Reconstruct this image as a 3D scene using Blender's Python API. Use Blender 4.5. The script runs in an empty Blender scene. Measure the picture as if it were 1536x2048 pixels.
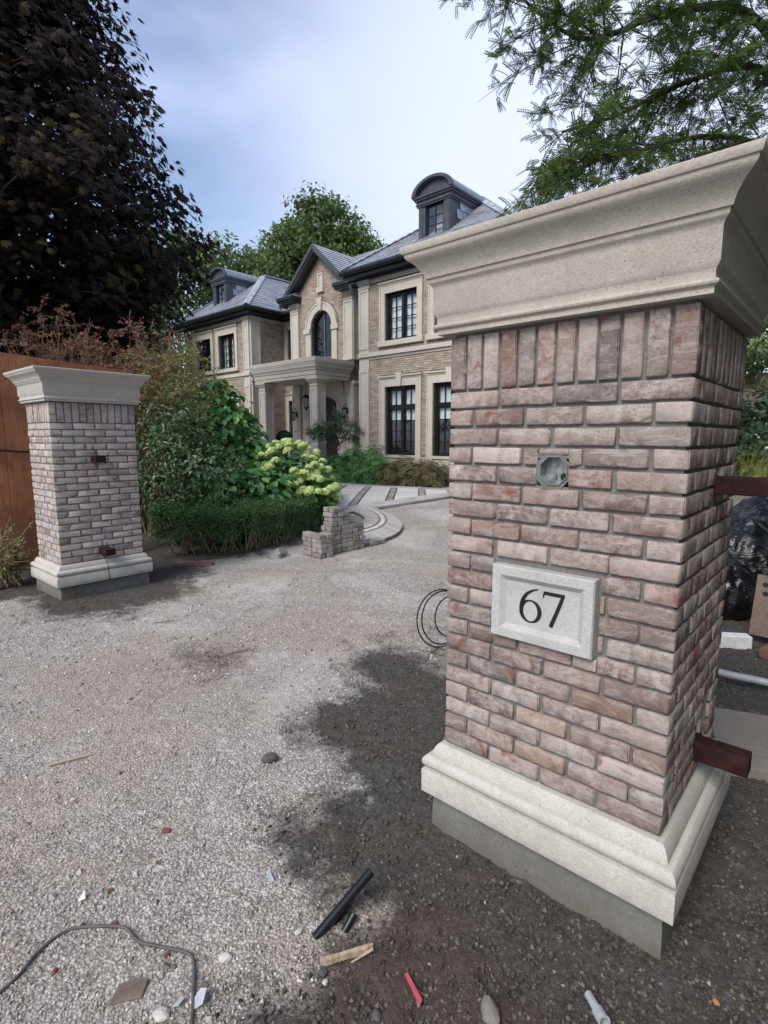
import bpy, bmesh, math, random
import numpy as np
from mathutils import Vector, Matrix, noise
R = math.radians
SC = bpy.context.scene
COL = SC.collection
random.seed(7)

# ------------------------------------------------------------------ camera, sky, sun, exposure
cam = bpy.data.cameras.new('camera')
cam.sensor_fit = 'VERTICAL'
cam.angle_y = 2*math.atan(1024/1078.8)
cam.clip_start = 0.05
cam.clip_end = 2000
camo = bpy.data.objects.new('camera', cam)
COL.objects.link(camo)
camo.location = (0, 0, 1.6)
camo.rotation_euler = (R(90)-0.1362, 0, 0)
SC.camera = camo

SUN_DIR = Vector((-0.55, -0.75, 0.9)).normalized()
world = bpy.data.worlds.new('World')
SC.world = world
world.use_nodes = True
wn = world.node_tree
wn.nodes.clear()
def wnode(t, **kw):
    n = wn.nodes.new(t)
    for k, v in kw.items(): setattr(n, k, v)
    return n
w_out = wnode('ShaderNodeOutputWorld')
w_bg = wnode('ShaderNodeBackground')
w_bg.inputs[1].default_value = 0.1
w_sky = wnode('ShaderNodeTexSky')
w_sky.sky_type = 'NISHITA'
w_sky.sun_disc = False
w_sky.sun_elevation = math.asin(SUN_DIR.z)
w_sky.sun_rotation = math.atan2(SUN_DIR.x, SUN_DIR.y)
w_sky.air_density = 1.0
w_sky.dust_density = 1.5
w_tc = wnode('ShaderNodeTexCoord')
w_map = wnode('ShaderNodeMapping')
w_map.inputs['Scale'].default_value = (1.0, 1.0, 2.6)
w_map.inputs['Rotation'].default_value = (0.1, 0.5, 0.3)
w_n = wnode('ShaderNodeTexNoise')
w_n.inputs['Scale'].default_value = 2.1
w_n.inputs['Detail'].default_value = 6
w_n.inputs['Roughness'].default_value = 0.5
w_n.inputs['Distortion'].default_value = 0.35
w_r = wnode('ShaderNodeValToRGB')
w_r.color_ramp.elements[0].position = 0.36
w_r.color_ramp.elements[0].color = (0.0, 0.0, 0.0, 1)
w_r.color_ramp.elements[1].position = 0.70
w_r.color_ramp.elements[1].color = (1, 1, 1, 1)
w_mix = wnode('ShaderNodeMix', data_type='RGBA')
w_mix.inputs['B'].default_value = (3.1, 3.6, 5.3, 1)
wl = wn.links.new
w_dot = wnode('ShaderNodeVectorMath', operation='DOT_PRODUCT')
w_dot.inputs[1].default_value = Vector((0.42, 0.80, 0.42)).normalized()
w_gr = wnode('ShaderNodeValToRGB')
w_gr.color_ramp.interpolation = 'EASE'
w_gr.color_ramp.elements[0].position = 0.70; w_gr.color_ramp.elements[0].color = (0, 0, 0, 1)
w_gr.color_ramp.elements[1].position = 1.0; w_gr.color_ramp.elements[1].color = (1, 1, 1, 1)
w_glow = wnode('ShaderNodeMix', data_type='RGBA')
w_glow.inputs['B'].default_value = (4.3, 4.7, 6.0, 1)
wl(w_tc.outputs['Generated'], w_map.inputs[0]); wl(w_map.outputs[0], w_n.inputs[0])
wl(w_n.outputs[0], w_r.inputs[0]); wl(w_r.outputs[0], w_mix.inputs['Factor'])
wl(w_sky.outputs[0], w_mix.inputs['A']); wl(w_tc.outputs['Generated'], w_dot.inputs[0]); wl(w_dot.outputs['Value'], w_gr.inputs[0])
wl(w_gr.outputs[0], w_glow.inputs['Factor']); wl(w_mix.outputs['Result'], w_glow.inputs['A']); wl(w_glow.outputs['Result'], w_bg.inputs[0])
wl(w_bg.outputs[0], w_out.inputs[0])

sun = bpy.data.lights.new('sun', 'SUN')
sun.energy = 1.5
sun.angle = R(30)
sun.color = (1.0, 0.96, 0.90)
suno = bpy.data.objects.new('sun', sun)
COL.objects.link(suno)
suno.rotation_euler = (-SUN_DIR).to_track_quat('-Z', 'Y').to_euler()
suno.location = (0, 0, 30)
SC.view_settings.view_transform = 'Standard'
SC.view_settings.look = 'None'
SC.view_settings.exposure = 1.05
SC.view_settings.gamma = 1.0
SC.view_settings.use_curve_mapping = False

# ------------------------------------------------------------------ helpers: objects
def tag(o, label=None, cat=None, group=None, kind=None):
    if label: o['label'] = label
    if cat: o['category'] = cat
    if group: o['group'] = group
    if kind: o['kind'] = kind
    return o
def empty(name, loc, rz=0.0, parent=None):
    o = bpy.data.objects.new(name, None)
    COL.objects.link(o)
    o.location = loc; o.rotation_euler = (0, 0, rz); o.empty_display_size = 0.2
    if parent: o.parent = parent
    return o
def link(name, me, parent=None, mat=None):
    o = bpy.data.objects.new(name, me)
    COL.objects.link(o)
    if parent: o.parent = parent
    if mat is not None and not me.materials: me.materials.append(mat)
    return o

class MB:
    """collects boxes, prisms, tubes and sweeps into one mesh"""
    def __init__(s): s.v = []; s.f = []; s.t = []; s.cur = None
    def add(s, vs, fs, tint=None):
        b = len(s.v)
        s.v.extend([tuple(p) for p in vs])
        s.f.extend([tuple(i+b for i in f) for f in fs])
        s.t.extend([random.random() if tint is None else tint]*len(vs))
        return s
    def box(s, x0, x1, y0, y1, z0, z1, tint=None, M=None):
        vs = [(x, y, z) for z in (z0, z1) for y in (y0, y1) for x in (x0, x1)]
        if M is not None: vs = [M @ Vector(p) for p in vs]
        return s.add(vs, [(0,2,3,1),(4,5,7,6),(0,1,5,4),(2,6,7,3),(0,4,6,2),(1,3,7,5)], tint)
    def cbox(s, c, d, rot=None, tint=None):
        M = Matrix.Translation(c)
        if rot is not None: M = M @ rot.to_4x4()
        return s.box(-d[0]/2, d[0]/2, -d[1]/2, d[1]/2, -d[2]/2, d[2]/2, tint, M)
    def tube(s, pts, rad, n=8, cap=True, tint=None):
        pts = [Vector(p) for p in pts]
        if not hasattr(rad, '__len__'): rad = [rad]*len(pts)
        vs = []; fs = []
        up = Vector((0.123, 0.321, 0.94))
        for i, p in enumerate(pts):
            d = (pts[min(i+1, len(pts)-1)]-pts[max(i-1, 0)])
            d = d.normalized() if d.length > 1e-9 else Vector((0,0,1))
            a = d.cross(up)
            if a.length < 0.05: a = d.cross(Vector((1,0,0)))
            a.normalize(); b = d.cross(a)
            for k in range(n):
                t = 2*math.pi*k/n
                vs.append(p+(a*math.cos(t)+b*math.sin(t))*rad[i])
        for i in range(len(pts)-1):
            for k in range(n):
                k2 = (k+1) % n
                fs.append((i*n+k, i*n+k2, (i+1)*n+k2, (i+1)*n+k))
        if cap:
            fs.append(tuple(range(n))[::-1]); fs.append(tuple((len(pts)-1)*n+k for k in range(n)))
        return s.add(vs, fs, tint)
    def lathe(s, prof, c=(0,0,0), n=24, tint=None):
        vs = []; fs = []
        for r, z in prof:
            for k in range(n):
                t = 2*math.pi*k/n
                vs.append((c[0]+r*math.cos(t), c[1]+r*math.sin(t), c[2]+z))
        for i in range(len(prof)-1):
            for k in range(n):
                k2 = (k+1) % n
                fs.append((i*n+k, i*n+k2, (i+1)*n+k2, (i+1)*n+k))
        fs.append(tuple(range(n))[::-1]); fs.append(tuple((len(prof)-1)*n+k for k in range(n)))
        return s.add(vs, fs, tint)
    def sweep_rect(s, prof, x0, x1, y0, y1, closed_ends=True, tint=None):
        """profile of (outset, height) mitred round a rectangle"""
        vs = []; fs = []
        for e, z in prof:
            vs += [(x0-e, y0-e, z), (x1+e, y0-e, z), (x1+e, y1+e, z), (x0-e, y1+e, z)]
        for i in range(len(prof)-1):
            for k in range(4):
                k2 = (k+1) % 4
                fs.append((i*4+k, i*4+k2, (i+1)*4+k2, (i+1)*4+k))
        if closed_ends:
            fs.append((3, 2, 1, 0)); m = (len(prof)-1)*4; fs.append((m, m+1, m+2, m+3))
        return s.add(vs, fs, tint)
    def mesh(s, name, smooth=None):
        me = bpy.data.meshes.new(name)
        me.from_pydata(s.v, [], s.f)
        a = me.attributes.new('tint', 'FLOAT', 'POINT')
        a.data.foreach_set('value', s.t)
        if smooth is not None:
            me.shade_smooth()
            me.set_sharp_from_angle(angle=R(smooth))
        me.update()
        return me
    def build(s, name, mat, parent=None, smooth=None):
        me = s.mesh(name, smooth)
        return link(name, me, parent, mat)

def np_mesh(name, V, loops, starts, totals, tint=None, smooth=False):
    me = bpy.data.meshes.new(name)
    me.vertices.add(len(V)); me.vertices.foreach_set('co', V.astype(np.float32).ravel())
    me.loops.add(len(loops)); me.loops.foreach_set('vertex_index', loops.astype(np.int32))
    me.polygons.add(len(starts))
    me.polygons.foreach_set('loop_start', starts.astype(np.int32))
    if tint is not None:
        a = me.attributes.new('tint', 'FLOAT', 'POINT'); a.data.foreach_set('value', tint.astype(np.float32))
    me.polygons.foreach_set('use_smooth', np.full(len(starts), smooth, dtype=bool))
    me.update(calc_edges=True)
    me.validate()
    return me
def instance_mesh(name, tv, tf, Ms, Ts, tint, smooth=False):
    """tv (m,3) template verts, tf list of faces, Ms (n,3,3), Ts (n,3)"""
    tv = np.asarray(tv, float); n = len(Ts); m = len(tv)
    V = np.einsum('nij,mj->nmi', Ms, tv)+Ts[:, None, :]
    V = V.reshape(-1, 3)
    tl = np.concatenate([np.asarray(f) for f in tf]); tot = np.array([len(f) for f in tf])
    L = len(tl)
    loops = (tl[None, :]+(np.arange(n)*m)[:, None]).ravel()
    st = np.concatenate([[0], np.cumsum(tot)[:-1]])
    starts = (st[None, :]+(np.arange(n)*L)[:, None]).ravel()
    return np_mesh(name, V, loops, starts, np.tile(tot, n), np.repeat(tint, m), smooth)
def frames(nrm, rng, scale, along=None):
    """rotation matrices whose local z is nrm and local y is a random (or given) tangent"""
    n = len(nrm)
    z = nrm/np.maximum(np.linalg.norm(nrm, axis=1, keepdims=True), 1e-9)
    t = rng.normal(size=(n, 3)) if along is None else along+rng.normal(size=(n, 3))*0.01
    y = t-(t*z).sum(1, keepdims=True)*z
    y /= np.maximum(np.linalg.norm(y, axis=1, keepdims=True), 1e-9)
    x = np.cross(y, z)
    M = np.stack([x, y, z], axis=2)
    return M*np.asarray(scale).reshape(-1, 1, 1)

# ------------------------------------------------------------------ helpers: materials
class NT:
    def __init__(s, name):
        s.m = bpy.data.materials.new(name); s.m.use_nodes = True
        s.t = s.m.node_tree; s.b = s.t.nodes['Principled BSDF']; s.o = s.t.nodes['Material Output']
        s.co = None
    def n(s, typ, ins=None, **kw):
        nd = s.t.nodes.new(typ)
        for k, v in kw.items(): setattr(nd, k, v)
        for k, v in (ins or {}).items():
            if isinstance(v, bpy.types.NodeSocket): s.t.links.new(v, nd.inputs[k])
            else: nd.inputs[k].default_value = v
        return nd
    def coord(s, kind='Object', scale=None):
        c = s.n('ShaderNodeTexCoord').outputs[kind]
        if scale: c = s.n('ShaderNodeMapping', {'Vector': c, 'Scale': scale}).outputs[0]
        return c
    def noise(s, co, scale, detail=4, rough=0.55, dist=0.0):
        return s.n('ShaderNodeTexNoise', {'Vector': co, 'Scale': scale, 'Detail': detail, 'Roughness': rough, 'Distortion': dist}).outputs[0]
    def vor(s, co, scale, out='Distance', feature='F1', rnd=1.0):
        return s.n('ShaderNodeTexVoronoi', {'Vector': co, 'Scale': scale, 'Randomness': rnd}, feature=feature).outputs[out]
    def ramp(s, fac, stops, interp='LINEAR'):
        r = s.n('ShaderNodeValToRGB', {'Fac': fac}); r.color_ramp.interpolation = interp
        e = r.color_ramp.elements
        while len(e) < len(stops): e.new(0.5)
        for el, (p, c) in zip(e, stops):
            el.position = p
            el.color = (*c, 1) if hasattr(c, '__len__') else (c, c, c, 1)
        return r.outputs[0]
    def mix(s, f, a, b, mode='MIX'):
        nd = s.n('ShaderNodeMix', data_type='RGBA', blend_type=mode)
        for k, v in (('Factor', f), ('A', a), ('B', b)):
            if isinstance(v, bpy.types.NodeSocket): s.t.links.new(v, nd.inputs[k])
            elif k == 'Factor': nd.inputs[k].default_value = v
            else: nd.inputs[k].default_value = (*v, 1) if hasattr(v, '__len__') else (v, v, v, 1)
        return nd.outputs['Result']
    def math(s, op, a, b=0.0, clamp=False):
        nd = s.n('ShaderNodeMath', operation=op, use_clamp=clamp)
        for i, v in enumerate((a, b)):
            if isinstance(v, bpy.types.NodeSocket): s.t.links.new(v, nd.inputs[i])
            else: nd.inputs[i].default_value = v
        return nd.outputs[0]
    def attr(s, name='tint', out='Fac'):
        return s.n('ShaderNodeAttribute', attribute_name=name).outputs[out]
    def bump(s, h, dist=0.01, strength=1.0, normal=None):
        ins = {'Height': h, 'Distance': dist, 'Strength': strength}
        if normal is not None: ins['Normal'] = normal
        return s.n('ShaderNodeBump', ins).outputs[0]
    def fin(s, color=None, rough=None, normal=None, metal=None, spec=None):
        def st(k, v):
            if v is None: return
            if isinstance(v, bpy.types.NodeSocket): s.t.links.new(v, s.b.inputs[k])
            elif hasattr(v, '__len__'): s.b.inputs[k].default_value = (*v, 1)
            else: s.b.inputs[k].default_value = v
        st('Base Color', color); st('Roughness', rough); st('Normal', normal); st('Metallic', metal); st('Specular IOR Level', spec)
        return s.m

def m_stone(name, base, var=0.12, pits=True, scale=1.0, stain=0.25, splash=None):
    t = NT(name); co = t.coord()
    big = t.noise(co, 3.0*scale, 5, 0.6); fine = t.noise(co, 160*scale, 3, 0.6); mid = t.noise(co, 28*scale, 5, 0.65)
    c = t.mix(t.ramp(big, [(0.3, 0.0), (0.7, 1.0)]), [x*(1-var) for x in base], [min(1, x*(1+var*0.6)) for x in base])
    c = t.mix(t.math('MULTIPLY', t.ramp(mid, [(0.45, 0.0), (0.75, 1.0)]), stain), c, [base[0]*0.62, base[1]*0.60, base[2]*0.56])
    c = t.mix(t.math('MULTIPLY', t.ramp(fine, [(0.35, 1.0), (0.6, 0.0)]), 0.45), c, [x*0.55 for x in base])
    streak = t.noise(t.n('ShaderNodeMapping', {'Vector': co, 'Scale': (9.0, 9.0, 0.9)}).outputs[0], 1.5, 4, 0.6)
    c = t.mix(t.math('MULTIPLY', t.ramp(streak, [(0.52, 0.0), (0.72, 1.0)]), 0.30), c, [base[0]*0.66, base[1]*0.64, base[2]*0.60])
    if splash:
        z = t.n('ShaderNodeSeparateXYZ', {0: co}).outputs[2]
        f = t.math('SUBTRACT', splash, z); f = t.math('MULTIPLY', t.math('ADD', t.math('MULTIPLY', f, 6.0), t.math('SUBTRACT', t.noise(co, 11, 5, 0.7), 0.62)), 2.5, True)
        c = t.mix(t.math('MULTIPLY', f, 0.65), c, (0.13, 0.105, 0.085))
    h = t.math('ADD', t.math('MULTIPLY', fine, 0.5), t.math('MULTIPLY', mid, 0.6))
    if pits:
        pm = t.ramp(t.vor(co, 60*scale), [(0.05, 1.0), (0.13, 0.0)])
        pm = t.math('MULTIPLY', pm, t.ramp(t.noise(co, 9*scale, 2), [(0.47, 0.0), (0.62, 1.0)]))
        c = t.mix(pm, c, [x*0.28 for x in base])
        h = t.math('SUBTRACT', h, t.math('MULTIPLY', pm, 1.2))
    return t.fin(c, 0.85, t.bump(h, 0.004, 0.7), spec=0.25)

def m_pillar_brick(name, stops, wash, dark=1.0):
    t = NT(name)
    rnd = t.n('ShaderNodeObjectInfo').outputs['Random']
    rnd = t.math('FRACT', t.math('ADD', rnd, t.attr('tint')))
    co = t.n('ShaderNodeTexCoord').outputs['Object']
    co = t.n('ShaderNodeVectorMath', {0: co, 1: t.n('ShaderNodeCombineXYZ', {0: t.math('MULTIPLY', rnd, 37.0), 1: t.math('MULTIPLY', rnd, 91.0), 2: rnd}).outputs[0]}, operation='ADD').outputs[0]
    base = t.ramp(rnd, stops)
    base = t.mix(1.0, base, t.ramp(t.math('FRACT', t.math('MULTIPLY', rnd, 23.7)), [(0.0, 0.60), (0.35, 0.95), (0.7, 1.05), (1.0, 1.30)]), 'MULTIPLY')
    n1 = t.noise(co, 14, 5, 0.65); n2 = t.noise(co, 55, 5, 0.7); n3 = t.noise(co, 190, 3, 0.7)
    c = t.mix(t.ramp(n1, [(0.35, 0.0), (0.72, 0.75)]), base, t.mix(0.55, base, (0.16, 0.085, 0.07)))
    w = t.math('MULTIPLY', t.ramp(n2, [(0.36, 0.0), (0.60, 1.0)]), t.ramp(t.noise(co, 7, 3), [(0.3, 0.25), (0.7, 1.0)]))
    w = t.math('MULTIPLY', w, t.math('MULTIPLY', t.ramp(t.math('FRACT', t.math('MULTIPLY', rnd, 7.31)), [(0.0, 0.15), (0.4, 0.8), (1.0, 1.45)]), wash), True)
    c = t.mix(w, c, (0.47, 0.44, 0.42))
    sm = t.noise(t.n('ShaderNodeMapping', {'Vector': co, 'Scale': (5.0, 5.0, 16.0)}).outputs[0], 1.6, 5, 0.7, 0.8)
    c = t.mix(t.math('MULTIPLY', t.ramp(sm, [(0.50, 0.0), (0.57, 1.0)]), t.math('MULTIPLY', wash, 0.5)), c, (0.52, 0.48, 0.44))
    c = t.mix(t.ramp(sm, [(0.33, 0.7), (0.39, 0.0)]), c, (0.13, 0.10, 0.085))
    pit = t.math('MULTIPLY', t.ramp(n3, [(0.29, 1.0), (0.39, 0.0)]), t.ramp(n1, [(0.4, 0.1), (0.62, 1.0)]))
    c = t.mix(pit, c, (0.06, 0.045, 0.04))
    red = t.ramp(t.noise(co, 9, 2, 0.4, 0.8), [(0.66, 0.0), (0.72, 0.75)])
    c = t.mix(red, c, (0.20, 0.07, 0.055))
    h = t.math('ADD', t.math('MULTIPLY', n2, 0.8), t.math('MULTIPLY', n3, 0.35))
    h = t.math('SUBTRACT', h, t.math('MULTIPLY', pit, 0.9))
    if dark != 1.0: c = t.mix(1.0, c, (dark, dark, dark), 'MULTIPLY')
    return t.fin(c, 0.92, t.bump(h, 0.0045, 0.8), spec=0.2)

def m_tint(name, stops, rough=0.8, nscale=30, namt=0.25, bumpd=0.003, spec=0.3, metal=0.0, interp='LINEAR', use_obj=False):
    """colour from the per-piece tint, broken up by noise"""
    t = NT(name); co = t.coord()
    f = t.attr('tint')
    if use_obj: f = t.math('FRACT', t.math('ADD', f, t.n('ShaderNodeObjectInfo').outputs['Random']))
    c = t.ramp(f, stops, interp)
    n1 = t.noise(co, nscale, 5, 0.65); n2 = t.noise(co, nscale*6, 3, 0.6)
    c = t.mix(t.math('MULTIPLY', t.ramp(n1, [(0.35, 1.0), (0.65, 0.0)]), namt*2), c, t.mix(1.0, c, (0.5, 0.48, 0.46), 'MULTIPLY'))
    h = t.math('ADD', n1, t.math('MULTIPLY', n2, 0.6))
    return t.fin(c, rough, t.bump(h, bumpd, 0.7), metal, spec)

def m_plain(name, c, rough=0.6, metal=0.0, nscale=20, namt=0.25, spec=0.4, bumpd=0.001):
    return m_tint(name, [(0, c), (1, [x*1.12 for x in c])], rough, nscale, namt, bumpd, spec, metal)

def m_leaf(name, stops, rough=0.45, trans=0.25, spec=0.35):
    t = NT(name)
    c = t.ramp(t.attr('tint'), stops)
    t.fin(c, rough, None, spec=spec)
    tr = t.n('ShaderNodeBsdfTranslucent', {'Color': t.mix(1.0, c, (1.1, 1.25, 0.6), 'MULTIPLY')})
    mx = t.n('ShaderNodeMixShader', {'Fac': trans})
    t.t.links.new(t.b.outputs[0], mx.inputs[1]); t.t.links.new(tr.outputs[0], mx.inputs[2])
    t.t.links.new(mx.outputs[0], t.o.inputs[0])
    return t.m

def m_glass(name):
    t = NT(name)
    tr = t.n('ShaderNodeBsdfTransparent', {'Color': (0.93, 0.95, 0.95, 1)})
    gl = t.n('ShaderNodeBsdfGlossy', {'Color': (0.9, 0.95, 1.0, 1), 'Roughness': 0.02})
    lw = t.n('ShaderNodeLayerWeight', {'Blend': 0.5})
    f = t.math('ADD', t.math('MULTIPLY', t.math('POWER', lw.outputs['Facing'], 3.0), 0.5), 0.05, True)
    mx = t.n('ShaderNodeMixShader', {'Fac': f})
    t.t.links.new(tr.outputs[0], mx.inputs[1]); t.t.links.new(gl.outputs[0], mx.inputs[2])
    t.t.links.new(mx.outputs[0], t.o.inputs[0])
    return t.m

M = {}
M['cap'] = m_stone('cast_limestone', (0.45, 0.415, 0.36), 0.14, stain=0.35)
M['cap_pale'] = m_stone('pale_limestone', (0.53, 0.505, 0.455), 0.12, stain=0.35)
M['base_pale'] = m_stone('pale_limestone_base', (0.53, 0.505, 0.455), 0.12, stain=0.35, splash=0.19)
M['plaque'] = m_stone('plaque_stone', (0.47, 0.47, 0.45), 0.06, pits=False)
M['concrete'] = m_stone('footing_concrete', (0.20, 0.198, 0.178), 0.35, scale=0.6, stain=0.8, splash=0.075)
M['stone'] = m_stone('house_limestone', (0.60, 0.56, 0.49), 0.10, pits=False, scale=0.5, stain=0.2)
BR = [(0.0, (0.255, 0.185, 0.155)), (0.14, (0.34, 0.265, 0.23)), (0.28, (0.39, 0.325, 0.285)), (0.40, (0.295, 0.205, 0.172)), (0.52, (0.44, 0.385, 0.34)), (0.62, (0.235, 0.125, 0.10)), (0.70, (0.355, 0.265, 0.20)), (0.78, (0.375, 0.32, 0.28)), (0.86, (0.20, 0.18, 0.165)), (0.93, (0.32, 0.225, 0.19)), (1.0, (0.42, 0.37, 0.33))]
M['brick'] = m_pillar_brick('tumbled_brick', [(p, [c[0]*0.80, c[1]*0.77, c[2]*0.78]) for p, c in BR], 0.56)
M['brick_pale'] = m_pillar_brick('pale_tumbled_brick', [(p, [c[0]*0.88+0.145, c[1]*0.92+0.13, c[2]*0.95+0.12]) for p, c in BR], 0.85)
M['mortar'] = m_plain('grey_mortar', (0.185, 0.178, 0.165), 0.95, nscale=60, bumpd=0.004)
M['hbrick'] = m_tint('tan_house_brick', [(0, (0.33, 0.26, 0.215)), (0.3, (0.43, 0.355, 0.29)), (0.6, (0.50, 0.43, 0.355)), (0.85, (0.39, 0.315, 0.26)), (1, (0.56, 0.505, 0.425))], 0.9, 20, 0.2)
M['hmortar'] = m_plain('house_mortar', (0.17, 0.145, 0.12), 0.95)
M['slate'] = m_tint('blue_grey_slate', [(0, (0.29, 0.305, 0.35)), (0.4, (0.38, 0.40, 0.455)), (0.7, (0.45, 0.47, 0.525)), (1, (0.33, 0.345, 0.395))], 0.32, 12, 0.2, 0.003, 0.5)
M['lead'] = m_plain('lead_grey_metal', (0.085, 0.09, 0.105), 0.45, 0.3, 6, 0.3)
M['lead_pale'] = m_plain('pale_lead_sheet', (0.24, 0.27, 0.30), 0.4, 0.4, 6, 0.2)
M['gutter'] = m_plain('dark_gutter_metal', (0.022, 0.026, 0.032), 0.35, 0.3)
M['black'] = m_plain('black_frame_paint', (0.010, 0.011, 0.012), 0.4)
M['glass'] = m_glass('window_glass')
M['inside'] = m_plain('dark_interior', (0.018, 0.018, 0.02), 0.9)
M['curtain'] = m_plain('white_voile', (0.85, 0.87, 0.90), 0.9, namt=0.05)
M['door'] = m_plain('dark_wood_door', (0.022, 0.012, 0.009), 0.4)
M['maroon'] = m_plain('maroon_steel', (0.045, 0.018, 0.018), 0.75, 0.0, 12, 0.8, 0.15)
M['ply'] = None
M['black_plastic'] = m_plain('black_plastic', (0.012, 0.014, 0.016), 0.35)
M['galv'] = m_plain('galvanised_steel', (0.30, 0.33, 0.33), 0.45, 0.5, 20, 0.3)
M['paver'] = m_tint('grey_concrete_paver', [(0, (0.25, 0.225, 0.205)), (0.5, (0.31, 0.285, 0.265)), (1, (0.37, 0.35, 0.33))], 0.92, 25, 0.25, 0.004, 0.2, use_obj=True)
M['slab'] = m_tint('pale_paving_slab', [(0, (0.50, 0.48, 0.45)), (0.5, (0.57, 0.55, 0.52)), (1, (0.64, 0.62, 0.60))], 0.9, 12, 0.12, 0.002, 0.2, use_obj=True)
M['band'] = m_tint('dark_paving_band', [(0, (0.19, 0.165, 0.15)), (1, (0.25, 0.22, 0.20))], 0.9, 12, 0.2, 0.002, 0.2, use_obj=True)
M['wpaver'] = m_tint('pale_grey_paver', [(0, (0.36, 0.34, 0.32)), (0.5, (0.43, 0.41, 0.39)), (1, (0.50, 0.48, 0.46))], 0.9, 16, 0.18, 0.003, 0.2, use_obj=True)
M['bark'] = m_plain('grey_brown_bark', (0.055, 0.043, 0.035), 0.95, nscale=18, namt=0.4, bumpd=0.02)
M['twig'] = m_tint('dry_twigs', [(0, (0.16, 0.105, 0.075)), (0.5, (0.26, 0.18, 0.125)), (1, (0.36, 0.27, 0.19))], 0.9)
M['timber'] = m_tint('split_timber', [(0, (0.44, 0.345, 0.24)), (0.5, (0.58, 0.48, 0.355)), (1, (0.66, 0.57, 0.44))], 0.85, 60, 0.35)
M['pvc'] = m_plain('grey_pvc_pipe', (0.38, 0.41, 0.43), 0.4)
M['white'] = m_plain('white_plastic', (0.72, 0.73, 0.74), 0.5)
M['redboard'] = m_tint('weathered_red_board', [(0, (0.24, 0.10, 0.085)), (1, (0.30, 0.15, 0.13))], 0.85, 24, 0.5)
M['redchip'] = m_plain('red_brick_chip', (0.20, 0.075, 0.06), 0.9)
M['flatstone'] = m_plain('brown_flagstone', (0.20, 0.15, 0.125), 0.9, nscale=14, namt=0.35, bumpd=0.006)
M['greystone'] = m_plain('grey_fieldstone', (0.10, 0.10, 0.10), 0.9, nscale=30, bumpd=0.004)
M['palestone'] = m_plain('pale_stone_chip', (0.60, 0.58, 0.55), 0.85)
M['roofred'] = m_tint('red_brown_shingles', [(0, (0.11, 0.075, 0.07)), (1, (0.16, 0.11, 0.10))], 0.9)
M['slabconc'] = m_stone('rough_concrete_slab', (0.24, 0.215, 0.185), 0.2, scale=0.7, stain=0.6)

def m_ply():
    t = NT('stained_plywood'); co = t.coord()
    g = t.noise(t.n('ShaderNodeMapping', {'Vector': co, 'Scale': (9.0, 9.0, 0.55)}).outputs[0], 3.0, 5, 0.6, 2.2)
    f = t.noise(t.n('ShaderNodeMapping', {'Vector': co, 'Scale': (120.0, 120.0, 3.0)}).outputs[0], 1.0, 3, 0.6)
    big = t.noise(co, 1.3, 4, 0.6)
    c = t.ramp(g, [(0.25, (0.186, 0.069, 0.031)), (0.48, (0.329, 0.131, 0.059)), (0.62, (0.396, 0.172, 0.081)), (0.8, (0.241, 0.094, 0.043))])
    c = t.mix(t.math('MULTIPLY', t.ramp(big, [(0.38, 0.0), (0.62, 1.0)]), 0.75), c, (0.143, 0.053, 0.029))
    c = t.mix(t.math('MULTIPLY', t.ramp(t.noise(co, 7, 5, 0.7), [(0.5, 0.0), (0.68, 1.0)]), 0.45), c, (0.110, 0.043, 0.025))
    c = t.mix(t.math('MULTIPLY', t.ramp(f, [(0.5, 0.0), (0.7, 1.0)]), 0.3), c, (0.088, 0.038, 0.019))
    knot = t.ramp(t.vor(t.n('ShaderNodeMapping', {'Vector': co, 'Scale': (3.0, 3.0, 1.7)}).outputs[0], 1.2), [(0.035, 1.0), (0.07, 0.0)])
    c = t.mix(knot, c, (0.055, 0.022, 0.012))
    return t.fin(c, 0.6, t.bump(f, 0.002, 0.5), spec=0.35)
M['ply'] = m_ply()
def m_boardply():
    t = NT('weathered_board'); co = t.coord()
    g = t.noise(co, 9.0, 5, 0.7); f = t.noise(co, 60, 4, 0.6)
    c = t.ramp(g, [(0.3, (0.23, 0.16, 0.12)), (0.55, (0.34, 0.26, 0.21)), (0.75, (0.22, 0.17, 0.14))])
    c = t.mix(t.math('MULTIPLY', t.ramp(f, [(0.5, 0.0), (0.7, 1.0)]), 0.5), c, (0.09, 0.07, 0.06))
    return t.fin(c, 0.85, t.bump(f, 0.003, 0.5))
M['board'] = m_boardply()
def m_bag():
    t = NT('black_bin_bag'); co = t.coord()
    a = t.noise(t.n('ShaderNodeMapping', {'Vector': co, 'Scale': (3.0, 3.0, 8.0)}).outputs[0], 2.2, 4, 0.6, 1.6)
    b = t.noise(co, 16.0, 3, 0.6, 0.8)
    return t.fin((0.005, 0.005, 0.006), 0.26, t.bump(t.math('ADD', a, t.math('MULTIPLY', b, 0.05)), 0.014, 0.8), spec=0.55)
M['bag'] = m_bag()

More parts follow.
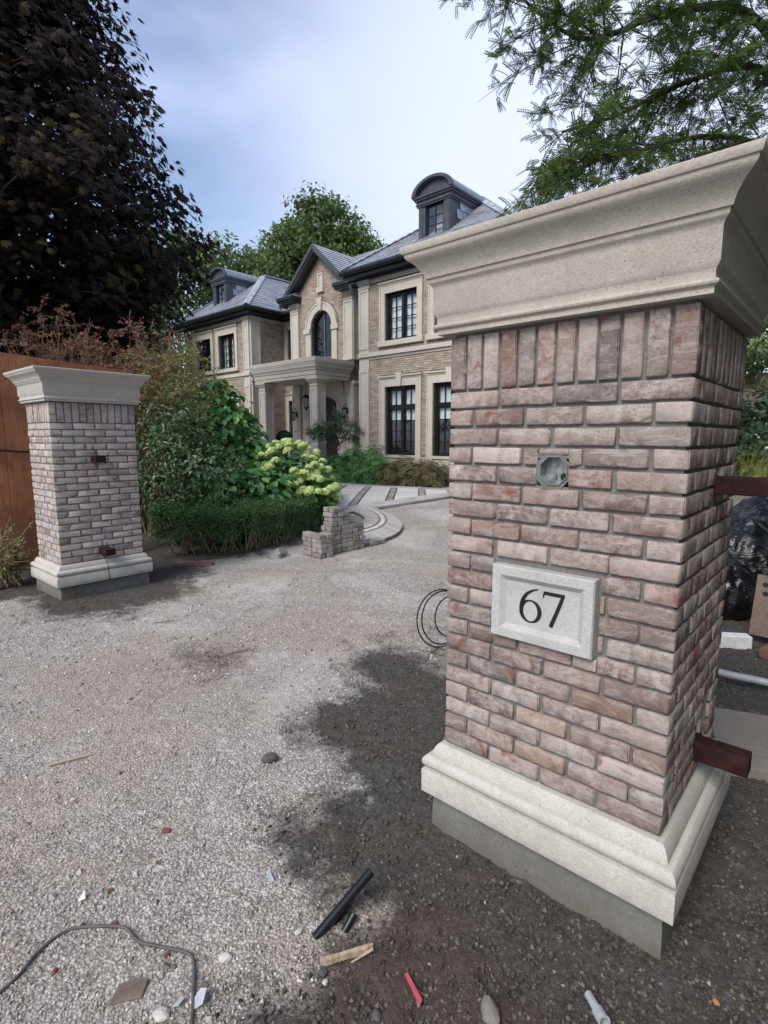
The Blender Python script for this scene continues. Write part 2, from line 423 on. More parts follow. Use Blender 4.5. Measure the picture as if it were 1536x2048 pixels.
L_ = lambda *a: list(a)
M['lf_maple'] = m_leaf('copper_maple_leaf', [(0, (0.012, 0.008, 0.008)), (0.5, (0.023, 0.015, 0.012)), (0.8, (0.036, 0.029, 0.013)), (1, (0.070, 0.066, 0.020))], 0.6, 0.12, 0.12)
M['lf_locust'] = m_leaf('locust_leaflet', [(0, (0.060, 0.088, 0.048)), (0.5, (0.095, 0.145, 0.060)), (1, (0.15, 0.27, 0.06))], 0.5, 0.45)
M['lf_tree'] = m_leaf('green_tree_leaf', [(0, (0.062, 0.095, 0.040)), (0.5, (0.110, 0.165, 0.062)), (1, (0.19, 0.255, 0.10))], 0.5, 0.3)
M['lf_vine'] = m_leaf('vine_leaf', [(0, (0.0413, 0.1193, 0.0367)), (0.5, (0.0734, 0.1951, 0.0551)), (0.85, (0.1262, 0.2984, 0.0688)), (1, (0.2984, 0.5508, 0.1033))], 0.42, 0.2)
M['lf_dark'] = m_leaf('dark_shrub_leaf', [(0, (0.0382, 0.0765, 0.0357)), (0.6, (0.0765, 0.1402, 0.0561)), (1, (0.1913, 0.2677, 0.1402))], 0.35, 0.15, 0.5)
M['lf_yew'] = m_leaf('yew_needle', [(0, (0.0298, 0.0680, 0.0255)), (0.6, (0.0553, 0.1275, 0.0382)), (1, (0.1063, 0.2019, 0.0553))], 0.55, 0.1)
M['lf_barb'] = m_leaf('barberry_leaf', [(0, (0.17, 0.065, 0.058)), (0.5, (0.26, 0.115, 0.095)), (0.8, (0.27, 0.18, 0.11)), (1, (0.36, 0.24, 0.18))], 0.6, 0.25)
M['lf_olive'] = m_leaf('olive_sprig_leaf', [(0, (0.1300, 0.1300, 0.0455)), (0.5, (0.2080, 0.2210, 0.0715)), (1, (0.3250, 0.3380, 0.1430))], 0.6, 0.25)
M['lf_hyd'] = m_leaf('hydrangea_leaf', [(0, (0.0432, 0.1188, 0.0432)), (0.5, (0.0756, 0.1944, 0.0605)), (0.88, (0.1296, 0.3024, 0.0756)), (1, (0.4320, 0.6912, 0.1080))], 0.45, 0.2)
M['lf_bloom'] = m_leaf('hydrangea_floret', [(0, (0.38, 0.48, 0.16)), (0.5, (0.58, 0.66, 0.30)), (1, (0.76, 0.80, 0.52))], 0.6, 0.3)
M['lf_fern'] = m_leaf('astilbe_leaf', [(0, (0.0528, 0.1320, 0.0528)), (0.5, (0.0960, 0.2280, 0.0720)), (1, (0.2040, 0.3960, 0.1200))], 0.5, 0.2)
M['lf_brown'] = m_leaf('brown_green_leaf', [(0, (0.0878, 0.0878, 0.0429)), (0.6, (0.1658, 0.1463, 0.0741)), (1, (0.2925, 0.2145, 0.1170))], 0.6, 0.2)
M['lf_pine'] = m_leaf('pine_needle', [(0, (0.0416, 0.0832, 0.0499)), (0.6, (0.0728, 0.1248, 0.0749)), (1, (0.1352, 0.1976, 0.1248))], 0.55, 0.1)
M['lf_box'] = m_leaf('boxwood_leaf', [(0, (0.0156, 0.0364, 0.0182)), (1, (0.0364, 0.0715, 0.0312))], 0.6, 0.1)
M['lf_yellow'] = m_leaf('laceleaf', [(0, (0.13, 0.14, 0.03)), (0.5, (0.24, 0.25, 0.05)), (1, (0.38, 0.36, 0.09))], 0.55, 0.3)

# ------------------------------------------------------------------ ground
def gz(x, y):
    t = np.clip((np.asarray(y, float)-6)/8, 0, 1)
    return 0.2*t*t*(3-2*t)
def gzs(x, y): return float(gz(x, y))
def poly_mask(px, py, poly, soft):
    """1 inside the polygon, falling to 0 over soft metres"""
    n = len(poly); inside = np.zeros(px.shape, bool); dmin = np.full(px.shape, 1e9)
    for i in range(n):
        x1, y1 = poly[i]; x2, y2 = poly[(i+1) % n]
        c = ((y1 > py) != (y2 > py)) & (px < (x2-x1)*(py-y1)/((y2-y1) if y2 != y1 else 1e-9)+x1)
        inside ^= c
        dx, dy = x2-x1, y2-y1
        t = np.clip(((px-x1)*dx+(py-y1)*dy)/(dx*dx+dy*dy+1e-12), 0, 1)
        d = np.hypot(px-(x1+t*dx), py-(y1+t*dy)); dmin = np.minimum(dmin, d)
    s = np.where(inside, dmin, -dmin)
    return np.clip(0.5+s/soft, 0, 1)
SOIL = [(0.46,3.85),(0.01,3.93),(-0.2,3.70),(-0.24,3.14),(-0.46,2.74),(-0.42,2.6),(-0.19,2.35),(-0.31,2.05),(-0.33,1.92),(-0.24,1.79),(-0.06,1.68),(-0.21,1.55),(-0.30,1.40),(-0.45,1.22),(-0.6,0.4),(3,-0.6),(9,-0.6),(12,9),(2.2,7.5),(0.9,3.6),(0.5,3.4)]
BROWN = [[(-1.63,3.84),(-1.41,4.19),(-0.95,3.93),(-0.98,3.49),(-1.27,3.35)], [(-0.2,4.25),(0.05,4.25),(0.01,4.05),(-0.19,4.03)], [(0.45,5.62),(0.70,5.95),(0.75,5.3),(0.6,5.3)], [(0.1,3.9),(0.5,4.6),(0.75,4.4),(0.6,3.6)]]
LBASE = [(-3.6,5.25),(-2.95,4.62),(-2.35,4.85),(-2.1,5.78),(-2.3,6.6),(-2.6,6.95),(-2.0,7.10),(-1.75,7.25),(-1.2,8.6),(-0.95,9.6),(-0.9,13.2),(-3,14),(-12,14),(-12,5.6),(-5,5.2)]
TAN = [[(-1.85,2.3),(-1.5,2.45),(-1.05,1.95),(-1.0,1.5),(-1.6,1.2)], [(-2.4,3.5),(-1.83,4.1),(-1.05,3.27),(-1.3,2.75),(-2.2,2.9)], [(-1.2,4.8),(-0.3,4.8),(0.3,4.2),(-0.5,3.8),(-1.0,4.1)]]
STRIP = [(-0.33,1.42),(0.0,1.62),(0.35,1.62),(0.6,1.25),(0.3,0.8),(-0.45,0.9)]
def soil_at(x, y):
    x = np.asarray(x, float); y = np.asarray(y, float)
    jx = x+0.10*np.sin(7.1*y+1.3*x)+0.05*np.sin(19*x+11*y); jy = y+0.10*np.sin(6.3*x-2*y)+0.04*np.sin(23*y-9*x)
    s = np.maximum(poly_mask(jx, jy, SOIL, 0.42), poly_mask(jx, jy, LBASE, 0.5))
    for b in BROWN: s = np.maximum(s, 0.50*poly_mask(jx, jy, b, 0.45))
    return s
def red_at(x, y):
    x = np.asarray(x, float); y = np.asarray(y, float)
    jx = x+0.14*np.sin(5.1*y+1.3*x)+0.06*np.sin(17*x+13*y); jy = y+0.14*np.sin(6.3*x-2*y)
    s = np.zeros(x.shape)
    for b in TAN: s = np.maximum(s, 0.75*poly_mask(jx, jy, b, 0.7))
    for b in BROWN[:2]: s = np.maximum(s, poly_mask(jx, jy, b, 0.5))
    return np.maximum(s, 0.9*poly_mask(jx, jy, STRIP, 0.35))
def axis(lo, hi, step, far, ratio=1.28):
    a = list(np.arange(lo, hi+1e-6, step)); d = step; p = hi; up = []
    while p < far: d *= ratio; p += d; up.append(p)
    d = step; p = lo; dn = []
    while p > -far: d *= ratio; p -= d; dn.append(p)
    return np.array(dn[::-1]+a+up)
rng = np.random.default_rng(3)
gx = axis(-4.6, 3.2, 0.028, 420); gy = axis(1.0, 7.4, 0.028, 420)
GX, GY = np.meshgrid(gx, gy)
nx, ny = len(gx), len(gy)
so = soil_at(GX.ravel(), GY.ravel()); rd = red_at(GX.ravel(), GY.ravel())
near = ((GX > -5) & (GX < 3.5) & (GY > 0.8) & (GY < 7.7)).ravel()
rough = rng.normal(size=GX.size)
lump = np.array([noise.noise((x*1.1, y*1.1, 0.3))*0.022+noise.noise((x*5, y*5, 4.0))*0.008 if n_ else 0.0 for x, y, n_ in zip(GX.ravel(), GY.ravel(), near)])
lump2 = np.array([noise.fractal((x*14, y*14, 2.0), 0.8, 2.0, 3)*0.012 if (n_ and s_ > 0.3) else 0.0 for x, y, n_, s_ in zip(GX.ravel(), GY.ravel(), near, so)])
# keep the ground low where a footing or a slab stands on it
GZ = gz(GX, GY).ravel()+lump*(1-0.0*so)+rough*np.where(near, 0.0022+0.0015*so, 0)+lump2*np.clip((so-0.3)*2, 0, 1)-0.010
def ground_h(x, y):
    return gzs(x, y)+noise.noise((x*1.1, y*1.1, 0.3))*0.022+noise.noise((x*5, y*5, 4.0))*0.008-0.010
V = np.stack([GX.ravel(), GY.ravel(), GZ], 1)
ii = np.arange(nx*ny).reshape(ny, nx)
quads = np.stack([ii[:-1, :-1], ii[:-1, 1:], ii[1:, 1:], ii[1:, :-1]], -1).reshape(-1, 4)
gme = np_mesh('ground', V, quads.ravel(), np.arange(len(quads))*4, None, None, True)
for nm, arr in (('soil', so), ('red', rd)):
    a = gme.attributes.new(nm, 'FLOAT', 'POINT'); a.data.foreach_set('value', arr.astype(np.float32))
def m_ground():
    t = NT('gravel_and_soil'); co = t.coord()
    soil = t.attr('soil'); red = t.attr('red')
    brk = t.noise(co, 9, 6, 0.7); brk2 = t.noise(co, 48, 4, 0.7)
    sm = t.math('ADD', soil, t.math('MULTIPLY', t.math('SUBTRACT', t.math('ADD', t.math('MULTIPLY', brk, 0.65), t.math('MULTIPLY', brk2, 0.35)), 0.5), 2.1))
    sm = t.ramp(sm, [(0.22, 0.0), (0.74, 1.0)])
    cell = t.n('ShaderNodeTexVoronoi', {'Vector': co, 'Scale': 95.0})
    cell2 = t.n('ShaderNodeTexVoronoi', {'Vector': co, 'Scale': 48.0})
    g = t.ramp(t.n('ShaderNodeSeparateColor', {0: cell.outputs['Color']}).outputs[0], [(0, (0.3024, 0.2744, 0.2464)), (0.3, (0.4256, 0.3920, 0.3584)), (0.7, (0.5264, 0.4928, 0.4536)), (0.93, (0.6272, 0.5992, 0.5600)), (1, (0.7616, 0.7392, 0.7056))])
    g2 = t.ramp(t.n('ShaderNodeSeparateColor', {0: cell2.outputs['Color']}).outputs[1], [(0, (0.2464, 0.2184, 0.1960)), (0.5, (0.4592, 0.4256, 0.3864)), (1, (0.6720, 0.6440, 0.6048))])
    g = t.mix(t.ramp(brk2, [(0.5, 0.0), (0.56, 0.7)]), g, g2)
    edge = t.ramp(cell.outputs['Distance'], [(0.30, 1.0), (0.70, 0.45)])
    g = t.mix(1.0, g, edge, 'MULTIPLY')
    big = t.noise(co, 0.9, 5, 0.6)
    g = t.mix(t.ramp(big, [(0.42, 0.0), (0.64, 0.5)]), g, (0.40, 0.335, 0.275))
    pale = t.noise(co, 0.55, 5, 0.65, 0.6)
    g = t.mix(t.ramp(pale, [(0.50, 0.0), (0.62, 0.55)]), g, (0.58, 0.555, 0.52))
    cell3 = t.n('ShaderNodeTexVoronoi', {'Vector': co, 'Scale': 21.0})
    c3 = t.n('ShaderNodeSeparateColor', {0: cell3.outputs['Color']}).outputs[0]
    g = t.mix(t.math('MULTIPLY', t.ramp(c3, [(0.70, 0.0), (0.74, 0.45)]), t.ramp(cell3.outputs['Distance'], [(0.28, 1.0), (0.42, 0.0)])), g, t.ramp(c3, [(0.70, (0.12, 0.11, 0.105)), (0.86, (0.22, 0.20, 0.19)), (0.88, (0.62, 0.61, 0.60)), (1.0, (0.72, 0.71, 0.70))]))
    trk = t.noise(t.n('ShaderNodeMapping', {'Vector': co, 'Scale': (0.35, 1.5, 1.0), 'Rotation': (0, 0, -0.35)}).outputs[0], 1.6, 5, 0.6, 0.5)
    g = t.mix(t.ramp(trk, [(0.50, 0.0), (0.66, 0.5)]), g, (0.33, 0.27, 0.22))
    dark = t.ramp(t.noise(co, 4.5, 6, 0.75), [(0.56, 0.0), (0.72, 0.55)])
    g = t.mix(dark, g, (0.12, 0.10, 0.09))
    rm = t.math('MULTIPLY', red, t.ramp(t.noise(co, 7, 5, 0.7), [(0.3, 0.35), (0.62, 1.0)]))
    g = t.mix(t.math('MULTIPLY', rm, 0.62), g, (0.3038, 0.2228, 0.1755))
    s = t.ramp(t.noise(co, 52, 6, 0.75), [(0.30, (0.034, 0.032, 0.029)), (0.5, (0.080, 0.075, 0.068)), (0.7, (0.135, 0.127, 0.116))])
    s = t.mix(t.ramp(t.noise(co, 2.4, 5, 0.65), [(0.44, 0.0), (0.68, 0.5)]), s, (0.095, 0.072, 0.057))
    s = t.mix(t.math('MULTIPLY', rm, 0.6), s, (0.105, 0.060, 0.048))
    c = t.mix(sm, g, s)
    h = t.math('ADD', t.math('MULTIPLY', cell.outputs['Distance'], -0.9), t.math('MULTIPLY', brk2, 0.5))
    hs = t.math('ADD', t.math('MULTIPLY', t.noise(co, 60, 5, 0.75), 1.6), t.math('MULTIPLY', t.noise(co, 18, 4, 0.7), 1.2))
    hh = t.mix(sm, h, hs)
    return t.fin(c, 0.95, t.bump(hh, 0.008, 0.9), spec=0.15)
ground = link('ground', gme, None, m_ground()); ground['kind'] = 'structure'

def scatter(name, n, y0, y1, power, want_soil, size, stops, seed, zoff, squash=(0.5, 0.95)):
    r = np.random.default_rng(seed)
    u = r.random(n); Y = y0+(y1-y0)*u**power
    X = (r.random(n)*2-1)*(Y*0.74+0.15)
    s = soil_at(X, Y); keep = (s+r.normal(0, 0.20, n) > 0.55) if want_soil else (s+np.abs(r.normal(0, 0.16, n)) < 0.52)
    # nothing inside the footings
    for cx, cy, rad in ((0.80, 2.08, 0.60), (-3.2, 5.76, 0.62)):
        keep &= np.hypot(X-cx, Y-cy) > rad*0.55
    X, Y = X[keep], Y[keep]; n = len(X)
    sz = size[0]+(size[1]-size[0])*r.random(n)**3.0
    oc = np.array([(1,0,0),(-1,0,0),(0,1,0),(0,-1,0),(0,0,1),(0,0,-1),(.62,.62,.5),(-.62,.62,-.4)])[:6]
    fs = [(0,2,4),(2,1,4),(1,3,4),(3,0,4),(2,0,5),(1,2,5),(3,1,5),(0,3,5)]
    q = r.normal(size=(n, 3)); Mx = frames(q, r, np.ones(n))
    sc = np.stack([sz, sz*r.uniform(*squash, n), sz*r.uniform(0.4, 0.8, n)], 1)
    Mx = Mx*sc[:, None, :]
    Z = gz(X, Y)+np.array([noise.noise((x*1.1, y*1.1, 0.3))*0.022+noise.noise((x*5, y*5, 4.0))*0.008 for x, y in zip(X, Y)])-0.010+zoff*sz
    me = instance_mesh(name, oc, fs, Mx, np.stack([X, Y, Z], 1), r.random(n))
    o = link(name, me, None, m_tint(name+'_colour', stops, 0.92, 40, 0.2, 0.002, 0.2)); o['kind'] = 'stuff'
    return o
o = scatter('gravel_stones', 105000, 1.15, 6.8, 1.5, False, (0.0022, 0.0090), [(0, (0.2420, 0.2145, 0.1925)), (0.3, (0.4070, 0.3740, 0.3410)), (0.7, (0.5280, 0.4950, 0.4565)), (0.95, (0.6270, 0.5995, 0.5610)), (1, (0.7920, 0.7700, 0.7370))], 11, 0.15)
tag(o, 'loose pale grey crushed gravel covering the driveway', 'gravel')
o = scatter('coarse_gravel', 13000, 3.5, 10.5, 1.2, False, (0.005, 0.018), [(0, (0.22, 0.195, 0.175)), (0.3, (0.37, 0.34, 0.31)), (0.7, (0.50, 0.47, 0.435)), (1, (0.66, 0.64, 0.61))], 14, 0.05)
tag(o, 'coarser pale gravel further up the driveway', 'gravel')
o = scatter('larger_stones', 1500, 1.2, 7.0, 1.3, False, (0.007, 0.020), [(0, (0.16, 0.145, 0.13)), (0.5, (0.38, 0.35, 0.32)), (1, (0.58, 0.555, 0.52))], 15, 0.2)
tag(o, 'occasional larger stones among the driveway gravel', 'gravel')
o = scatter('soil_clods', 75000, 1.15, 5.5, 1.35, True, (0.002, 0.0120), [(0, (0.046, 0.042, 0.037)), (0.55, (0.095, 0.087, 0.078)), (0.94, (0.155, 0.143, 0.13)), (0.992, (0.20, 0.185, 0.17)), (1, (0.36, 0.34, 0.32))], 12, 0.1, (0.7, 1.0))
tag(o, 'dark crumbly soil clods heaped round the numbered pillar', 'soil')

# ------------------------------------------------------------------ brick fields
def wall_cells(s0, s1, h0, h1, ops):
    xs = sorted({s0, s1, *[v for o in ops for v in (o[0], o[1]) if s0 < v < s1]})
    zs = sorted({h0, h1, *[v for o in ops for v in (o[2], o[3]) if h0 < v < h1]})
    out = []
    for i in range(len(xs)-1):
        for j in range(len(zs)-1):
            cx, cz = (xs[i]+xs[i+1])/2, (zs[j]+zs[j+1])/2
            if not any(o[0] < cx < o[1] and o[2] < cz < o[3] for o in ops): out.append((xs[i], xs[i+1], zs[j], zs[j+1]))
    return out
def free_intervals(a, b, blocks):
    out = [(a, b)]
    for p, q in blocks:
        nw = []
        for x, y in out:
            if q <= x or p >= y: nw.append((x, y)); continue
            if p-x > 0.012: nw.append((x, p))
            if y-q > 0.012: nw.append((q, y))
        out = nw
    return out
def cut_cell(a, b, zb, zt, holes):
    """what is left of a brick face once the holes are cut out, as rectangles"""
    hs = [h for h in holes if h[2] < zt-0.003 and h[3] > zb+0.003 and h[0] < b and h[1] > a]
    if not hs: return [(a, b, zb, zt)]
    out = []
    for x, y in free_intervals(a, b, [(h[0], h[1]) for h in hs]): out.append((x, y, zb, zt))
    for h in hs:
        lo, hi = max(a, h[0]), min(b, h[1])
        if hi-lo < 0.02: continue
        if zt-h[3] > 0.014: out.append((lo, hi, h[3], zt))
        if h[2]-zb > 0.014: out.append((lo, hi, zb, h[2]))
    return out
def brick_mesh(lx, ly, lz, seed, fine=True):
    """tumbled brick: rounded box with chipped edges, origin at its centre"""
    rnd = random.Random(seed)
    r = 0.0038
    def lin(l, k): return [(-l/2+l*i/k) for i in range(k+1)]
    def ks(l): return max(2, min(11, int(round(l/0.02)))) if fine else max(2, min(5, int(round(l/0.045))))
    xs, ys, zs = lin(lx, ks(lx)), lin(ly, ks(ly)), lin(lz, ks(lz))
    # pull the outermost rows so the rounding has somewhere to bend
    def edge(a):
        a = list(a)
        if len(a) > 3: a[1] = a[0]+0.004; a[-2] = a[-1]-0.004
        return a
    xs, ys, zs = edge(xs), edge(ys), edge(zs)
    idx = {}; vs = []; fs = []
    off = Vector((rnd.random()*90, rnd.random()*90, rnd.random()*90))
    def vert(i, j, k):
        key = (i, j, k)
        if key in idx: return idx[key]
        p = Vector((xs[i], ys[j], zs[k]))
        q = Vector((max(-lx/2+r, min(lx/2-r, p.x)), max(-ly/2+r, min(ly/2-r, p.y)), max(-lz/2+r, min(lz/2-r, p.z))))
        d = p-q
        if d.length > 1e-9: p = q+d.normalized()*min(d.length, r)
        nearedge = (min(abs(abs(q.x)-lx/2+r), 1) < 1e-6)+(min(abs(abs(q.y)-ly/2+r), 1) < 1e-6)+(min(abs(abs(q.z)-lz/2+r), 1) < 1e-6)
        w = noise.noise(p*22+off)
        amp = 0.0012 if nearedge < 2 else 0.0075
        c = noise.noise(p*60+off*2)
        p = p*(1.0-(max(0, w)*amp*2+max(0, c-0.25)*amp*2.2)/max(0.03, min(abs(p.length), 0.1)))
        p += Vector((noise.noise(p*30+off), noise.noise(p*30+off+Vector((7, 0, 0))), noise.noise(p*30+off+Vector((0, 9, 0)))))*0.0015
        idx[key] = len(vs); vs.append(p); return idx[key]
    nx_, ny_, nz_ = len(xs)-1, len(ys)-1, len(zs)-1
    for i in range(nx_):
        for j in range(ny_):
            fs.append((vert(i,j,0), vert(i,j+1,0), vert(i+1,j+1,0), vert(i+1,j,0)))
            fs.append((vert(i,j,nz_), vert(i+1,j,nz_), vert(i+1,j+1,nz_), vert(i,j+1,nz_)))
    for i in range(nx_):
        for k in range(nz_):
            fs.append((vert(i,0,k), vert(i+1,0,k), vert(i+1,0,k+1), vert(i,0,k+1)))
            fs.append((vert(i,ny_,k), vert(i,ny_,k+1), vert(i+1,ny_,k+1), vert(i+1,ny_,k)))
    for j in range(ny_):
        for k in range(nz_):
            fs.append((vert(0,j,k), vert(0,j,k+1), vert(0,j+1,k+1), vert(0,j+1,k)))
            fs.append((vert(nx_,j,k), vert(nx_,j+1,k), vert(nx_,j+1,k+1), vert(nx_,j,k+1)))
    me = bpy.data.meshes.new('brick')
    me.from_pydata(vs, [], fs); me.shade_smooth(); me.set_sharp_from_angle(angle=R(62))
    return me

P_ = 0.067; BH = 0.0565; BDEP = 0.09; NC = 21
CAP_PROF = [(0.036, 0.0), (0.036, 0.016), (0.040, 0.019), (0.047, 0.023), (0.049, 0.0285), (0.046, 0.034), (0.038, 0.038), (0.037, 0.058), (0.040, 0.064), (0.0485, 0.078), (0.0485, 0.160), (0.051, 0.168), (0.056, 0.176), (0.061, 0.180), (0.063, 0.183), (0.064, 0.196), (0.071, 0.197), (0.073, 0.206), (0.077, 0.216), (0.084, 0.228), (0.094, 0.241), (0.104, 0.250), (0.115, 0.258), (0.122, 0.265), (0.125, 0.272), (0.1255, 0.279), (0.131, 0.280), (0.1335, 0.284), (0.137, 0.299), (0.136, 0.303), (0.132, 0.3055)]
BASE_PROF = [(0.066, 0.0), (0.0665, 0.003), (0.0665, 0.094), (0.064, 0.099), (0.056, 0.1015), (0.047, 0.103), (0.046, 0.108), (0.056, 0.111), (0.063, 0.118), (0.066, 0.127), (0.066, 0.137), (0.062, 0.147), (0.055, 0.155), (0.047, 0.160), (0.040, 0.1615), (0.034, 0.162), (0.0335, 0.171), (0.031, 0.180), (0.026, 0.192), (0.018, 0.203), (0.012, 0.208), (0.004, 0.209)]
def pillar(corner, yaw, W, D, zshift, bmat, capmat, label, group, swap, holes_x, holes_y, recess=False):
    """local frame: origin at the near corner, +x along one visible face, +y along the other.
    swap False: visible faces are y=0 (x from -W to 0) and x=0 (y 0..D); True: y=0 face (x 0..W) and x=0 face"""
    root = empty('gate_pillar', (corner[0], corner[1], 0), yaw)
    tag(root, label, 'gate pillar', group)
    x0, x1 = ((-W, 0.0) if not swap else (0.0, W))
    z0 = 0.361+zshift
    jr = random.Random(int(W*1000))
    # core of mortar, bed joints recessed behind the bricks
    g = 0.0135 if not swap else 0.009
    cm_ = MB(); zt_ = z0+NC*P_+0.212
    cm_.box(x0+0.075, x1-0.075, 0.075, D-0.075, z0-0.20, zt_)
    rx_ = [(-h[1], -h[0], h[2], h[3]) if not swap else h for h in holes_x[1:]] if recess else []
    ry_ = holes_y[:1] if recess else []
    for a, b, c, d in wall_cells(x0+g, x1-g, z0-0.20, zt_, rx_): cm_.box(a, b, g, 0.074, c, d)
    for a, b, c, d in wall_cells(0.0741, D-0.0741, z0-0.20, zt_, ry_):
        if not swap: cm_.box(-0.074, -g, a, b, c, d)
        else: cm_.box(g, 0.074, a, b, c, d)
    if not swap: cm_.box(x0+g, x0+0.074, 0.0742, D-0.0742, z0-0.20, zt_)
    else: cm_.box(x1-0.074, x1-g, 0.0742, D-0.0742, z0-0.20, zt_)
    cm_.box(x0+g, x1-g, D-0.074, D-g, z0-0.20, zt_)
    cm_.build('mortar_core', M['mortar'], root)
    n = 0
    back = MB()
    def put(bx0, bx1, by0, by1, bz0, bz1, visible):
        nonlocal n
        if not visible:
            back.box(bx0, bx1, by0, by1, bz0, bz1); return
        c = Vector(((bx0+bx1)/2, (by0+by1)/2, (bz0+bz1)/2))
        me = brick_mesh(bx1-bx0, by1-by0, bz1-bz0, n*13+int(zshift*1000)+5, not swap)
        b = link('brick', me, root, bmat)
        j = random.Random(n*7+3)
        b.location = c+Vector((j.uniform(-.001, .001), j.uniform(-.001, .001), j.uniform(-.001, .001)))
        b.rotation_euler = (j.uniform(-.006, .006), j.uniform(-.006, .006), j.uniform(-.006, .006))
        n += 1
    jt = 0.0105
    vx = 0.0 if not swap else 0.0     # the x=0 face is the second visible face in both cases
    sgn = -1 if not swap else 1
    for k in range(NC):
        zt = z0+(NC-k)*P_-0.001; zb = zt-BH
        odd = (k % 2 == 0)
        # y=0 face, cells along |x|
        uw = W/4; ud = D/4
        # odd courses: corner brick long on the x face, short on the y face
        xs_ = [0, uw, 2*uw, 3*uw, W] if odd else [0, uw/2, 1.5*uw, 2.5*uw, 3.5*uw, W]
        ys_ = [0, ud/2, 1.5*ud, 2.5*ud, 3.5*ud, D] if odd else [0, ud, 2*ud, 3*ud, D]
        def seg(cells, i): return (cells[i]+(0 if i == 0 else jt/2), cells[i+1]-(0 if i == len(cells)-2 else jt/2))
        # visible y=0 face including the shared corner brick
        for i in range(len(xs_)-1):
            a, b = seg(xs_, i)
            dep = (seg(ys_, 0)[1] if i == 0 else BDEP)
            if i == len(xs_)-2: dep = seg(ys_, 0)[1]
            a += 0 if i == 0 else jr.uniform(-.003, .0035); b += 0 if i == len(xs_)-2 else jr.uniform(-.0035, .003)
            for a2, b2, c2, d2 in cut_cell(a, b, zb, zt, holes_x):
                if sgn < 0: put(-b2, -a2, 0, dep, c2, d2, True)
                else: put(a2, b2, 0, dep, c2, d2, True)
        for i in range(1, len(ys_)-1):
            a, b = seg(ys_, i)
            bl = [(p, q) for p, q, r0, r1 in holes_y if r0 < zt-0.004 and r1 > zb+0.004]
            for a2, b2 in free_intervals(a, b, bl):
                if sgn < 0: put(-BDEP, 0, a2, b2, zb, zt, True)
                else: put(0, BDEP, a2, b2, zb, zt, True)
        # hidden faces
        for i in range(1, len(ys_)-1):
            a, b = seg(ys_, i)
            if sgn < 0: put(x0, x0+BDEP, a, b, zb, zt, False)
            else: put(x1-BDEP, x1, a, b, zb, zt, False)
        for i in range(1, len(xs_)-2):
            a, b = seg(xs_, i)
            if sgn < 0: put(-b, -a, D-BDEP, D, zb, zt, False)
            else: put(a, b, D-BDEP, D, zb, zt, False)
    # soldier course on top
    zb = z0+NC*P_+0.008; zt = zb+0.190
    for face, LEN in (('x', W), ('y', D), ('bx', W), ('by', D)):
        m_ = 12 if face in ('x', 'bx') else (11 if not swap else 10)
        u = LEN/m_
        for i in range(m_):
            a, b = i*u+(0 if i == 0 else jt/2), (i+1)*u-(0 if i == m_-1 else jt/2)
            lo = sgn*b if sgn < 0 else a; hi = sgn*a if sgn < 0 else b
            if face == 'x': put(lo, hi, 0, BDEP*0.7, zb, zt, True)
            elif face == 'y' and i > 0:
                a = max(a, BDEP*0.7+jt)
                if sgn < 0: put(-BDEP, 0, a, b, zb, zt, True)
                else: put(0, BDEP, a, b, zb, zt, True)
            elif face == 'bx' and 0 < i < m_-1: put(lo, hi, D-BDEP, D, zb, zt, False)
            elif face == 'by' and 0 < i < m_-1:
                if sgn < 0: put(x0, x0+BDEP, a, b, zb, zt, False)
                else: put(x1-BDEP, x1, a, b, zb, zt, False)
    ob = back.build('brick', bmat, root); ob['kind'] = 'stuff'
    # cap and base mouldings
    zc = z0+NC*P_+0.208
    c = MB().sweep_rect([(e, z+zc) for e, z in CAP_PROF], x0, x1, 0, D).build('cap_stone', capmat, root, 32)
    if swap:
        # the base is two pieces that meet in an open joint on the long face
        mid = 0.42
        for a, b in ((x0, mid), (mid+0.012, x1)):
            mb = MB()
            pr = [(e, z+z0-0.2085) for e, z in BASE_PROF]
            vs = []; fs = []
            for e, z in pr:
                xa = a-e if a == x0 else a; xb = b+e if b == x1 else b
                vs += [(xa, -e, z), (xb, -e, z), (xb, D+e, z), (xa, D+e, z)]
            for i in range(len(pr)-1):
                for q in range(4):
                    q2 = (q+1) % 4; fs.append((i*4+q, i*4+q2, (i+1)*4+q2, (i+1)*4+q))
            fs.append((3, 2, 1, 0)); mm = (len(pr)-1)*4; fs.append((mm, mm+1, mm+2, mm+3))
            mb.add(vs, fs); mb.build('base_moulding', M['base_pale'], root, 32)
    else:
        MB().sweep_rect([(e, z+z0-0.2085) for e, z in BASE_PROF], x0, x1, 0, D).build('base_moulding', M['base_pale'], root, 32)
    f = MB(); e = 0.028
    vs = []; nseg = 10
    f.sweep_rect([(e+0.012, -0.25), (e+0.004, z0-0.275), (e, z0-0.222)], x0, x1, 0, D)
    f.build('footing', M['concrete'], root)
    return root, z0

# near pillar: u measured to the left of the near corner on the front face
PL = (0.232, 0.603, 0.888, 1.151)       # number plaque: u0,u1,h0,h1
BX = (0.350, 0.458, 1.432, 1.545)       # junction box recess
pr, _ = pillar((0.8584, 1.5241), -0.7292, 0.8172, 0.7561, 0.0, M['brick'], M['cap'],
    'brick gate pillar with the carved 67 plaque and heavy limestone cap, nearest the camera', 'brick gate pillars', False,
    [(PL[0]-0.008, PL[1]+0.008, PL[2]-0.008, PL[3]+0.008), BX],
    [(0.505, 0.640, 0.40, 0.64), (0.39, 0.485, 1.41, 1.475), (0.40, 0.485, 0.43, 0.515), (0.125, 0.145, 0.49, 0.595)], True)
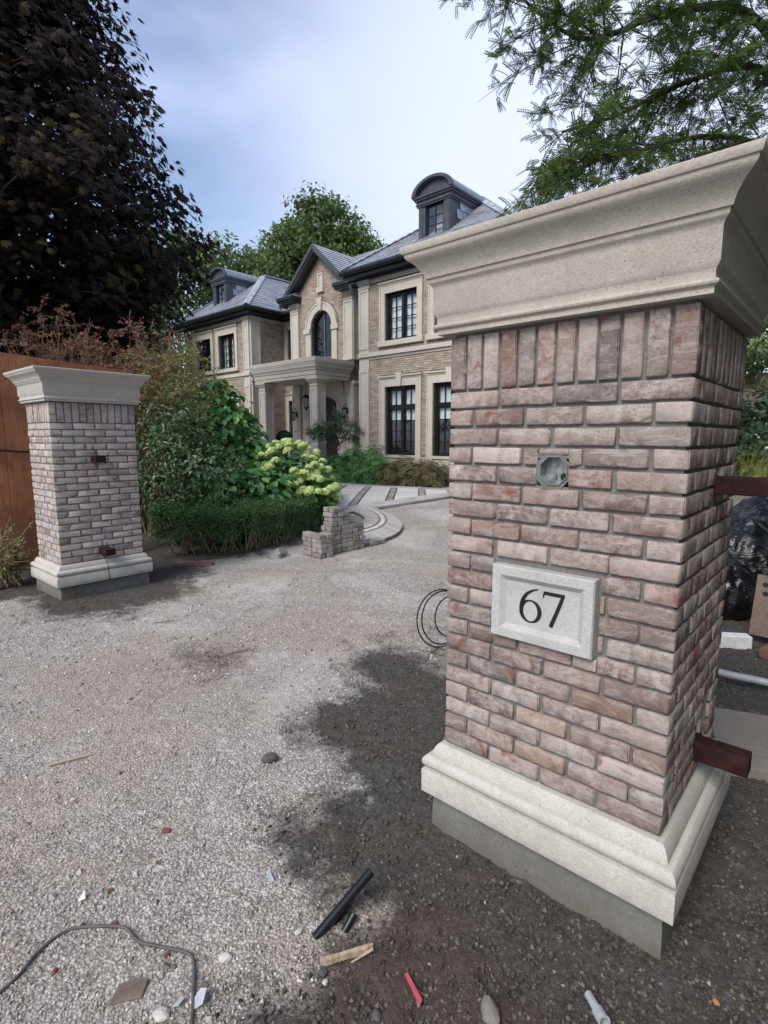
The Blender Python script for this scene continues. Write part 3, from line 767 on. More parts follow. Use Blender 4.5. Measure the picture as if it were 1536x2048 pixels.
# number plaque
pq = MB()
def plaque(mb, u0, u1, h0, h1):
    xa, xb = -u1, -u0
    loops_ = []
    for ins, y in ((0, 0.02), (0, -0.022), (0.004, -0.028), (0.030, -0.028), (0.034, -0.027), (0.052, -0.012), (0.054, -0.0115)):
        loops_.append([(xa+ins, y, h0+ins), (xb-ins, y, h0+ins), (xb-ins, y, h1-ins), (xa+ins, y, h1-ins)])
    vs = [p for l in loops_ for p in l]; fs = []
    for i in range(len(loops_)-1):
        for q in range(4):
            q2 = (q+1) % 4; fs.append((i*4+q, i*4+q2, (i+1)*4+q2, (i+1)*4+q))
    m = (len(loops_)-1)*4; fs.append((m, m+1, m+2, m+3))
    mb.add(vs, fs)
plaque(pq, *PL)
pqo = pq.build('number_plaque', M['plaque'], pr, 25)
pqo['label'] = 'rectangular stone plaque carved with the number 67'
def stroke(pts, wid, y=-0.0135, thick=0.004):
    """a broad-nib stroke: centre points (x,h) with widths, as a thin solid"""
    P = [Vector((a, b)) for a, b in pts]; vs = []; fs = []
    n = len(P)
    for i in range(n):
        d = (P[min(i+1, n-1)]-P[max(i-1, 0)]).normalized(); nn = Vector((-d.y, d.x))
        for sg in (1, -1):
            q = P[i]+nn*wid[i]*0.5*sg
            vs.append((q.x, y, q.y)); vs.append((q.x, y+thick, q.y))
    for i in range(n-1):
        a = i*4; b = a+4
        fs += [(a, a+2, b+2, b), (a+1, b+1, b+3, a+3), (a, b, b+1, a+1), (a+2, a+3, b+3, b+2)]
    fs += [(0, 1, 3, 2), ((n-1)*4, (n-1)*4+2, (n-1)*4+3, (n-1)*4+1)]
    return vs, fs
six = []; sw = []
for i in range(15):      # tail: from the tip at upper right down the left side
    t = i/14
    x = (1-t)**2*(-0.428)+2*t*(1-t)*(-0.489)+t*t*(-0.490); h = (1-t)**2*1.084+2*t*(1-t)*1.070+t*t*1.004
    six.append((x, h)); sw.append(0.0035+0.0115*math.sin(min(1, t*1.05)*math.pi/2))
cx6, ch6, rx6, rh6 = -0.4555, 1.001, 0.0345, 0.0385
for i in range(1, 27):
    a = math.pi+2*math.pi*i/28*1.02
    six.append((cx6+rx6*math.cos(a), ch6+rh6*math.sin(a)))
    sw.append(0.0045+0.0105*abs(math.cos(a))**1.4)
d6 = MB(); d6.add(*stroke(six, sw)); d6.build('digit', M['black'], pqo)
d7 = MB()
d7.add(*stroke([(-0.4075, 1.0765), (-0.39, 1.0765), (-0.36, 1.0765), (-0.334, 1.0765)], [0.012]*4))
d7.add(*stroke([(-0.4055, 1.080), (-0.4085, 1.068), (-0.4095, 1.058)], [0.006, 0.005, 0.002], -0.0138))
d7.add(*stroke([(-0.3385, 1.079), (-0.348, 1.050), (-0.3655, 1.000), (-0.3795, 0.962)], [0.010, 0.0125, 0.013, 0.0135], -0.0140))
d7.build('digit', M['black'], pqo)
# steel junction box sunk into the bricks
jb = MB()
ux0, ux1, jh0, jh1 = -0.446, -0.350, 1.446, 1.540
cxj, czj, rj = (ux0+ux1)/2, (jh0+jh1)/2, 0.047
oct_ = [(cxj+rj*1.05*math.cos(R(22.5+45*i)), czj+rj*1.05*math.sin(R(22.5+45*i))) for i in range(8)]
vs = []; fs = []
for y, s_ in ((-0.003, 1.04), (-0.003, 1.0), (0.038, 0.97)):
    vs += [(cxj+(a-cxj)*s_, y, czj+(b-czj)*s_) for a, b in oct_]
for l in range(2):
    for i in range(8): fs.append((l*8+i, l*8+(i+1) % 8, (l+1)*8+(i+1) % 8, (l+1)*8+i))
fs.append(tuple(16+i for i in range(8)))
jb.add(vs, fs)
jbo = jb.build('junction_box', M['galv'], pr)
jbo['label'] = 'open octagonal galvanised steel junction box set in the brickwork'
for a, b in ((-0.012, 0.020), (0.022, 0.020), (0.006, -0.002)):
    q = MB(); q.tube([(cxj+a, 0.037, czj+b), (cxj+a, 0.034, czj+b)], 0.0115, 14); q.build('knockout', M['galv'], jbo)
q = MB(); q.tube([(cxj-0.012, 0.036, czj-0.022), (cxj-0.012, 0.020, czj-0.022)], 0.011, 12); q.tube([(cxj-0.012, 0.021, czj-0.022), (cxj-0.012, 0.014, czj-0.022)], 0.006, 8); q.build('cable_clamp', M['galv'], jbo)
q = MB(); q.tube([(cxj+0.026, 0.036, czj-0.022), (cxj+0.026, 0.026, czj-0.022)], 0.013, 14); q.build('conduit_hole', M['black'], jbo)
# mortar bed round the box
mb = MB(); vs = []; fs = []
for a, b in oct_:
    dx, dz = a-cxj, b-czj
    ex_, ez_ = ((-BX[0]+0.004 if dx > 0 else -BX[1]-0.004)-cxj), ((BX[3]+0.004 if dz > 0 else BX[2]-0.004)-czj)
    if abs(dx) > abs(dz): tx_, tz_ = ex_, ez_*abs(dz)/0.019*0.45
    else: tx_, tz_ = ex_*abs(dx)/0.019*0.45, ez_
    vs += [(a+dx*0.035, 0.002, b+dz*0.035), (cxj+tx_, 0.003, czj+tz_), (a+dx*0.035, 0.03, b+dz*0.035)]
for i in range(8):
    j = (i+1) % 8; fs += [(i*3, j*3, j*3+1, i*3+1), (i*3, i*3+2, j*3+2, j*3)]
mb.add(vs, fs)
mb.box(-BX[1]-0.004, -BX[0]+0.004, 0.006, 0.012, BX[3]-0.012, BX[3]+0.004); mb.box(-BX[1]-0.004, -BX[0]+0.004, 0.006, 0.012, BX[2]-0.004, BX[2]+0.008)
mb.build('mortar_patch', M['mortar'], pr)
# steel stubs on the shaded side: local +x
def stub(parent, x0, x1, y0, y1, z0, z1, label=None):
    mb = MB(); w = 0.004
    vs = [(x0,y0,z0),(x0,y1,z0),(x0,y1,z1),(x0,y0,z1),(x1,y0,z0),(x1,y1,z0),(x1,y1,z1),(x1,y0,z1)]
    mb.box(x0, x1, y0, y1, z0, z1)
    o = mb.build('steel_stub', M['maroon'], parent)
    bv = o.modifiers.new('bevel', 'BEVEL'); bv.width = 0.004; bv.segments = 2
    if label: o['label'] = label
    return o
stub(pr, -0.06, 1.05, 0.392, 0.482, 1.412, 1.470, 'long maroon steel rail running out of the pillar to the right')
stub(pr, -0.06, 0.165, 0.405, 0.480, 0.435, 0.505, 'short maroon steel bracket low on the shaded side')
# dark recess low on the side with a blue-grey conduit in it
mb = MB(); mb.box(-0.0745, -0.068, 0.505, 0.640, 0.40, 0.64); mb.build('recess', M['black'], pr)
mb = MB(); mb.tube([(-0.03, 0.57, 0.36), (-0.03, 0.565, 0.44), (-0.05, 0.56, 0.50)], 0.028, 12); mb.build('conduit', M['black_plastic'], pr)

# far pillar
pl, _ = pillar((-3.214, 5.2462), 0.8588, 0.8269, 0.6465, -0.0222, M['brick_pale'], M['cap_pale'],
    'paler brick gate pillar with two maroon stubs in front of the stained plywood', 'brick gate pillars', True,
    [(0.355, 0.465, 1.355, 1.42), (0.37, 0.48, 0.40, 0.46)], [(0.16, 0.18, 1.50, 1.58)])
def stub2(x0, x1, z0, z1, out):
    mb = MB(); mb.box(x0, x1, -out, 0.05, z0, z1)
    o = mb.build('steel_stub', M['maroon'], pl); bv = o.modifiers.new('bevel', 'BEVEL'); bv.width = 0.004; bv.segments = 2
stub2(0.360, 0.462, 1.357, 1.422, 0.10); stub2(0.370, 0.475, 0.395, 0.462, 0.15)

# ------------------------------------------------------------------ the house (local x along the front, local y into the house)
HY = -0.735
HO = (-0.80693364, 19.0, 0.0)
house = empty('brick_house', HO, HY)
tag(house, 'two storey tan brick mansion with limestone trim, slate roof and columned porch', 'house')
def hb(*boxes):
    """boxes given as s0,s1,t0,t1,h0,h1 with t outward"""
    mb = MB()
    for s0, s1, t0, t1, h0, h1 in boxes: mb.box(s0, s1, -t1, -t0, h0, h1)
    return mb
def hpart(name, mat, *boxes, parent=None, smooth=None, bevel=0.0):
    o = hb(*boxes).build(name, mat, parent or house, smooth)
    if bevel:
        b = o.modifiers.new('bevel', 'BEVEL'); b.width = bevel; b.segments = 1
    return o
def brick_face(mb, s0, s1, h0, h1, place, block=lambda a, b: [], clip=None):
    """running-bond bricks, each a box; place(u0,u1,h0,h1) adds one"""
    k = 0; h = h0
    while h+0.055 <= h1+1e-6:
        lo, hi = s0, s1
        if clip:
            c = clip(h, h+0.055)
            if c is None: h += 0.0665; k += 1; continue
            lo, hi = max(lo, c[0]), min(hi, c[1])
        for a, b in free_intervals(lo, hi, block(h, h+0.055)):
            u = a-((k % 2)*0.11)-(a % 0.22 if False else 0)
            u = math.floor((a-(k % 2)*0.11)/0.22)*0.22+(k % 2)*0.11
            while u < b:
                p, q = max(u, a), min(u+0.21, b)
                if q-p > 0.02: place(p, q, h, h+0.055)
                u += 0.22
        h += 0.0665; k += 1

def window(s0, s1, h0, h1, t, casements=2, cols=2, rows=(4,), transom=None, curtain=None, label=None):
    """dark frame with muntins, glass panes as sub-parts, curtain, dark room behind"""
    fr = MB(); fw = 0.075; d0, d1 = t-0.20, t-0.11
    def bx(a, b, c, d, e=d0, f=d1): fr.box(a, b, -f, -e, c, d)
    bx(s0, s0+fw, h0, h1); bx(s1-fw, s1, h0, h1); bx(s0+fw, s1-fw, h0, h0+fw*0.8); bx(s0+fw, s1-fw, h1-fw*1.25, h1)
    panes = []
    a0, a1 = s0+fw, s1-fw
    mull = 0.105
    cw = (a1-a0-mull*(casements-1))/casements
    zones = []
    b0, b1 = h0+fw*0.8, h1-fw*1.25
    if transom is None: zones = [(b0, b1, rows[0])]
    else: zones = [(b0, transom-0.05, rows[0]), (transom+0.05, b1, rows[1])]; 
    for ci in range(casements):
        ca = a0+ci*(cw+mull)
        if ci: bx(ca-mull, ca, b0, b1, d0, d1+0.012)
        for z0, z1, nr in zones:
            sw_ = 0.035
            bx(ca, ca+sw_, z0, z1, d0, d1-0.02); bx(ca+cw-sw_, ca+cw, z0, z1, d0, d1-0.02)
            bx(ca+sw_, ca+cw-sw_, z0, z0+sw_, d0, d1-0.02); bx(ca+sw_, ca+cw-sw_, z1-sw_, z1, d0, d1-0.02)
            pa, pb, pc, pd = ca+sw_, ca+cw-sw_, z0+sw_, z1-sw_
            bw = 0.022
            pw = (pb-pa-bw*(cols-1))/cols; ph = (pd-pc-bw*(nr-1))/nr
            for i in range(1, cols): bx(pa+i*(pw+bw)-bw, pa+i*(pw+bw), pc, pd, d0+0.02, d1-0.025)
            for j in range(1, nr):
                for i in range(cols):
                    bx(pa+i*(pw+bw), pa+i*(pw+bw)+pw, pc+j*(ph+bw)-bw, pc+j*(ph+bw), d0+0.02, d1-0.028)
            for i in range(cols):
                for j in range(nr):
                    panes.append((pa+i*(pw+bw), pa+i*(pw+bw)+pw, pc+j*(ph+bw), pc+j*(ph+bw)+ph))
    if transom is not None:
        for ci in range(casements):
            ca = a0+ci*(cw+mull); bx(ca, ca+cw, transom-0.05, transom+0.05, d0, d1+0.006)
    w = fr.build('window', M['black'], house)
    if label: w['label'] = label
    for a, b, c, d in panes:
        p = MB(); p.box(a+0.001, b-0.001, -(d0+0.042), -(d0+0.036), c+0.001, d-0.001); p.build('pane', M['glass'], w)
    if curtain is not None:
        cm = MB(); n = 26; vs = []; fs = []
        for i in range(n+1):
            u = a0+(a1-a0)*i/n; yy = -(t-0.235)+0.012*math.sin(i*1.9)+0.008*math.sin(i*0.7)
            vs += [(u, yy, curtain[0]), (u, yy, curtain[1])]
        for i in range(n): fs.append((2*i, 2*i+2, 2*i+3, 2*i+1))
        cm.add(vs, fs); cm.build('curtain', M['curtain'], w, 60)
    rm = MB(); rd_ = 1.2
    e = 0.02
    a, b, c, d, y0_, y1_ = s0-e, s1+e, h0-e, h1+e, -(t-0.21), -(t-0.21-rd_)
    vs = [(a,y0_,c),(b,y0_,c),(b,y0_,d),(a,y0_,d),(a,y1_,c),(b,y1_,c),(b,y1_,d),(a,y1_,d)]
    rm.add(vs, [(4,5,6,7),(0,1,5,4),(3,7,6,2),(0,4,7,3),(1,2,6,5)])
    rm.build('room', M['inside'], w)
    return w
def surround(s0, s1, h0, h1, t, wl=0.225, top=0.30, key=False, sill=True, foot=None, label=None):
    """limestone architrave round an opening, keystone and sill"""
    mb = MB(); o0, o1 = t-0.12, t+0.045
    def bx(a, b, c, d, e=o0, f=o1): mb.box(a, b, -f, -e, c, d)
    zb = h0 if foot is None else foot
    bx(s0-wl, s0, zb, h1); bx(s1, s1+wl, zb, h1); bx(s0-wl, s1+wl, h1, h1+top)
    # raised outer fillets and crown
    bx(s0-wl, s0-wl+0.05, zb, h1+top, o1, o1+0.02); bx(s1+wl-0.05, s1+wl, zb, h1+top, o1, o1+0.02)
    bx(s0-wl+0.05, s1+wl-0.05, h1+top-0.05, h1+top, o1, o1+0.02)
    bx(s0-wl-0.03, s1+wl+0.03, h1+top, h1+top+0.045, o0, o1+0.06)
    if key:
        c = (s0+s1)/2
        vs = []
        for y in (-(o1+0.075), -o0):
            vs += [(c-0.085, y, h1-0.01), (c+0.085, y, h1-0.01), (c+0.125, y, h1+top+0.13), (c-0.125, y, h1+top+0.13)]
        mb.add(vs, [(0,1,2,3),(4,7,6,5),(0,4,5,1),(1,5,6,2),(2,6,7,3),(3,7,4,0)])
    ob = mb.build('window_surround', M['stone'], house)
    if sill:
        hpart('window_sill', M['stone'], (s0-wl-0.06, s1+wl+0.05, t-0.12, t+0.11, h0-0.165, h0), bevel=0.01)
    if foot is not None:
        hpart('window_apron', M['stone'], (s0, s1, t-0.12, t+0.02, foot, h0-0.09), (s0+0.08, s1-0.08, t+0.02, t+0.035, foot+0.06, h0-0.14), (s0-0.0, s1, t-0.12, t+0.07, h0-0.09, h0-0.005))
    return ob

EAVE = 6.82
# --- openings: s0,s1,h0,h1
RW_U = [(1.15, 2.48, 4.72, 6.21), (3.15, 4.48, 4.72, 6.21)]
RW_G = [(1.15, 2.46, 1.05, 3.27), (3.13, 4.44, 1.05, 3.27)]
mir = lambda o: (-6.98-o[1], -6.98-o[0], o[2], o[3])
LW_U = [mir(o) for o in RW_U]; LW_G = [mir(o) for o in RW_G]
TL_ = -0.35
def facade(s0, s1, t, ups, gfs, foot):
    ops = ups+gfs
    core = MB()
    for a, b, c, d in wall_cells(s0, s1, 0.0, EAVE, ops): core.box(a, b, 0.012-t, 0.30-t, c, d)
    core.build('wall', M['hmortar'], house)
    bm_ = MB()
    def block(a, b):
        r = []
        for o in ups:
            if a < o[3]+0.35 and b > o[2]-0.165: r.append((o[0]-0.23, o[1]+0.23))
        for o in gfs:
            if a < o[3]+0.35 and b > foot: r.append((o[0]-0.23, o[1]+0.23))
            if a < o[3]+0.44 and b > o[3]: r.append(((o[0]+o[1])/2-0.13, (o[0]+o[1])/2+0.13))
        if a < 4.44 and b > 4.19: r.append((s0-1, s1+1))
        if a < 1.02 and b > 0.84: r.append((s0-1, s1+1))
        return r
    brick_face(bm_, s0, s1, 0.87, 6.63, lambda p, q, c, d: bm_.box(p, q, -t-0.004, 0.03-t, c, d), block)
    o = bm_.build('brickwork', M['hbrick'], house); o['kind'] = 'stuff'
    # bands
    hpart('belt_course', M['stone'], (s0-0.04, s1, t-0.02, t+0.10, 4.29, 4.43), (s0-0.02, s1, t-0.02, t+0.035, 4.20, 4.29), bevel=0.008)
    hpart('frieze', M['stone'], (s0-0.0, s1, t-0.02, t+0.03, 6.64, EAVE-0.002))
    segs = []; cur = s0-0.03
    for o in sorted(gfs):
        segs.append((cur, o[0]-0.225, t-0.02, t+0.075, 0.85, 1.0)); cur = o[1]+0.225
    segs.append((cur, s1, t-0.02, t+0.075, 0.85, 1.0))
    for sgm in segs: hpart('plinth', M['stone'], sgm)
    hpart('foundation', M['concrete'], (s0, s1, t-0.05, t-0.004, 0.0, 0.86))
facade(0.0, 5.6, 0.0, RW_U, RW_G, 0.72)
facade(-12.58, -6.98, TL_, LW_U, LW_G, 0.72)
def pilaster(s0, s1, t, h0, h1, cap=True, base=True, out=0.055):
    mb = MB()
    def bx(a, b, c, d, e, f): mb.box(a, b, -f, -e, c, d)
    bx(s0, s1, h0, h1, t-0.02, t+out)
    w = 0.075
    bx(s0, s0+w, h0+0.12, h1-0.30, t+out, t+out+0.022); bx(s1-w, s1, h0+0.12, h1-0.30, t+out, t+out+0.022)
    bx(s0+w, s1-w, h1-0.40, h1-0.30, t+out, t+out+0.022); bx(s0+w, s1-w, h0+0.12, h0+0.22, t+out, t+out+0.022)
    if cap:
        bx(s0-0.02, s1+0.02, h1-0.30, h1-0.24, t-0.02, t+out+0.035)
        bx(s0-0.03, s1+0.03, h1-0.10, h1, t-0.02, t+out+0.075); bx(s0-0.02, s1+0.02, h1-0.16, h1-0.10, t-0.02, t+out+0.045)
    if base: bx(s0-0.02, s1+0.02, h0, h0+0.12, t-0.02, t+out+0.04)
    return mb.build('pilaster', M['stone'], house)
def side_pilaster(s, t0, t1, h0, h1, out=0.055):
    mb = MB()
    def bx(ta, tb, c, d, e, f): mb.box(s+e, s+f, -tb, -ta, c, d)
    w = 0.075
    bx(t0, t1, h0, h1, -0.02, out)
    bx(t0, t0+w, h0+0.12, h1-0.30, out, out+0.022); bx(t1-w, t1, h0+0.12, h1-0.30, out, out+0.022)
    bx(t0+w, t1-w, h1-0.40, h1-0.30, out, out+0.022); bx(t0+w, t1-w, h0+0.12, h0+0.22, out, out+0.022)
    bx(t0-0.02, t1+0.02, h1-0.30, h1-0.24, -0.02, out+0.035); bx(t0-0.03, t1+0.03, h1-0.10, h1, -0.02, out+0.075); bx(t0-0.02, t1+0.02, h1-0.16, h1-0.10, -0.02, out+0.045)
    bx(t0-0.02, t1+0.02, h0, h0+0.12, -0.02, out+0.04)
    return mb.build('pilaster', M['stone'], house)
pilaster(0.0, 0.46, 0.0, 4.43, 6.80, base=False); pilaster(0.0, 0.45, 0.0, 1.0, 4.20, cap=False)
pilaster(-7.42, -6.98, TL_, 4.43, 6.80, base=False); pilaster(-7.42, -6.98, TL_, 1.0, 4.20, cap=False)
side_pilaster(-6.98, TL_-0.49, TL_-0.0, 4.43, 6.80); side_pilaster(-6.98, TL_-0.49, TL_, 0.9, 4.20)
# brick end wall of the near wing
bm_ = MB()
brick_face(bm_, -9.0, 0.0, 0.87, 6.63, lambda p, q, c, d: bm_.box(5.6, 5.63, -q, -p, c, d), lambda a, b: [(-20, 20)] if (a < 4.44 and b > 4.19) else [])
o = bm_.build('brickwork', M['hbrick'], house); o['kind'] = 'stuff'
hpart('belt_course', M['stone'], (5.58, 5.70, -9.0, 0.0, 4.29, 4.43)); hpart('frieze', M['stone'], (5.58, 5.63, -9.0, 0.0, 6.64, EAVE-0.002))
# side wall of the far wing
bm_ = MB()
brick_face(bm_, -2.2, TL_-0.5, 0.5, 6.63, lambda p, q, c, d: bm_.box(-6.98-0.03, -6.98, -q, -p, c, d))
o = bm_.build('brickwork', M['hbrick'], house); o['kind'] = 'stuff'
hpart('wall', M['hmortar'], (-7.28, -6.992, -6.0, TL_-0.30, 0.0, EAVE))
for wb in ((-12.57, -12.28, -9.0, TL_-0.30, 0.0, EAVE), (0.012, 0.30, -6.0, -0.30, 0.0, EAVE), (5.3, 5.588, -9.0, -0.30, 0.0, EAVE)): hpart('wall', M['hmortar'], wb)
hpart('frieze', M['stone'], (-6.98-0.02, -6.98+0.03, -2.2, TL_-0.50, 6.64, EAVE-0.002))
for o in RW_U: surround(*o, 0.0); 
for o in LW_U: surround(*o, TL_)
for o in RW_G: surround(*o, 0.0, key=True, sill=False, foot=0.72)
for o in LW_G: surround(*o, TL_, key=True, sill=False, foot=0.72)
for o in RW_U: window(*o, 0.0, rows=(4,), curtain=(4.74, 6.19))
for o in LW_U: window(*o, TL_, rows=(4,), curtain=(4.74, 6.19) if o[0] > -10 else None)
for o in RW_G: window(*o, 0.0, rows=(4, 1), transom=2.60, curtain=(2.18, 3.25))
for o in LW_G: window(*o, TL_, rows=(4, 1), transom=2.60)
# --- recess walls with the narrow windows
TR_ = -2.2
NW = [(-6.74, -6.25, 3.6, 6.43), (-6.74, -6.25, 0.9, 4.86-1.6)]
NW = [(-6.74, -6.20, 4.60, 6.42), (-6.74, -6.20, 0.95, 3.28)]
core = MB()
for a, b, c, d in wall_cells(-6.99, -5.25, 0.0, EAVE, NW): core.box(a, b, 0.012-TR_, 0.30-TR_, c, d)
core.build('wall', M['hmortar'], house)
MB().box(-1.70, 0.0, 0.012-TR_, 0.30-TR_, 0.0, EAVE).build('wall', M['hmortar'], house)
bm_ = MB()
brick_face(bm_, -6.98, -5.25, 0.5, 6.8, lambda p, q, c, d: bm_.box(p, q, -TR_, 0.03-TR_, c, d), lambda a, b: [(o[0]-0.23, o[1]+0.23) for o in NW if a < o[3]+0.33 and b > o[2]-0.17])
brick_face(bm_, -1.68, 0.0, 0.5, 6.8, lambda p, q, c, d: bm_.box(p, q, -TR_, 0.03-TR_, c, d))
o = bm_.build('brickwork', M['hbrick'], house); o['kind'] = 'stuff'
for o in NW: surround(*o, TR_, top=0.28); window(*o, TR_, casements=1, cols=1, rows=(1,))
# --- gabled entrance bay
TG = -1.30; GC = -3.44; GX0, GX1 = -5.26, -1.62
PEAK = 8.78; GE = 7.02; HW = (GX1-GX0)/2
ARW = 0.625; ARS = 5.98-0.20; ART = 6.62
def arch_half(h):      # half width of the arched opening at height h (elliptical head)
    if h <= 5.98: return ARW
    r = (h-5.98)/(ART-5.98)
    return ARW*math.sqrt(max(0, 1-r*r)) if r < 1 else 0.0
def gable_half(h): return HW if h < GE else HW*(PEAK-h)/(PEAK-GE)
core = MB(); yb0, yb1 = 0.012-TG, 0.30-TG
DRW, DRH = 0.86, 3.25
core.box(GX0, GX1, yb0, yb1, 4.43, 4.80); core.box(GX0, GC-DRW, yb0, yb1, 0.0, 4.43); core.box(GC+DRW, GX1, yb0, yb1, 0.0, 4.43); core.box(GC-DRW, GC+DRW, yb0, yb1, DRH, 4.43)
hs_ = [4.80, 5.98]+[5.98+(ART-5.98)*math.sin(R(a)) for a in (15, 30, 45, 60, 70, 80, 90)]
for a, b in zip(hs_[:-1], hs_[1:]):
    w0, w1 = arch_half(a+1e-6), arch_half(b-1e-6)
    for sg in (-1, 1):
        xo = GX0 if sg < 0 else GX1
        pts = [(xo, a), (GC+sg*w0, a), (GC+sg*w1, b), (xo, b)]
        vs = [(x, yb0, z) for x, z in pts]+[(x, yb1, z) for x, z in pts]
        core.add(vs, [(0,1,2,3),(4,7,6,5),(0,4,5,1),(1,5,6,2),(2,6,7,3),(3,7,4,0)])
pts = [(GX0, ART), (GX1, ART), (GX1, GE), (GC, PEAK), (GX0, GE)]
vs = [(x, yb0, z) for x, z in pts]+[(x, yb1, z) for x, z in pts]
core.add(vs, [(0,1,2,3,4),(9,8,7,6,5),(0,5,6,1),(1,6,7,2),(2,7,8,3),(3,8,9,4),(4,9,5,0)])
core.build('wall', M['hmortar'], house)
bm_ = MB()
def gblock(a, b):
    r = []
    m = (a+b)/2
    if b > 4.60 and a < 5.98: r.append((GC-ARW-0.32, GC+ARW+0.32))
    elif 5.98 <= a < 7.0:
        q = (m-5.98)/0.98
        if q < 1: r.append((GC-1.0*math.sqrt(1-q*q), GC+1.0*math.sqrt(1-q*q)))
    if b > 7.30 and a < 8.05: r.append((GC-0.165, GC+0.165))
    if b > 6.6 and a < 7.12: r.append((GC-0.15, GC+0.15))
    if a < 3.9: r.append((GC-1.25, GC+1.25))
    return r
brick_face(bm_, GX0, GX1, 0.5, PEAK, lambda p, q, c, d: bm_.box(p, q, -TG, 0.03-TG, c, d), gblock, lambda a, b: (GC-gable_half(b), GC+gable_half(b)) if gable_half(b) > 0.06 else None)
brick_face(bm_, -2.2, TG, 0.5, 6.8, lambda p, q, c, d: bm_.box(GX1-0.03, GX1, -q, -p, c, d))
o = bm_.build('brickwork', M['hbrick'], house); o['kind'] = 'stuff'
for wb in ((GX1-0.30, GX1-0.012, -3.2, TG-0.30, 0, GE), (GX0+0.012, GX0+0.30, -3.2, TG-0.30, 0, GE)): hpart('wall', M['hmortar'], wb)
# bay pilasters (front and the visible right flank)
pilaster(GX0, GX0+0.50, TG, 4.55, 7.06, out=0.09); pilaster(GX1-0.46, GX1+0.02, TG, 4.55, 7.06, out=0.09)
side_pilaster(GX1, TG-0.55, TG+0.07, 4.55, 7.06, out=0.03)
pilaster(GX0, GX0+0.50, TG, 0.55, 3.76, out=0.09, cap=False); pilaster(GX1-0.46, GX1+0.02, TG, 0.55, 3.76, out=0.09, cap=False)
side_pilaster(GX1, TG-0.55, TG+0.07, 0.55, 3.76, out=0.03)
# arch surround
ar = MB()
def arc_pts(w, hgt, z, n=18): return [(GC+w*math.cos(R(180-180*i/n)), z+hgt*math.sin(R(180-180*i/n))) for i in range(n+1)]
for (wi, hi_, wo, ho, f) in ((ARW, ART-5.98, ARW+0.24, ART-5.98+0.25, 0.05), (ARW+0.24, ART-5.98+0.25, ARW+0.30, ART-5.98+0.31, 0.075)):
    A_, B_ = arc_pts(wi, hi_, 5.98), arc_pts(wo, ho, 5.98)
    vs = []; fs = []
    for (x, z), (X, Z) in zip(A_, B_):
        vs += [(x, -(TG+f), z), (X, -(TG+f), Z), (X, -(TG-0.12), Z), (x, -(TG-0.12), z)]
    for i in range(len(A_)-1):
        for q in range(4):
            q2 = (q+1) % 4; fs.append((i*4+q, i*4+4+q, i*4+4+q2, i*4+q2))
    fs += [(0,1,2,3), tuple(len(vs)-4+q for q in (3,2,1,0))]
    ar.add(vs, fs)
def abx(a, b, c, d, e, f): ar.box(a, b, -f, -e, c, d)
for sg in (-1, 1):
    a, b = sorted((GC+sg*ARW, GC+sg*(ARW+0.30)))
    abx(a, b, 4.62, 5.80, TG-0.12, TG+0.05)
    a, b = sorted((GC+sg*(ARW-0.0), GC+sg*(ARW+0.40)))
    abx(a, b, 5.80, 5.98, TG-0.12, TG+0.10)
abx(GC-ARW-0.30, GC+ARW+0.30, 4.50, 4.62, TG-0.12, TG+0.08)
ar.build('window_surround', M['stone'], house, 40)
vs = []
for y in (-(TG+0.13), -(TG-0.05)): vs += [(GC-0.10, y, 6.60), (GC+0.10, y, 6.60), (GC+0.15, y, 7.09), (GC-0.15, y, 7.09)]
MB().add(vs, [(0,1,2,3),(4,7,6,5),(0,4,5,1),(1,5,6,2),(2,6,7,3),(3,7,4,0)]).build('keystone', M['stone'], house)
hpart('stone_niche', M['stone'], (GC-0.155, GC+0.155, TG-0.02, TG+0.02, 7.45, 8.03), (GC-0.155, GC-0.09, TG+0.02, TG+0.05, 7.45, 8.03), (GC+0.09, GC+0.155, TG+0.02, TG+0.05, 7.45, 8.03), (GC-0.09, GC+0.09, TG+0.02, TG+0.05, 7.96, 8.03), (GC-0.20, GC+0.20, TG-0.02, TG+0.09, 7.30, 7.45))
# arched window
aw = MB()
A_, B_ = arc_pts(ARW-0.09, ART-5.98-0.09, 5.98), arc_pts(ARW-0.002, ART-5.98-0.002, 5.98)
A_ = [(A_[0][0], 4.72)]+A_+[(A_[-1][0], 4.72)]; B_ = [(B_[0][0], 4.63)]+B_+[(B_[-1][0], 4.63)]
vs = []; fs = []
for (x, z), (X, Z) in zip(A_, B_): vs += [(x, -(TG-0.10), z), (X, -(TG-0.10), Z), (X, -(TG-0.20), Z), (x, -(TG-0.20), z)]
n_ = len(A_)
for i in range(n_):
    j = (i+1) % n_
    for q in range(4):
        q2 = (q+1) % 4; fs.append((i*4+q, j*4+q, j*4+q2, i*4+q2))
aw.add(vs, fs)
awo = aw.build('window', M['black'], house); awo['label'] = 'tall arched window above the porch roof'
mm = MB(); mm.box(GC+0.02, GC+0.045, -(TG-0.12), -(TG-0.18), 4.72, 6.50); mm.build('glazing_bar', M['lead_pale'], awo)
for sg in (-1, 1):
    half = [p for p in A_ if (p[0]-GC-0.03)*sg >= 0]
    if sg < 0: half = half+[(GC+0.018, 6.53), (GC+0.018, 4.72)]
    else: half = [(GC+0.047, 4.72), (GC+0.047, 6.53)]+half
    MB().add([(x, -(TG-0.16), z) for x, z in half], [tuple(range(len(half)))]).build('pane', M['glass'], awo)
rm = MB(); a, b, c, d, y0_, y1_ = GC-ARW-0.02, GC+ARW+0.02, 4.6, 6.66, -(TG-0.21), -(TG-1.6)
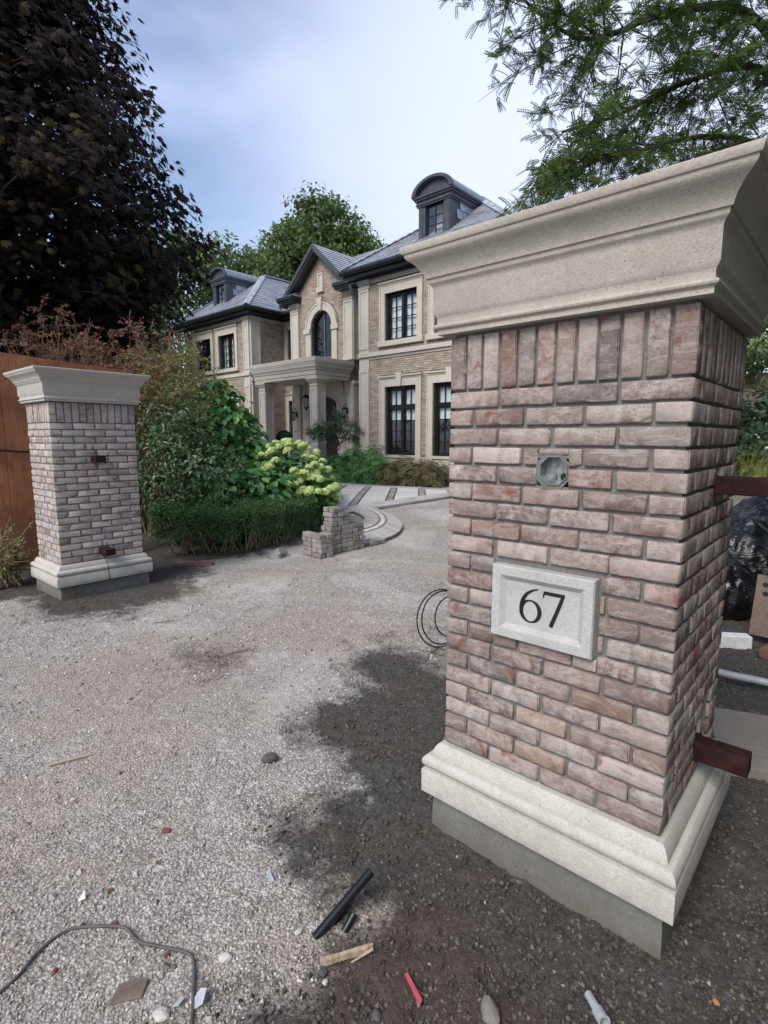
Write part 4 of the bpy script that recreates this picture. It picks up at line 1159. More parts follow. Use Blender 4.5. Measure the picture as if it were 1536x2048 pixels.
rm.add([(a,y0_,c),(b,y0_,c),(b,y0_,d),(a,y0_,d),(a,y1_,c),(b,y1_,c),(b,y1_,d),(a,y1_,d)], [(4,5,6,7),(0,1,5,4),(3,7,6,2),(0,4,7,3),(1,2,6,5)])
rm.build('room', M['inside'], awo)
# --- porch: doors, arch panel, columns, entablature
dp = MB(); A_, B_ = arc_pts(DRW-0.02, 0.34, 2.92), arc_pts(DRW+0.40, 0.60, 2.98)
A_ = [(A_[0][0], 0.56)]+A_+[(A_[-1][0], 0.56)]; B_ = [(B_[0][0], 0.56)]+B_+[(B_[-1][0], 0.56)]
B_ = [(x, z if i in (0, len(B_)-1) else (3.86 if 2 < i < len(B_)-3 else min(3.86, z+0.2))) for i, (x, z) in enumerate(B_)]
vs = []; fs = []
for (x, z), (X, Z) in zip(A_, B_): vs += [(x, -(TG+0.03), z), (X, -(TG+0.03), Z), (X, -(TG-0.15), Z), (x, -(TG-0.15), z)]
for i in range(len(A_)-1):
    for q in range(4):
        q2 = (q+1) % 4; fs.append((i*4+q, i*4+4+q, i*4+4+q2, i*4+q2))
dp.add(vs, fs); dp.build('door_surround', M['stone'], house)
dd = MB()
for sg in (-1, 1):
    half = [p for p in A_ if (p[0]-GC)*sg >= -1e-6]
    pts = half+([(GC-0.006, 0.56)] if sg < 0 else [])
    if sg > 0: pts = [(GC+0.006, 0.56)]+half
    else: pts = half+[(GC-0.006, 0.56)]
    vs = [(x, -(TG-0.13), z) for x, z in pts]+[(x, -(TG-0.19), z) for x, z in pts]; m_ = len(pts)
    fs = [tuple(range(m_)), tuple(range(2*m_-1, m_-1, -1))]+[(i, m_+i, m_+(i+1) % m_, (i+1) % m_) for i in range(m_)]
    d_ = MB().add(vs, fs)
    d_.box(GC+sg*0.43-0.26, GC+sg*0.43+0.26, -(TG-0.11), -(TG-0.13), 1.1, 1.7); d_.box(GC+sg*0.43-0.26, GC+sg*0.43+0.26, -(TG-0.11), -(TG-0.13), 1.9, 2.8)
    do = d_.build('door', M['door'], house)
    MB().tube([(GC+sg*0.09, -(TG-0.09), 1.45), (GC+sg*0.09, -(TG-0.09), 1.75)], 0.015, 8).build('handle', M['galv'], do)
hpart('wall', M['inside'], (GC-1.2, GC+1.2, TG-0.6, TG-0.25, 0.3, 3.6))
TP = 0.75
PX0, PX1 = -5.46, -1.49
ent = [(-0.14, 3.76), (-0.14, 3.86), (-0.12, 3.87), (-0.12, 4.01), (-0.09, 4.03), (-0.09, 4.06), (-0.04, 4.15), (-0.04, 4.19), (-0.015, 4.27), (-0.015, 4.30), (0.0, 4.31), (0.0, 4.45), (-0.03, 4.46)]
MB().sweep_rect(ent, PX0, PX1, -TP, -(TG+0.10)).build('porch_roof', M['stone'], house)
for cs in (-5.20, -2.08):
    cmb = MB(); a, b, ta, tb = cs, cs+0.40, 0.12, 0.52
    cmb.sweep_rect([(0.0, 0.66), (0.0, 3.46), (0.02, 3.47), (0.02, 3.50), (0.0, 3.51), (0.0, 3.55), (0.04, 3.60), (0.09, 3.68), (0.11, 3.70), (0.11, 3.755)], a, b, -tb, -ta)
    cmb.sweep_rect([(0.12, 0.55), (0.12, 0.60), (0.08, 0.61), (0.09, 0.65), (0.03, 0.68), (0.02, 0.80), (0.001, 0.80)], a, b, -tb, -ta)
    w = 0.07
    for f0, f1 in ((0.82, 1.22), (1.32, 3.40)):
        for (q0, q1) in ((a, a+w), (b-w, b)): cmb.box(q0, q1, -tb-0.018, -tb, f0, f1)
        for (z0_, z1_) in ((f0, f0+w), (f1-w, f1)): cmb.box(a+w, b-w, -tb-0.018, -tb, z0_, z1_)
        for (q0, q1) in ((-tb, -tb+w), (-ta-w, -ta)): cmb.box(b, b+0.018, q0, q1, f0, f1)
        for (z0_, z1_) in ((f0, f0+w), (f1-w, f1)): cmb.box(b, b+0.018, -tb+w, -ta-w, z0_, z1_)
    cmb.build('column', M['stone'], house)
hpart('porch_floor', M['stone'], (PX0+0.02, PX1-0.05, TG-0.2, TP-0.05, 0.0, 0.555))
hpart('porch_step', M['stone'], (PX0+0.1, PX1+0.45, TG+0.2, TP+0.32, 0.0, 0.38))
def lantern(c, parent, hang=False, scale=1.0):
    x, y, z = c; s = scale
    mb = MB()
    if hang: mb.tube([(x, y, z+0.55*s), (x, y, z+0.18*s)], 0.012, 6)
    else:
        mb.tube([(x, y+0.16, z+0.02), (x, y+0.13, z+0.22), (x, y+0.06, z+0.30), (x, y, z+0.26), (x, y, z+0.16)], 0.012, 6)
        mb.cbox((x, y+0.17, z+0.02), (0.09, 0.02, 0.22))
    mb.lathe([(0.02*s, 0.17*s), (0.05*s, 0.15*s), (0.105*s, 0.09*s), (0.11*s, 0.075*s)], c, 6)
    for k in range(6):
        a = 2*math.pi*k/6
        mb.tube([(x+0.095*s*math.cos(a), y+0.095*s*math.sin(a), z+0.08*s), (x+0.06*s*math.cos(a), y+0.06*s*math.sin(a), z-0.17*s)], 0.007, 5)
    mb.lathe([(0.065*s, -0.165*s), (0.07*s, -0.18*s), (0.03*s, -0.21*s), (0.012*s, -0.25*s)], c, 6)
    o = mb.build('lantern', M['black'], parent)
    g_ = MB(); g_.lathe([(0.088*s, 0.075*s), (0.055*s, -0.165*s)], c, 6); g_.build('lantern_glass', M['glass'], o)
    return o
lantern((-4.98, -(TG+0.27), 2.55), house); lantern((-1.90, -(TG+0.27), 2.62), house); lantern((-3.46, 0.45, 3.05), house, True, 1.5)

# --- roofs: slates laid in rows on each plane
def slate_plane(poly3, eave_a, eave_b, name='slates', row=0.205):
    """poly3: planar polygon in house coords; rows run parallel to eave_a->eave_b"""
    o_ = Vector(eave_a); ax = (Vector(eave_b)-o_).normalized()
    P = [Vector(p) for p in poly3]
    nrm = Vector((0, 0, 0))
    for i in range(1, len(P)-1): nrm += (P[i]-P[0]).cross(P[i+1]-P[0])
    nrm.normalize()
    if nrm.z < 0: nrm = -nrm
    up = nrm.cross(ax)
    if up.z < 0: up = -up
    Q = [((p-o_).dot(ax), (p-o_).dot(up)) for p in P]
    MB().add(P, [tuple(range(len(P)))]).build('roof', M['slate'], house)
    mb = MB(); b = min(q[1] for q in Q); top = max(q[1] for q in Q); k = 0; rn = random.Random(len(P)*31+int(b*100))
    while b < top-0.02:
        def cut(v):
            xs = []
            for i in range(len(Q)):
                (x1, y1), (x2, y2) = Q[i], Q[(i+1) % len(Q)]
                if (y1 <= v) != (y2 <= v): xs.append(x1+(v-y1)*(x2-x1)/(y2-y1))
            return (min(xs), max(xs)) if len(xs) >= 2 else None
        c0, c1 = cut(b+0.003), cut(min(b+row, top-0.004))
        if c0 and c1:
            lo, hi = max(c0[0], c1[0]), min(c0[1], c1[1])
            lo2, hi2 = min(c0[0], c1[0]), max(c0[1], c1[1])
            u = lo2-(k % 2)*0.14-rn.random()*0.05
            while u < hi2:
                w = 0.24+rn.random()*0.10
                p, q = max(u, min(c0[0], c1[0])), min(u+w-0.006, max(c0[1], c1[1]))
                pa, qa = max(p, c0[0]), min(q, c0[1]); pb, qb = max(p, c1[0]), min(q, c1[1])
                if qa-pa > 0.01 and qb-pb > 0.01:
                    h0_ = 0.030+rn.random()*0.008; bb = b-0.012*rn.random()
                    A1 = o_+ax*pa+up*bb; A2 = o_+ax*qa+up*bb; B1 = o_+ax*pb+up*(b+row); B2 = o_+ax*qb+up*(b+row)
                    mb.add([A1+nrm*h0_, A2+nrm*h0_, B2+nrm*0.008, B1+nrm*0.008, A1, A2], [(0,1,2,3), (4,5,1,0)])
                u += w
        b += row; k += 1
    o = mb.build('slates', M['slate'], house); o['kind'] = 'stuff'
ZE = 7.10; SL = 0.735
def wing(s0, s1, t):
    e = 0.45; c = (s0+s1)/2; k = (s1-s0)/2+e
    a0, a1, yf = s0-e, s1+e, -(t+e)
    ap = (c, yf+k, ZE+k*SL); bk = (c, yf+12, ZE+k*SL)
    slate_plane([(a0, yf, ZE), (a1, yf, ZE), ap], (a0, yf, ZE), (a1, yf, ZE))
    slate_plane([(a1, yf, ZE), (a1, yf+12, ZE), bk, ap], (a1, yf, ZE), (a1, yf+12, ZE))
    slate_plane([(a0, yf+12, ZE), (a0, yf, ZE), ap, bk], (a0, yf+12, ZE), (a0, yf, ZE))
    rt = MB()
    for q in (Vector((a0, yf, ZE)), Vector((a1, yf, ZE))):
        d = (Vector(ap)-q); L = d.length; d.normalize(); n = int(L/0.26)
        rot = d.to_track_quat('X', 'Z').to_matrix()
        for i in range(n):
            p = q+d*(0.26*(i+0.5))
            r2 = rot @ Matrix.Rotation(-0.07, 3, 'Y')
            for sg in (-1, 1):
                rt.cbox(p+Vector((0, 0, 0.045))+rot @ Vector((0, 0.065*sg, 0)), (0.27, 0.15, 0.02), rot @ Matrix.Rotation(-0.09, 3, 'Y') @ Matrix.Rotation(-sg*0.42, 3, 'X'))
    for sg in (-1, 1): rt.box(c+0.02*sg, c+sg*0.16, yf+k, yf+12, ap[2]+0.0, ap[2]+0.05) if sg > 0 else rt.box(c-0.16, c-0.02, yf+k, yf+12, ap[2], ap[2]+0.05)
    o = rt.build('ridge_tiles', M['slate'], house); o['kind'] = 'stuff'
    return a0, a1, yf
wing(0.0, 5.6, 0.0); wing(-12.58, -6.98, TL_)
# main range behind
YM = 2.2-0.45; RZ = ZE+SL*4.6; YR = YM+4.6
slate_plane([(-8.5, YM, ZE), (1.2, YM, ZE), (1.2, YR, RZ), (-8.5, YR, RZ)], (-8.5, YM, ZE), (1.2, YM, ZE))
slate_plane([(1.2, YR+4.6, ZE), (-8.5, YR+4.6, ZE), (-8.5, YR, RZ), (1.2, YR, RZ)], (1.2, YR+4.6, ZE), (-8.5, YR+4.6, ZE))
# gable roof over the bay
gy0 = -(TG+0.42); GEZ = 7.12; gh = HW+0.32
GS = (PEAK+0.22-GEZ)/gh; GPK = PEAK+0.22
yback = YM+(GPK-ZE)/SL
for sg in (-1, 1):
    xe = GC+sg*gh
    pts = [(xe, gy0, GEZ), (GC, gy0, GPK), (GC, yback, GPK), (xe, yback, GEZ)]
    slate_plane(pts, (xe, gy0, GEZ), (xe, yback, GEZ))
# rake boards and soffit
rk = MB()
for sg in (-1, 1):
    p0 = Vector((GC+sg*gh, gy0, GEZ)); p1 = Vector((GC, gy0, GPK))
    dn = Vector((0, 0, -1))
    for off0, off1, y0_, y1_ in ((-0.02, 0.16, gy0-0.02, gy0+0.03), (0.05, 0.24, gy0+0.03, gy0+0.07)):
        A = [p0+dn*off0, p1+dn*off0, p1+dn*off1, p0+dn*off1]
        vs = [(q.x, y0_, q.z) for q in A]+[(q.x, y1_, q.z) for q in A]
        rk.add(vs, [(0,1,2,3),(4,7,6,5),(0,4,5,1),(1,5,6,2),(2,6,7,3),(3,7,4,0)])
    A = [p0+dn*0.10, p1+dn*0.10, p1+dn*0.15, p0+dn*0.15]
    vs = [(q.x, gy0+0.07, q.z) for q in A]+[(q.x, -TG, q.z) for q in A]
    rk.add(vs, [(0,1,2,3),(4,7,6,5),(0,4,5,1),(1,5,6,2),(2,6,7,3),(3,7,4,0)])
rk.build('rake_board', M['lead'], house)
# cornice returns, soffits, gutters
def eave_run(s0, s1, t, z=EAVE, ret0=None, ret1=None, name='gutter', straps=True):
    yf = -(t+0.45)
    hpart('soffit', M['gutter'], (s0-0.45, s1+0.45, t, t+0.38, z, z+0.05), (s0-0.45, s1+0.45, t+0.30, t+0.38, z+0.05, z+0.24), (s0-0.45, s1+0.45, t+0.02, t+0.14, z-0.05, z))
    g_ = MB(); g_.tube([(s0-0.47, yf, z+0.20), (s1+0.47, yf, z+0.20)], 0.095, 10)
    if straps:
        n = int((s1-s0)/0.75)
        for i in range(n+1):
            x = s0-0.2+i*0.75
            g_.tube([(x, yf, z+0.20), (x+0.035, yf, z+0.20)], 0.108, 10)
    g_.build('gutter', M['gutter'], house, 40)
eave_run(0.0, 5.6, 0.0); eave_run(-12.58, -6.98, TL_)
g_ = MB(); g_.tube([(-6.98+0.45, -(TL_+0.47), EAVE+0.20), (-6.98+0.45, 2.0, EAVE+0.20)], 0.095, 10); g_.build('gutter', M['gutter'], house, 40)
hpart('soffit', M['gutter'], (-6.98, -6.98+0.38, -2.2, TL_-0.0, EAVE, EAVE+0.05), (-6.98+0.30, -6.98+0.38, -2.2, TL_, EAVE+0.05, EAVE+0.24), (-6.98+0.02, -6.98+0.14, -2.2, TL_, EAVE-0.05, EAVE))
hpart('soffit', M['gutter'], (-6.55, -0.0, TR_, TR_+0.40, EAVE-0.0, EAVE+0.06)); g_ = MB(); g_.tube([(-6.6, -(TR_+0.45), EAVE+0.18), (-5.3, -(TR_+0.45), EAVE+0.18)], 0.09, 10); g_.tube([(-1.6, -(TR_+0.45), EAVE+0.18), (-0.3, -(TR_+0.45), EAVE+0.18)], 0.09, 10); g_.build('gutter', M['gutter'], house, 40)
for a, b in ((GX0-0.40, GX0+0.62), (GX1-0.62, GX1+0.40)):
    mb = MB(); z = 7.06
    mb.box(a+0.06, b-0.06, -(TG+0.42), -(TG-0.02), z, z+0.06); mb.box(a+0.02, b-0.02, -(TG+0.46), -(TG-0.02), z+0.06, z+0.13)
    mb.box(a, b, -(TG+0.52), -(TG-0.02), z+0.13, z+0.25)
    o = mb.build('cornice_return', M['gutter'], house)
    y0_ = -(TG+0.52); c = (a+b)/2
    MB().add([(a, y0_, z+0.252), (b, y0_, z+0.252), (b, -TG, z+0.252), (a, -TG, z+0.252), (a+0.25, -TG, z+0.52), (b-0.25, -TG, z+0.52)], [(0,1,5,4), (1,2,5), (3,0,4), (0,3,2,1)]).build('lead_flashing', M['lead_pale'], house)
# downspout by the near wing
# dormers
def dormer(sc, t, zb):
    """arched-top dormer; sc centre, t front plane, zb sill"""
    w = 0.60; y = -t; top = zb+1.02
    body = MB()
    def bx(a, b, c, d, e, f): body.box(sc+a, sc+b, y+e, y+f, c, d)
    yb = 2.6
    bx(-w, -0.34, zb-0.5, top, 0.0, 0.30); bx(0.34, w, zb-0.5, top, 0.0, 0.30)
    bx(-0.34, 0.34, zb-0.5, zb+0.02, 0.0, 0.3); bx(-0.34, 0.34, top-0.10, top, 0.0, 0.3)
    bx(-w-0.05, w+0.05, zb-0.08, zb-0.01, -0.06, 0.10)
    for a in (-w, w-0.20): bx(a+0.03, a+0.17, zb+0.05, top-0.12, -0.02, 0.0)
    # sides
    body.box(sc-w, sc-w+0.04, y+0.3, y+yb, zb-0.5, top); body.box(sc+w-0.04, sc+w, y+0.3, y+yb, zb-0.5, top)
    d = body.build('dormer', M['lead'], house)
    cn = MB()
    for e, z0_, z1_ in ((0.04, top-0.10, top-0.05), (0.07, top-0.05, top), (0.05, top, top+0.07), (0.10, top+0.07, top+0.13), (0.14, top+0.13, top+0.18)):
        cn.box(sc-w-e, sc+w+e, y-e, y+yb, z0_, z1_)
    cn.build('cornice', M['lead'], d)
    # barrel roof with a shell-like front
    br = MB(); n = 20; W_ = w+0.15; H_ = 0.46; z0_ = top+0.18; vs = []; fs = []
    for yy, k in ((y-0.15, 1.0), (y+yb+0.6, 1.0)):
        vs += [(sc+W_*k*math.cos(R(180-180*i/n)), yy, z0_+H_*k*math.sin(R(180-180*i/n))) for i in range(n+1)]
    for i in range(n): fs.append((i, i+1, n+1+i+1, n+1+i))
    m0 = len(vs)
    for yy, k in ((y-0.15, 0.88), (y+yb, 0.88)): vs += [(sc+W_*k*math.cos(R(180-180*i/n)), yy, z0_+H_*k*math.sin(R(180-180*i/n))) for i in range(n+1)]
    for i in range(n): fs.append((i, m0+i, m0+i+1, i+1)); fs.append((m0+i, m0+n+1+i, m0+n+2+i, m0+i+1))
    br.add(vs, fs); br.build('barrel_roof', M['lead_pale'], d, 40)
    ft = MB(); ft.add([(sc+W_*0.885*math.cos(R(180-180*i/n)), y-0.02, z0_+H_*0.885*math.sin(R(180-180*i/n))) for i in range(n+1)], [tuple(range(n+1))]); ft.build('tympanum', M['lead'], d)
    hood = MB(); vs = []; fs = []
    for yy, k in ((y-0.17, 1.03), (y-0.17, 0.86), (y-0.10, 0.84), (y-0.10, 1.03)): vs += [(sc+W_*k*math.cos(R(180-180*i/n)), yy, z0_+H_*k*math.sin(R(180-180*i/n))) for i in range(n+1)]
    for q in range(4):
        q2 = (q+1) % 4
        for i in range(n): fs.append((q*(n+1)+i, q*(n+1)+i+1, q2*(n+1)+i+1, q2*(n+1)+i))
    hood.add(vs, fs); hood.build('hood', M['lead'], d, 40)
    # window 2x3
    fm = MB(); s0, s1, h0, h1 = sc-0.34, sc+0.34, zb+0.02, top-0.10
    fm.box(s0, s0+0.06, y+0.06, y+0.12, h0, h1); fm.box(s1-0.06, s1, y+0.06, y+0.12, h0, h1); fm.box(s0+0.06, s1-0.06, y+0.06, y+0.12, h0, h0+0.05); fm.box(s0+0.06, s1-0.06, y+0.06, y+0.12, h1-0.05, h1)
    fm.box(sc-0.012, sc+0.012, y+0.07, y+0.11, h0+0.05, h1-0.05)
    hh = (h1-h0-0.10)/3
    for j in (1, 2):
        fm.box(s0+0.06, sc-0.012, y+0.07, y+0.11, h0+0.05+j*hh-0.011, h0+0.05+j*hh+0.011); fm.box(sc+0.012, s1-0.06, y+0.07, y+0.11, h0+0.05+j*hh-0.011, h0+0.05+j*hh+0.011)
    fm.build('window_frame', M['black'], d)
    for i in range(2):
        for j in range(3):
            a = s0+0.06 if i == 0 else sc+0.012; b = sc-0.012 if i == 0 else s1-0.06
            c0 = h0+0.05+j*hh+(0.011 if j else 0); c1 = h0+0.05+(j+1)*hh-(0.011 if j < 2 else 0)
            MB().box(a+.001, b-.001, y+0.086, y+0.092, c0+.001, c1-.001).build('pane', M['glass'], d)
    MB().box(s0, s1, y+0.5, y+0.52, h0, h1).build('blind', M['curtain'], d)
    for sg in (-1, 1):
      ck = MB(); rn = random.Random(5)
      for j in range(4):
        z0_ = zb-0.1+j*0.27; xx = y+0.32+(j % 2)*0.15
        while xx < y+yb:
            wd = 0.30; x = sc+sg*w
            ck.add([(x+sg*0.03, xx, z0_), (x+sg*0.03, xx+wd-0.01, z0_), (x+sg*0.006, xx+wd-0.01, z0_+0.27), (x+sg*0.006, xx, z0_+0.27), (x, xx, z0_), (x, xx+wd-0.01, z0_)], [(0,1,2,3), (4,5,1,0)])
            xx += wd
      o = ck.build('slate_cheek', M['slate'], d); o['kind'] = 'stuff'
    return d
dormer(2.78, -0.40, 7.72); dormer(-10.0, -0.85, 7.74)

# ------------------------------------------------------------------ paving
paving = empty('paved_court', (0, 0, 0)); paving['kind'] = 'structure'
ph = 0.245
def pz(y): return gzs(0, y)+0.055
def in_poly(x, y, poly):
    c = False; n = len(poly)
    for i in range(n):
        x1, y1 = poly[i]; x2, y2 = poly[(i+1) % n]
        if (y1 > y) != (y2 > y) and x < (x2-x1)*(y-y1)/(y2-y1)+x1: c = not c
    return c
# bounded by the bed along the house (far) and by the gravel (near)
NE0, NE1 = Vector((-0.16, 11.01)), Vector((1.51, 12.69)); nd_ = (NE1-NE0).normalized(); npp = Vector((-nd_.y, nd_.x))
FE0, FE1 = Vector((-1.61, 16.29)), Vector((1.72, 14.50)); fd_ = (FE1-FE0).normalized(); fpp = Vector((fd_.y, -fd_.x))
A_ = NE0-nd_*1.9; B_ = NE0+nd_*7.0
def isect(p, d, q, e):
    M2 = Matrix(((d.x, -e.x), (d.y, -e.y))); s_ = M2.inverted() @ (q-p); return p+d*s_.x
C_ = isect(NE0, nd_, FE0, fd_); D_ = FE0-fd_*5.5
COURT = [tuple(A_), tuple(C_), tuple(FE0), tuple(D_), (-5.5, 12.5), (-2.2, 10.2)]
base = MB(); zz = 0.14
def prism(mb, poly, z0f, z1f, tint=None):
    n = len(poly); vs = [(x, y, z0f(y)) for x, y in poly]+[(x, y, z1f(y)) for x, y in poly]
    mb.add(vs, [tuple(range(n))[::-1], tuple(range(n, 2*n))]+[(i, (i+1) % n, n+(i+1) % n, n+i) for i in range(n)], tint)
area = sum(COURT[i][0]*COURT[(i+1) % 6][1]-COURT[(i+1) % 6][0]*COURT[i][1] for i in range(6))
if area < 0: COURT = COURT[::-1]
prism(base, COURT, lambda y: gzs(0, y)-0.06, lambda y: pz(y)-0.014)
base.build('joint_sand', M['band'], paving)
def clip_halfplane(poly, p, nrm):
    out = []
    for i in range(len(poly)):
        a, b = Vector(poly[i]), Vector(poly[(i+1) % len(poly)])
        da, db = (a-p).dot(nrm), (b-p).dot(nrm)
        if da >= 0: out.append(tuple(a))
        if (da >= 0) != (db >= 0): out.append(tuple(a+(b-a)*(da/(da-db))))
    return out
def ccw(poly):
    a = sum(poly[i][0]*poly[(i+1) % len(poly)][1]-poly[(i+1) % len(poly)][0]*poly[i][1] for i in range(len(poly)))
    return poly if a > 0 else poly[::-1]
def parea(poly): return abs(sum(poly[i][0]*poly[(i+1) % len(poly)][1]-poly[(i+1) % len(poly)][0]*poly[i][1] for i in range(len(poly))))/2
tilt = R(-3.5); ex = Vector((math.cos(tilt), math.sin(tilt))); ey = Vector((-math.sin(tilt), math.cos(tilt)))
Oc = Vector((-0.62, 12.0)); PER = 0.74; BW = 0.13
inner_n = NE0+npp*0.50; inner_f = FE0+fpp*0.42
npn = npp; fpn = fpp
ref = Vector((-1.0, 13.5))
if (ref-inner_n).dot(npn) < 0: npn = -npn; inner_n = NE0+npn*0.50
if (ref-inner_f).dot(fpn) < 0: fpn = -fpn; inner_f = FE0+fpn*0.42
def place_piece(name, poly, mat, dz=0.0):
    poly = clip_halfplane(poly, inner_n, npn)
    if len(poly) < 3: return
    poly = clip_halfplane(poly, inner_f, fpn)
    if len(poly) < 3 or parea(poly) < 0.012: return
    if min(p[1] for p in poly) < 11.0: return
    mb = MB(); prism(mb, ccw(poly), lambda y: gzs(0, y)-0.03, lambda y: pz(y)+dz); mb.build(name, mat, paving)
for i in range(-5, 7):
    x0 = i*PER; xb0, xb1 = x0-BW/2, x0+BW/2
    for j in range(-3, 12):
        y0 = j*0.46
        q = lambda a, b, c, d: [tuple(Oc+ex*a+ey*c), tuple(Oc+ex*b+ey*c), tuple(Oc+ex*b+ey*d), tuple(Oc+ex*a+ey*d)]
        place_piece('paving_slab', q(xb1+0.035, x0+PER-BW/2-0.035, y0+0.012, y0+0.448), M['slab'], random.uniform(-.002, .002))
        place_piece('paving_band', q(xb0, xb1, y0+0.006, y0+0.454), M['paver'], random.uniform(-.002, .002))
# border courses
def border(p0, d, length, inward, width, step, mat, name):
    s_ = 0
    while s_ < length:
        a = p0+d*(s_+0.004); b = p0+d*(s_+step-0.004)
        mb = MB(); prism(mb, ccw([tuple(a), tuple(b), tuple(b+inward*width), tuple(a+inward*width)]), lambda y: gzs(0, y)-0.10, lambda y: pz(y)+random.uniform(-.002, .002))
        mb.build(name, mat, paving); s_ += step
border(A_+npn*0.0, nd_, 8.0, npn, 0.24, 0.30, M['wpaver'], 'border_paver'); border(A_+npn*0.25, nd_, 8.0, npn, 0.24, 0.22, M['wpaver'], 'border_paver')
border(FE0-fd_*1.2, fd_, 6.5, fpn, 0.40, 0.25, M['wpaver'], 'border_paver')
# curved walk that peels off the court and ends by the stacked pavers
def crv(pts, n):
    """Catmull-Rom through pts resampled to n"""
    P = [Vector(p) for p in pts]; out = []
    for i in range(len(P)-1):
        p0, p1, p2, p3 = P[max(i-1, 0)], P[i], P[i+1], P[min(i+2, len(P)-1)]
        for k in range(24):
            t = k/24
            out.append(0.5*((2*p1)+(-p0+p2)*t+(2*p0-5*p1+4*p2-p3)*t*t+(-p0+3*p1-3*p2+p3)*t**3))
    out.append(P[-1])
    L = [0]
    for a, b in zip(out[:-1], out[1:]): L.append(L[-1]+(b-a).length)
    res = []; j = 0
    for i in range(n):
        s_ = L[-1]*i/(n-1)
        while j < len(L)-2 and L[j+1] < s_: j += 1
        f = (s_-L[j])/max(1e-9, L[j+1]-L[j]); res.append(out[j].lerp(out[j+1], min(1, max(0, f))))
    return res
walk = empty('garden_walk', (0, 0, 0)); walk['kind'] = 'structure'
NWK = 47
wo = crv([(-0.20, 11.0), (0.13, 10.22), (0.31, 9.35), (0.24, 8.62), (0.02, 8.12), (-0.34, 7.72), (-0.62, 7.50)], NWK)
ro = crv([(-0.42, 11.25), (-0.09, 10.5), (0.05, 9.65), (-0.05, 9.0), (-0.32, 8.55), (-0.62, 8.32), (-0.82, 8.2)], NWK)
ri = crv([(-0.52, 11.2), (-0.21, 10.5), (-0.08, 9.72), (-0.16, 9.12), (-0.40, 8.70), (-0.66, 8.48), (-0.86, 8.36)], NWK)
wi = crv([(-0.85, 10.9), (-0.52, 10.4), (-0.36, 9.85), (-0.40, 9.42), (-0.55, 9.15), (-0.75, 8.98), (-0.92, 8.9)], NWK)
bs = MB()
prism(bs, ccw([tuple(p) for p in wo]+[tuple(p) for p in wi[::-1]]), lambda y: gzs(0, y)-0.06, lambda y: pz(y)-0.016); bs.build('joint_sand', M['band'], walk)
def strip(A, B, i, a0, a1, name, mat, gap=0.06):
    p0, p1, q0, q1 = A[i].lerp(A[i+1], gap), A[i].lerp(A[i+1], 1-gap), B[i].lerp(B[i+1], gap), B[i].lerp(B[i+1], 1-gap)
    poly = [tuple(p0.lerp(q0, a0)), tuple(p1.lerp(q1, a0)), tuple(p1.lerp(q1, a1)), tuple(p0.lerp(q0, a1))]
    mb = MB(); dz = random.uniform(-0.003, 0.003)
    prism(mb, ccw(poly), lambda y: gzs(0, y)-0.05, lambda y: pz(y)+dz); mb.build(name, mat, walk)
for i in range(NWK-1):
    strip(wo, ro, i, 0.0, 0.93, 'walk_paver', M['wpaver']); strip(ro, ri, i, 0.22, 0.78, 'ring_paver', M['slab']); strip(ri, wi, i, 0.07, 1.0, 'walk_paver', M['wpaver'])

# ------------------------------------------------------------------ stack of pavers beside the walk
import itertools
PVD = (0.20, 0.10, 0.062)
pm_cache = {}
def paver_mesh(dims, seed):
    key = (dims, seed)
    if key in pm_cache: return pm_cache[key]
    bm = bmesh.new(); bmesh.ops.create_cube(bm, size=1)
    rn = random.Random(seed)
    for v in bm.verts: v.co = Vector((v.co.x*dims[0], v.co.y*dims[1], v.co.z*dims[2]+dims[2]/2))
    bmesh.ops.bevel(bm, geom=list(bm.edges), offset=0.007, segments=1, affect='EDGES')
    for v in bm.verts: v.co += Vector((rn.uniform(-.002, .002), rn.uniform(-.002, .002), rn.uniform(-.001, .001)))
    me = bpy.data.meshes.new('paver'); bm.to_mesh(me); bm.free()
    a = me.attributes.new('tint', 'FLOAT', 'POINT'); a.data.foreach_set('value', [rn.random()]*len(me.vertices))
    me.materials.append(M['paver']); pm_cache[key] = me; return me
SO = Vector((-0.71, 7.46)); sdir = Vector((0.72, 0.69)).normalized(); sper = Vector((-sdir.y, sdir.x))
ang = math.atan2(sdir.y, sdir.x)
rowname = ['bottom', 'second', 'third', 'fourth', 'fifth', 'sixth', 'seventh', 'eighth', 'ninth', 'top']
sr = random.Random(21)
stack_list = []
def put_paver(u, v, lvl, turn, stk):
    p = SO+sdir*(u+sr.uniform(-.010, .010))+sper*(v+sr.uniform(-.012, .012))
    o = bpy.data.objects.new('paver', paver_mesh(PVD, sr.randrange(8))); COL.objects.link(o)
    o.location = (p.x, p.y, gzs(0, p.y)-0.004+lvl*0.0635)
    o.rotation_euler = (0, 0, ang+(math.pi/2 if turn else 0)+sr.uniform(-0.06, 0.06))
    stack_list.append((stk, lvl, v, u, o))
for lvl in range(5):
    for i in range(2):
        for j in range(2):
            if lvl == 4 and (i, j) == (1, 1): continue
            if lvl % 2 == 0: put_paver(-0.34+i*0.107, -0.12+j*0.212, lvl, True, 'low')
            else: put_paver(-0.285, -0.17+(i*2+j)*0.107, lvl, False, 'low')
for lvl in range(10):
    w_ = 3 if lvl < 6 else (2 if lvl < 9 else 1); du = -0.07+(0.04 if lvl > 5 else 0)
    for i in range(w_):
        for j in range(2):
            if lvl % 2: put_paver(0.02+i*0.212+du, -0.07+j*0.107, lvl, False, 'tall')
            elif j == 0:
                for m_ in range(2):
                    if i*2+m_ < w_*2-(1 if lvl > 5 else 0): put_paver(-0.035+(i*2+m_)*0.107+du, -0.02, lvl, True, 'tall')
for i in range(3): put_paver(0.66+i*0.107, 0.0, 0, True, 'tall')
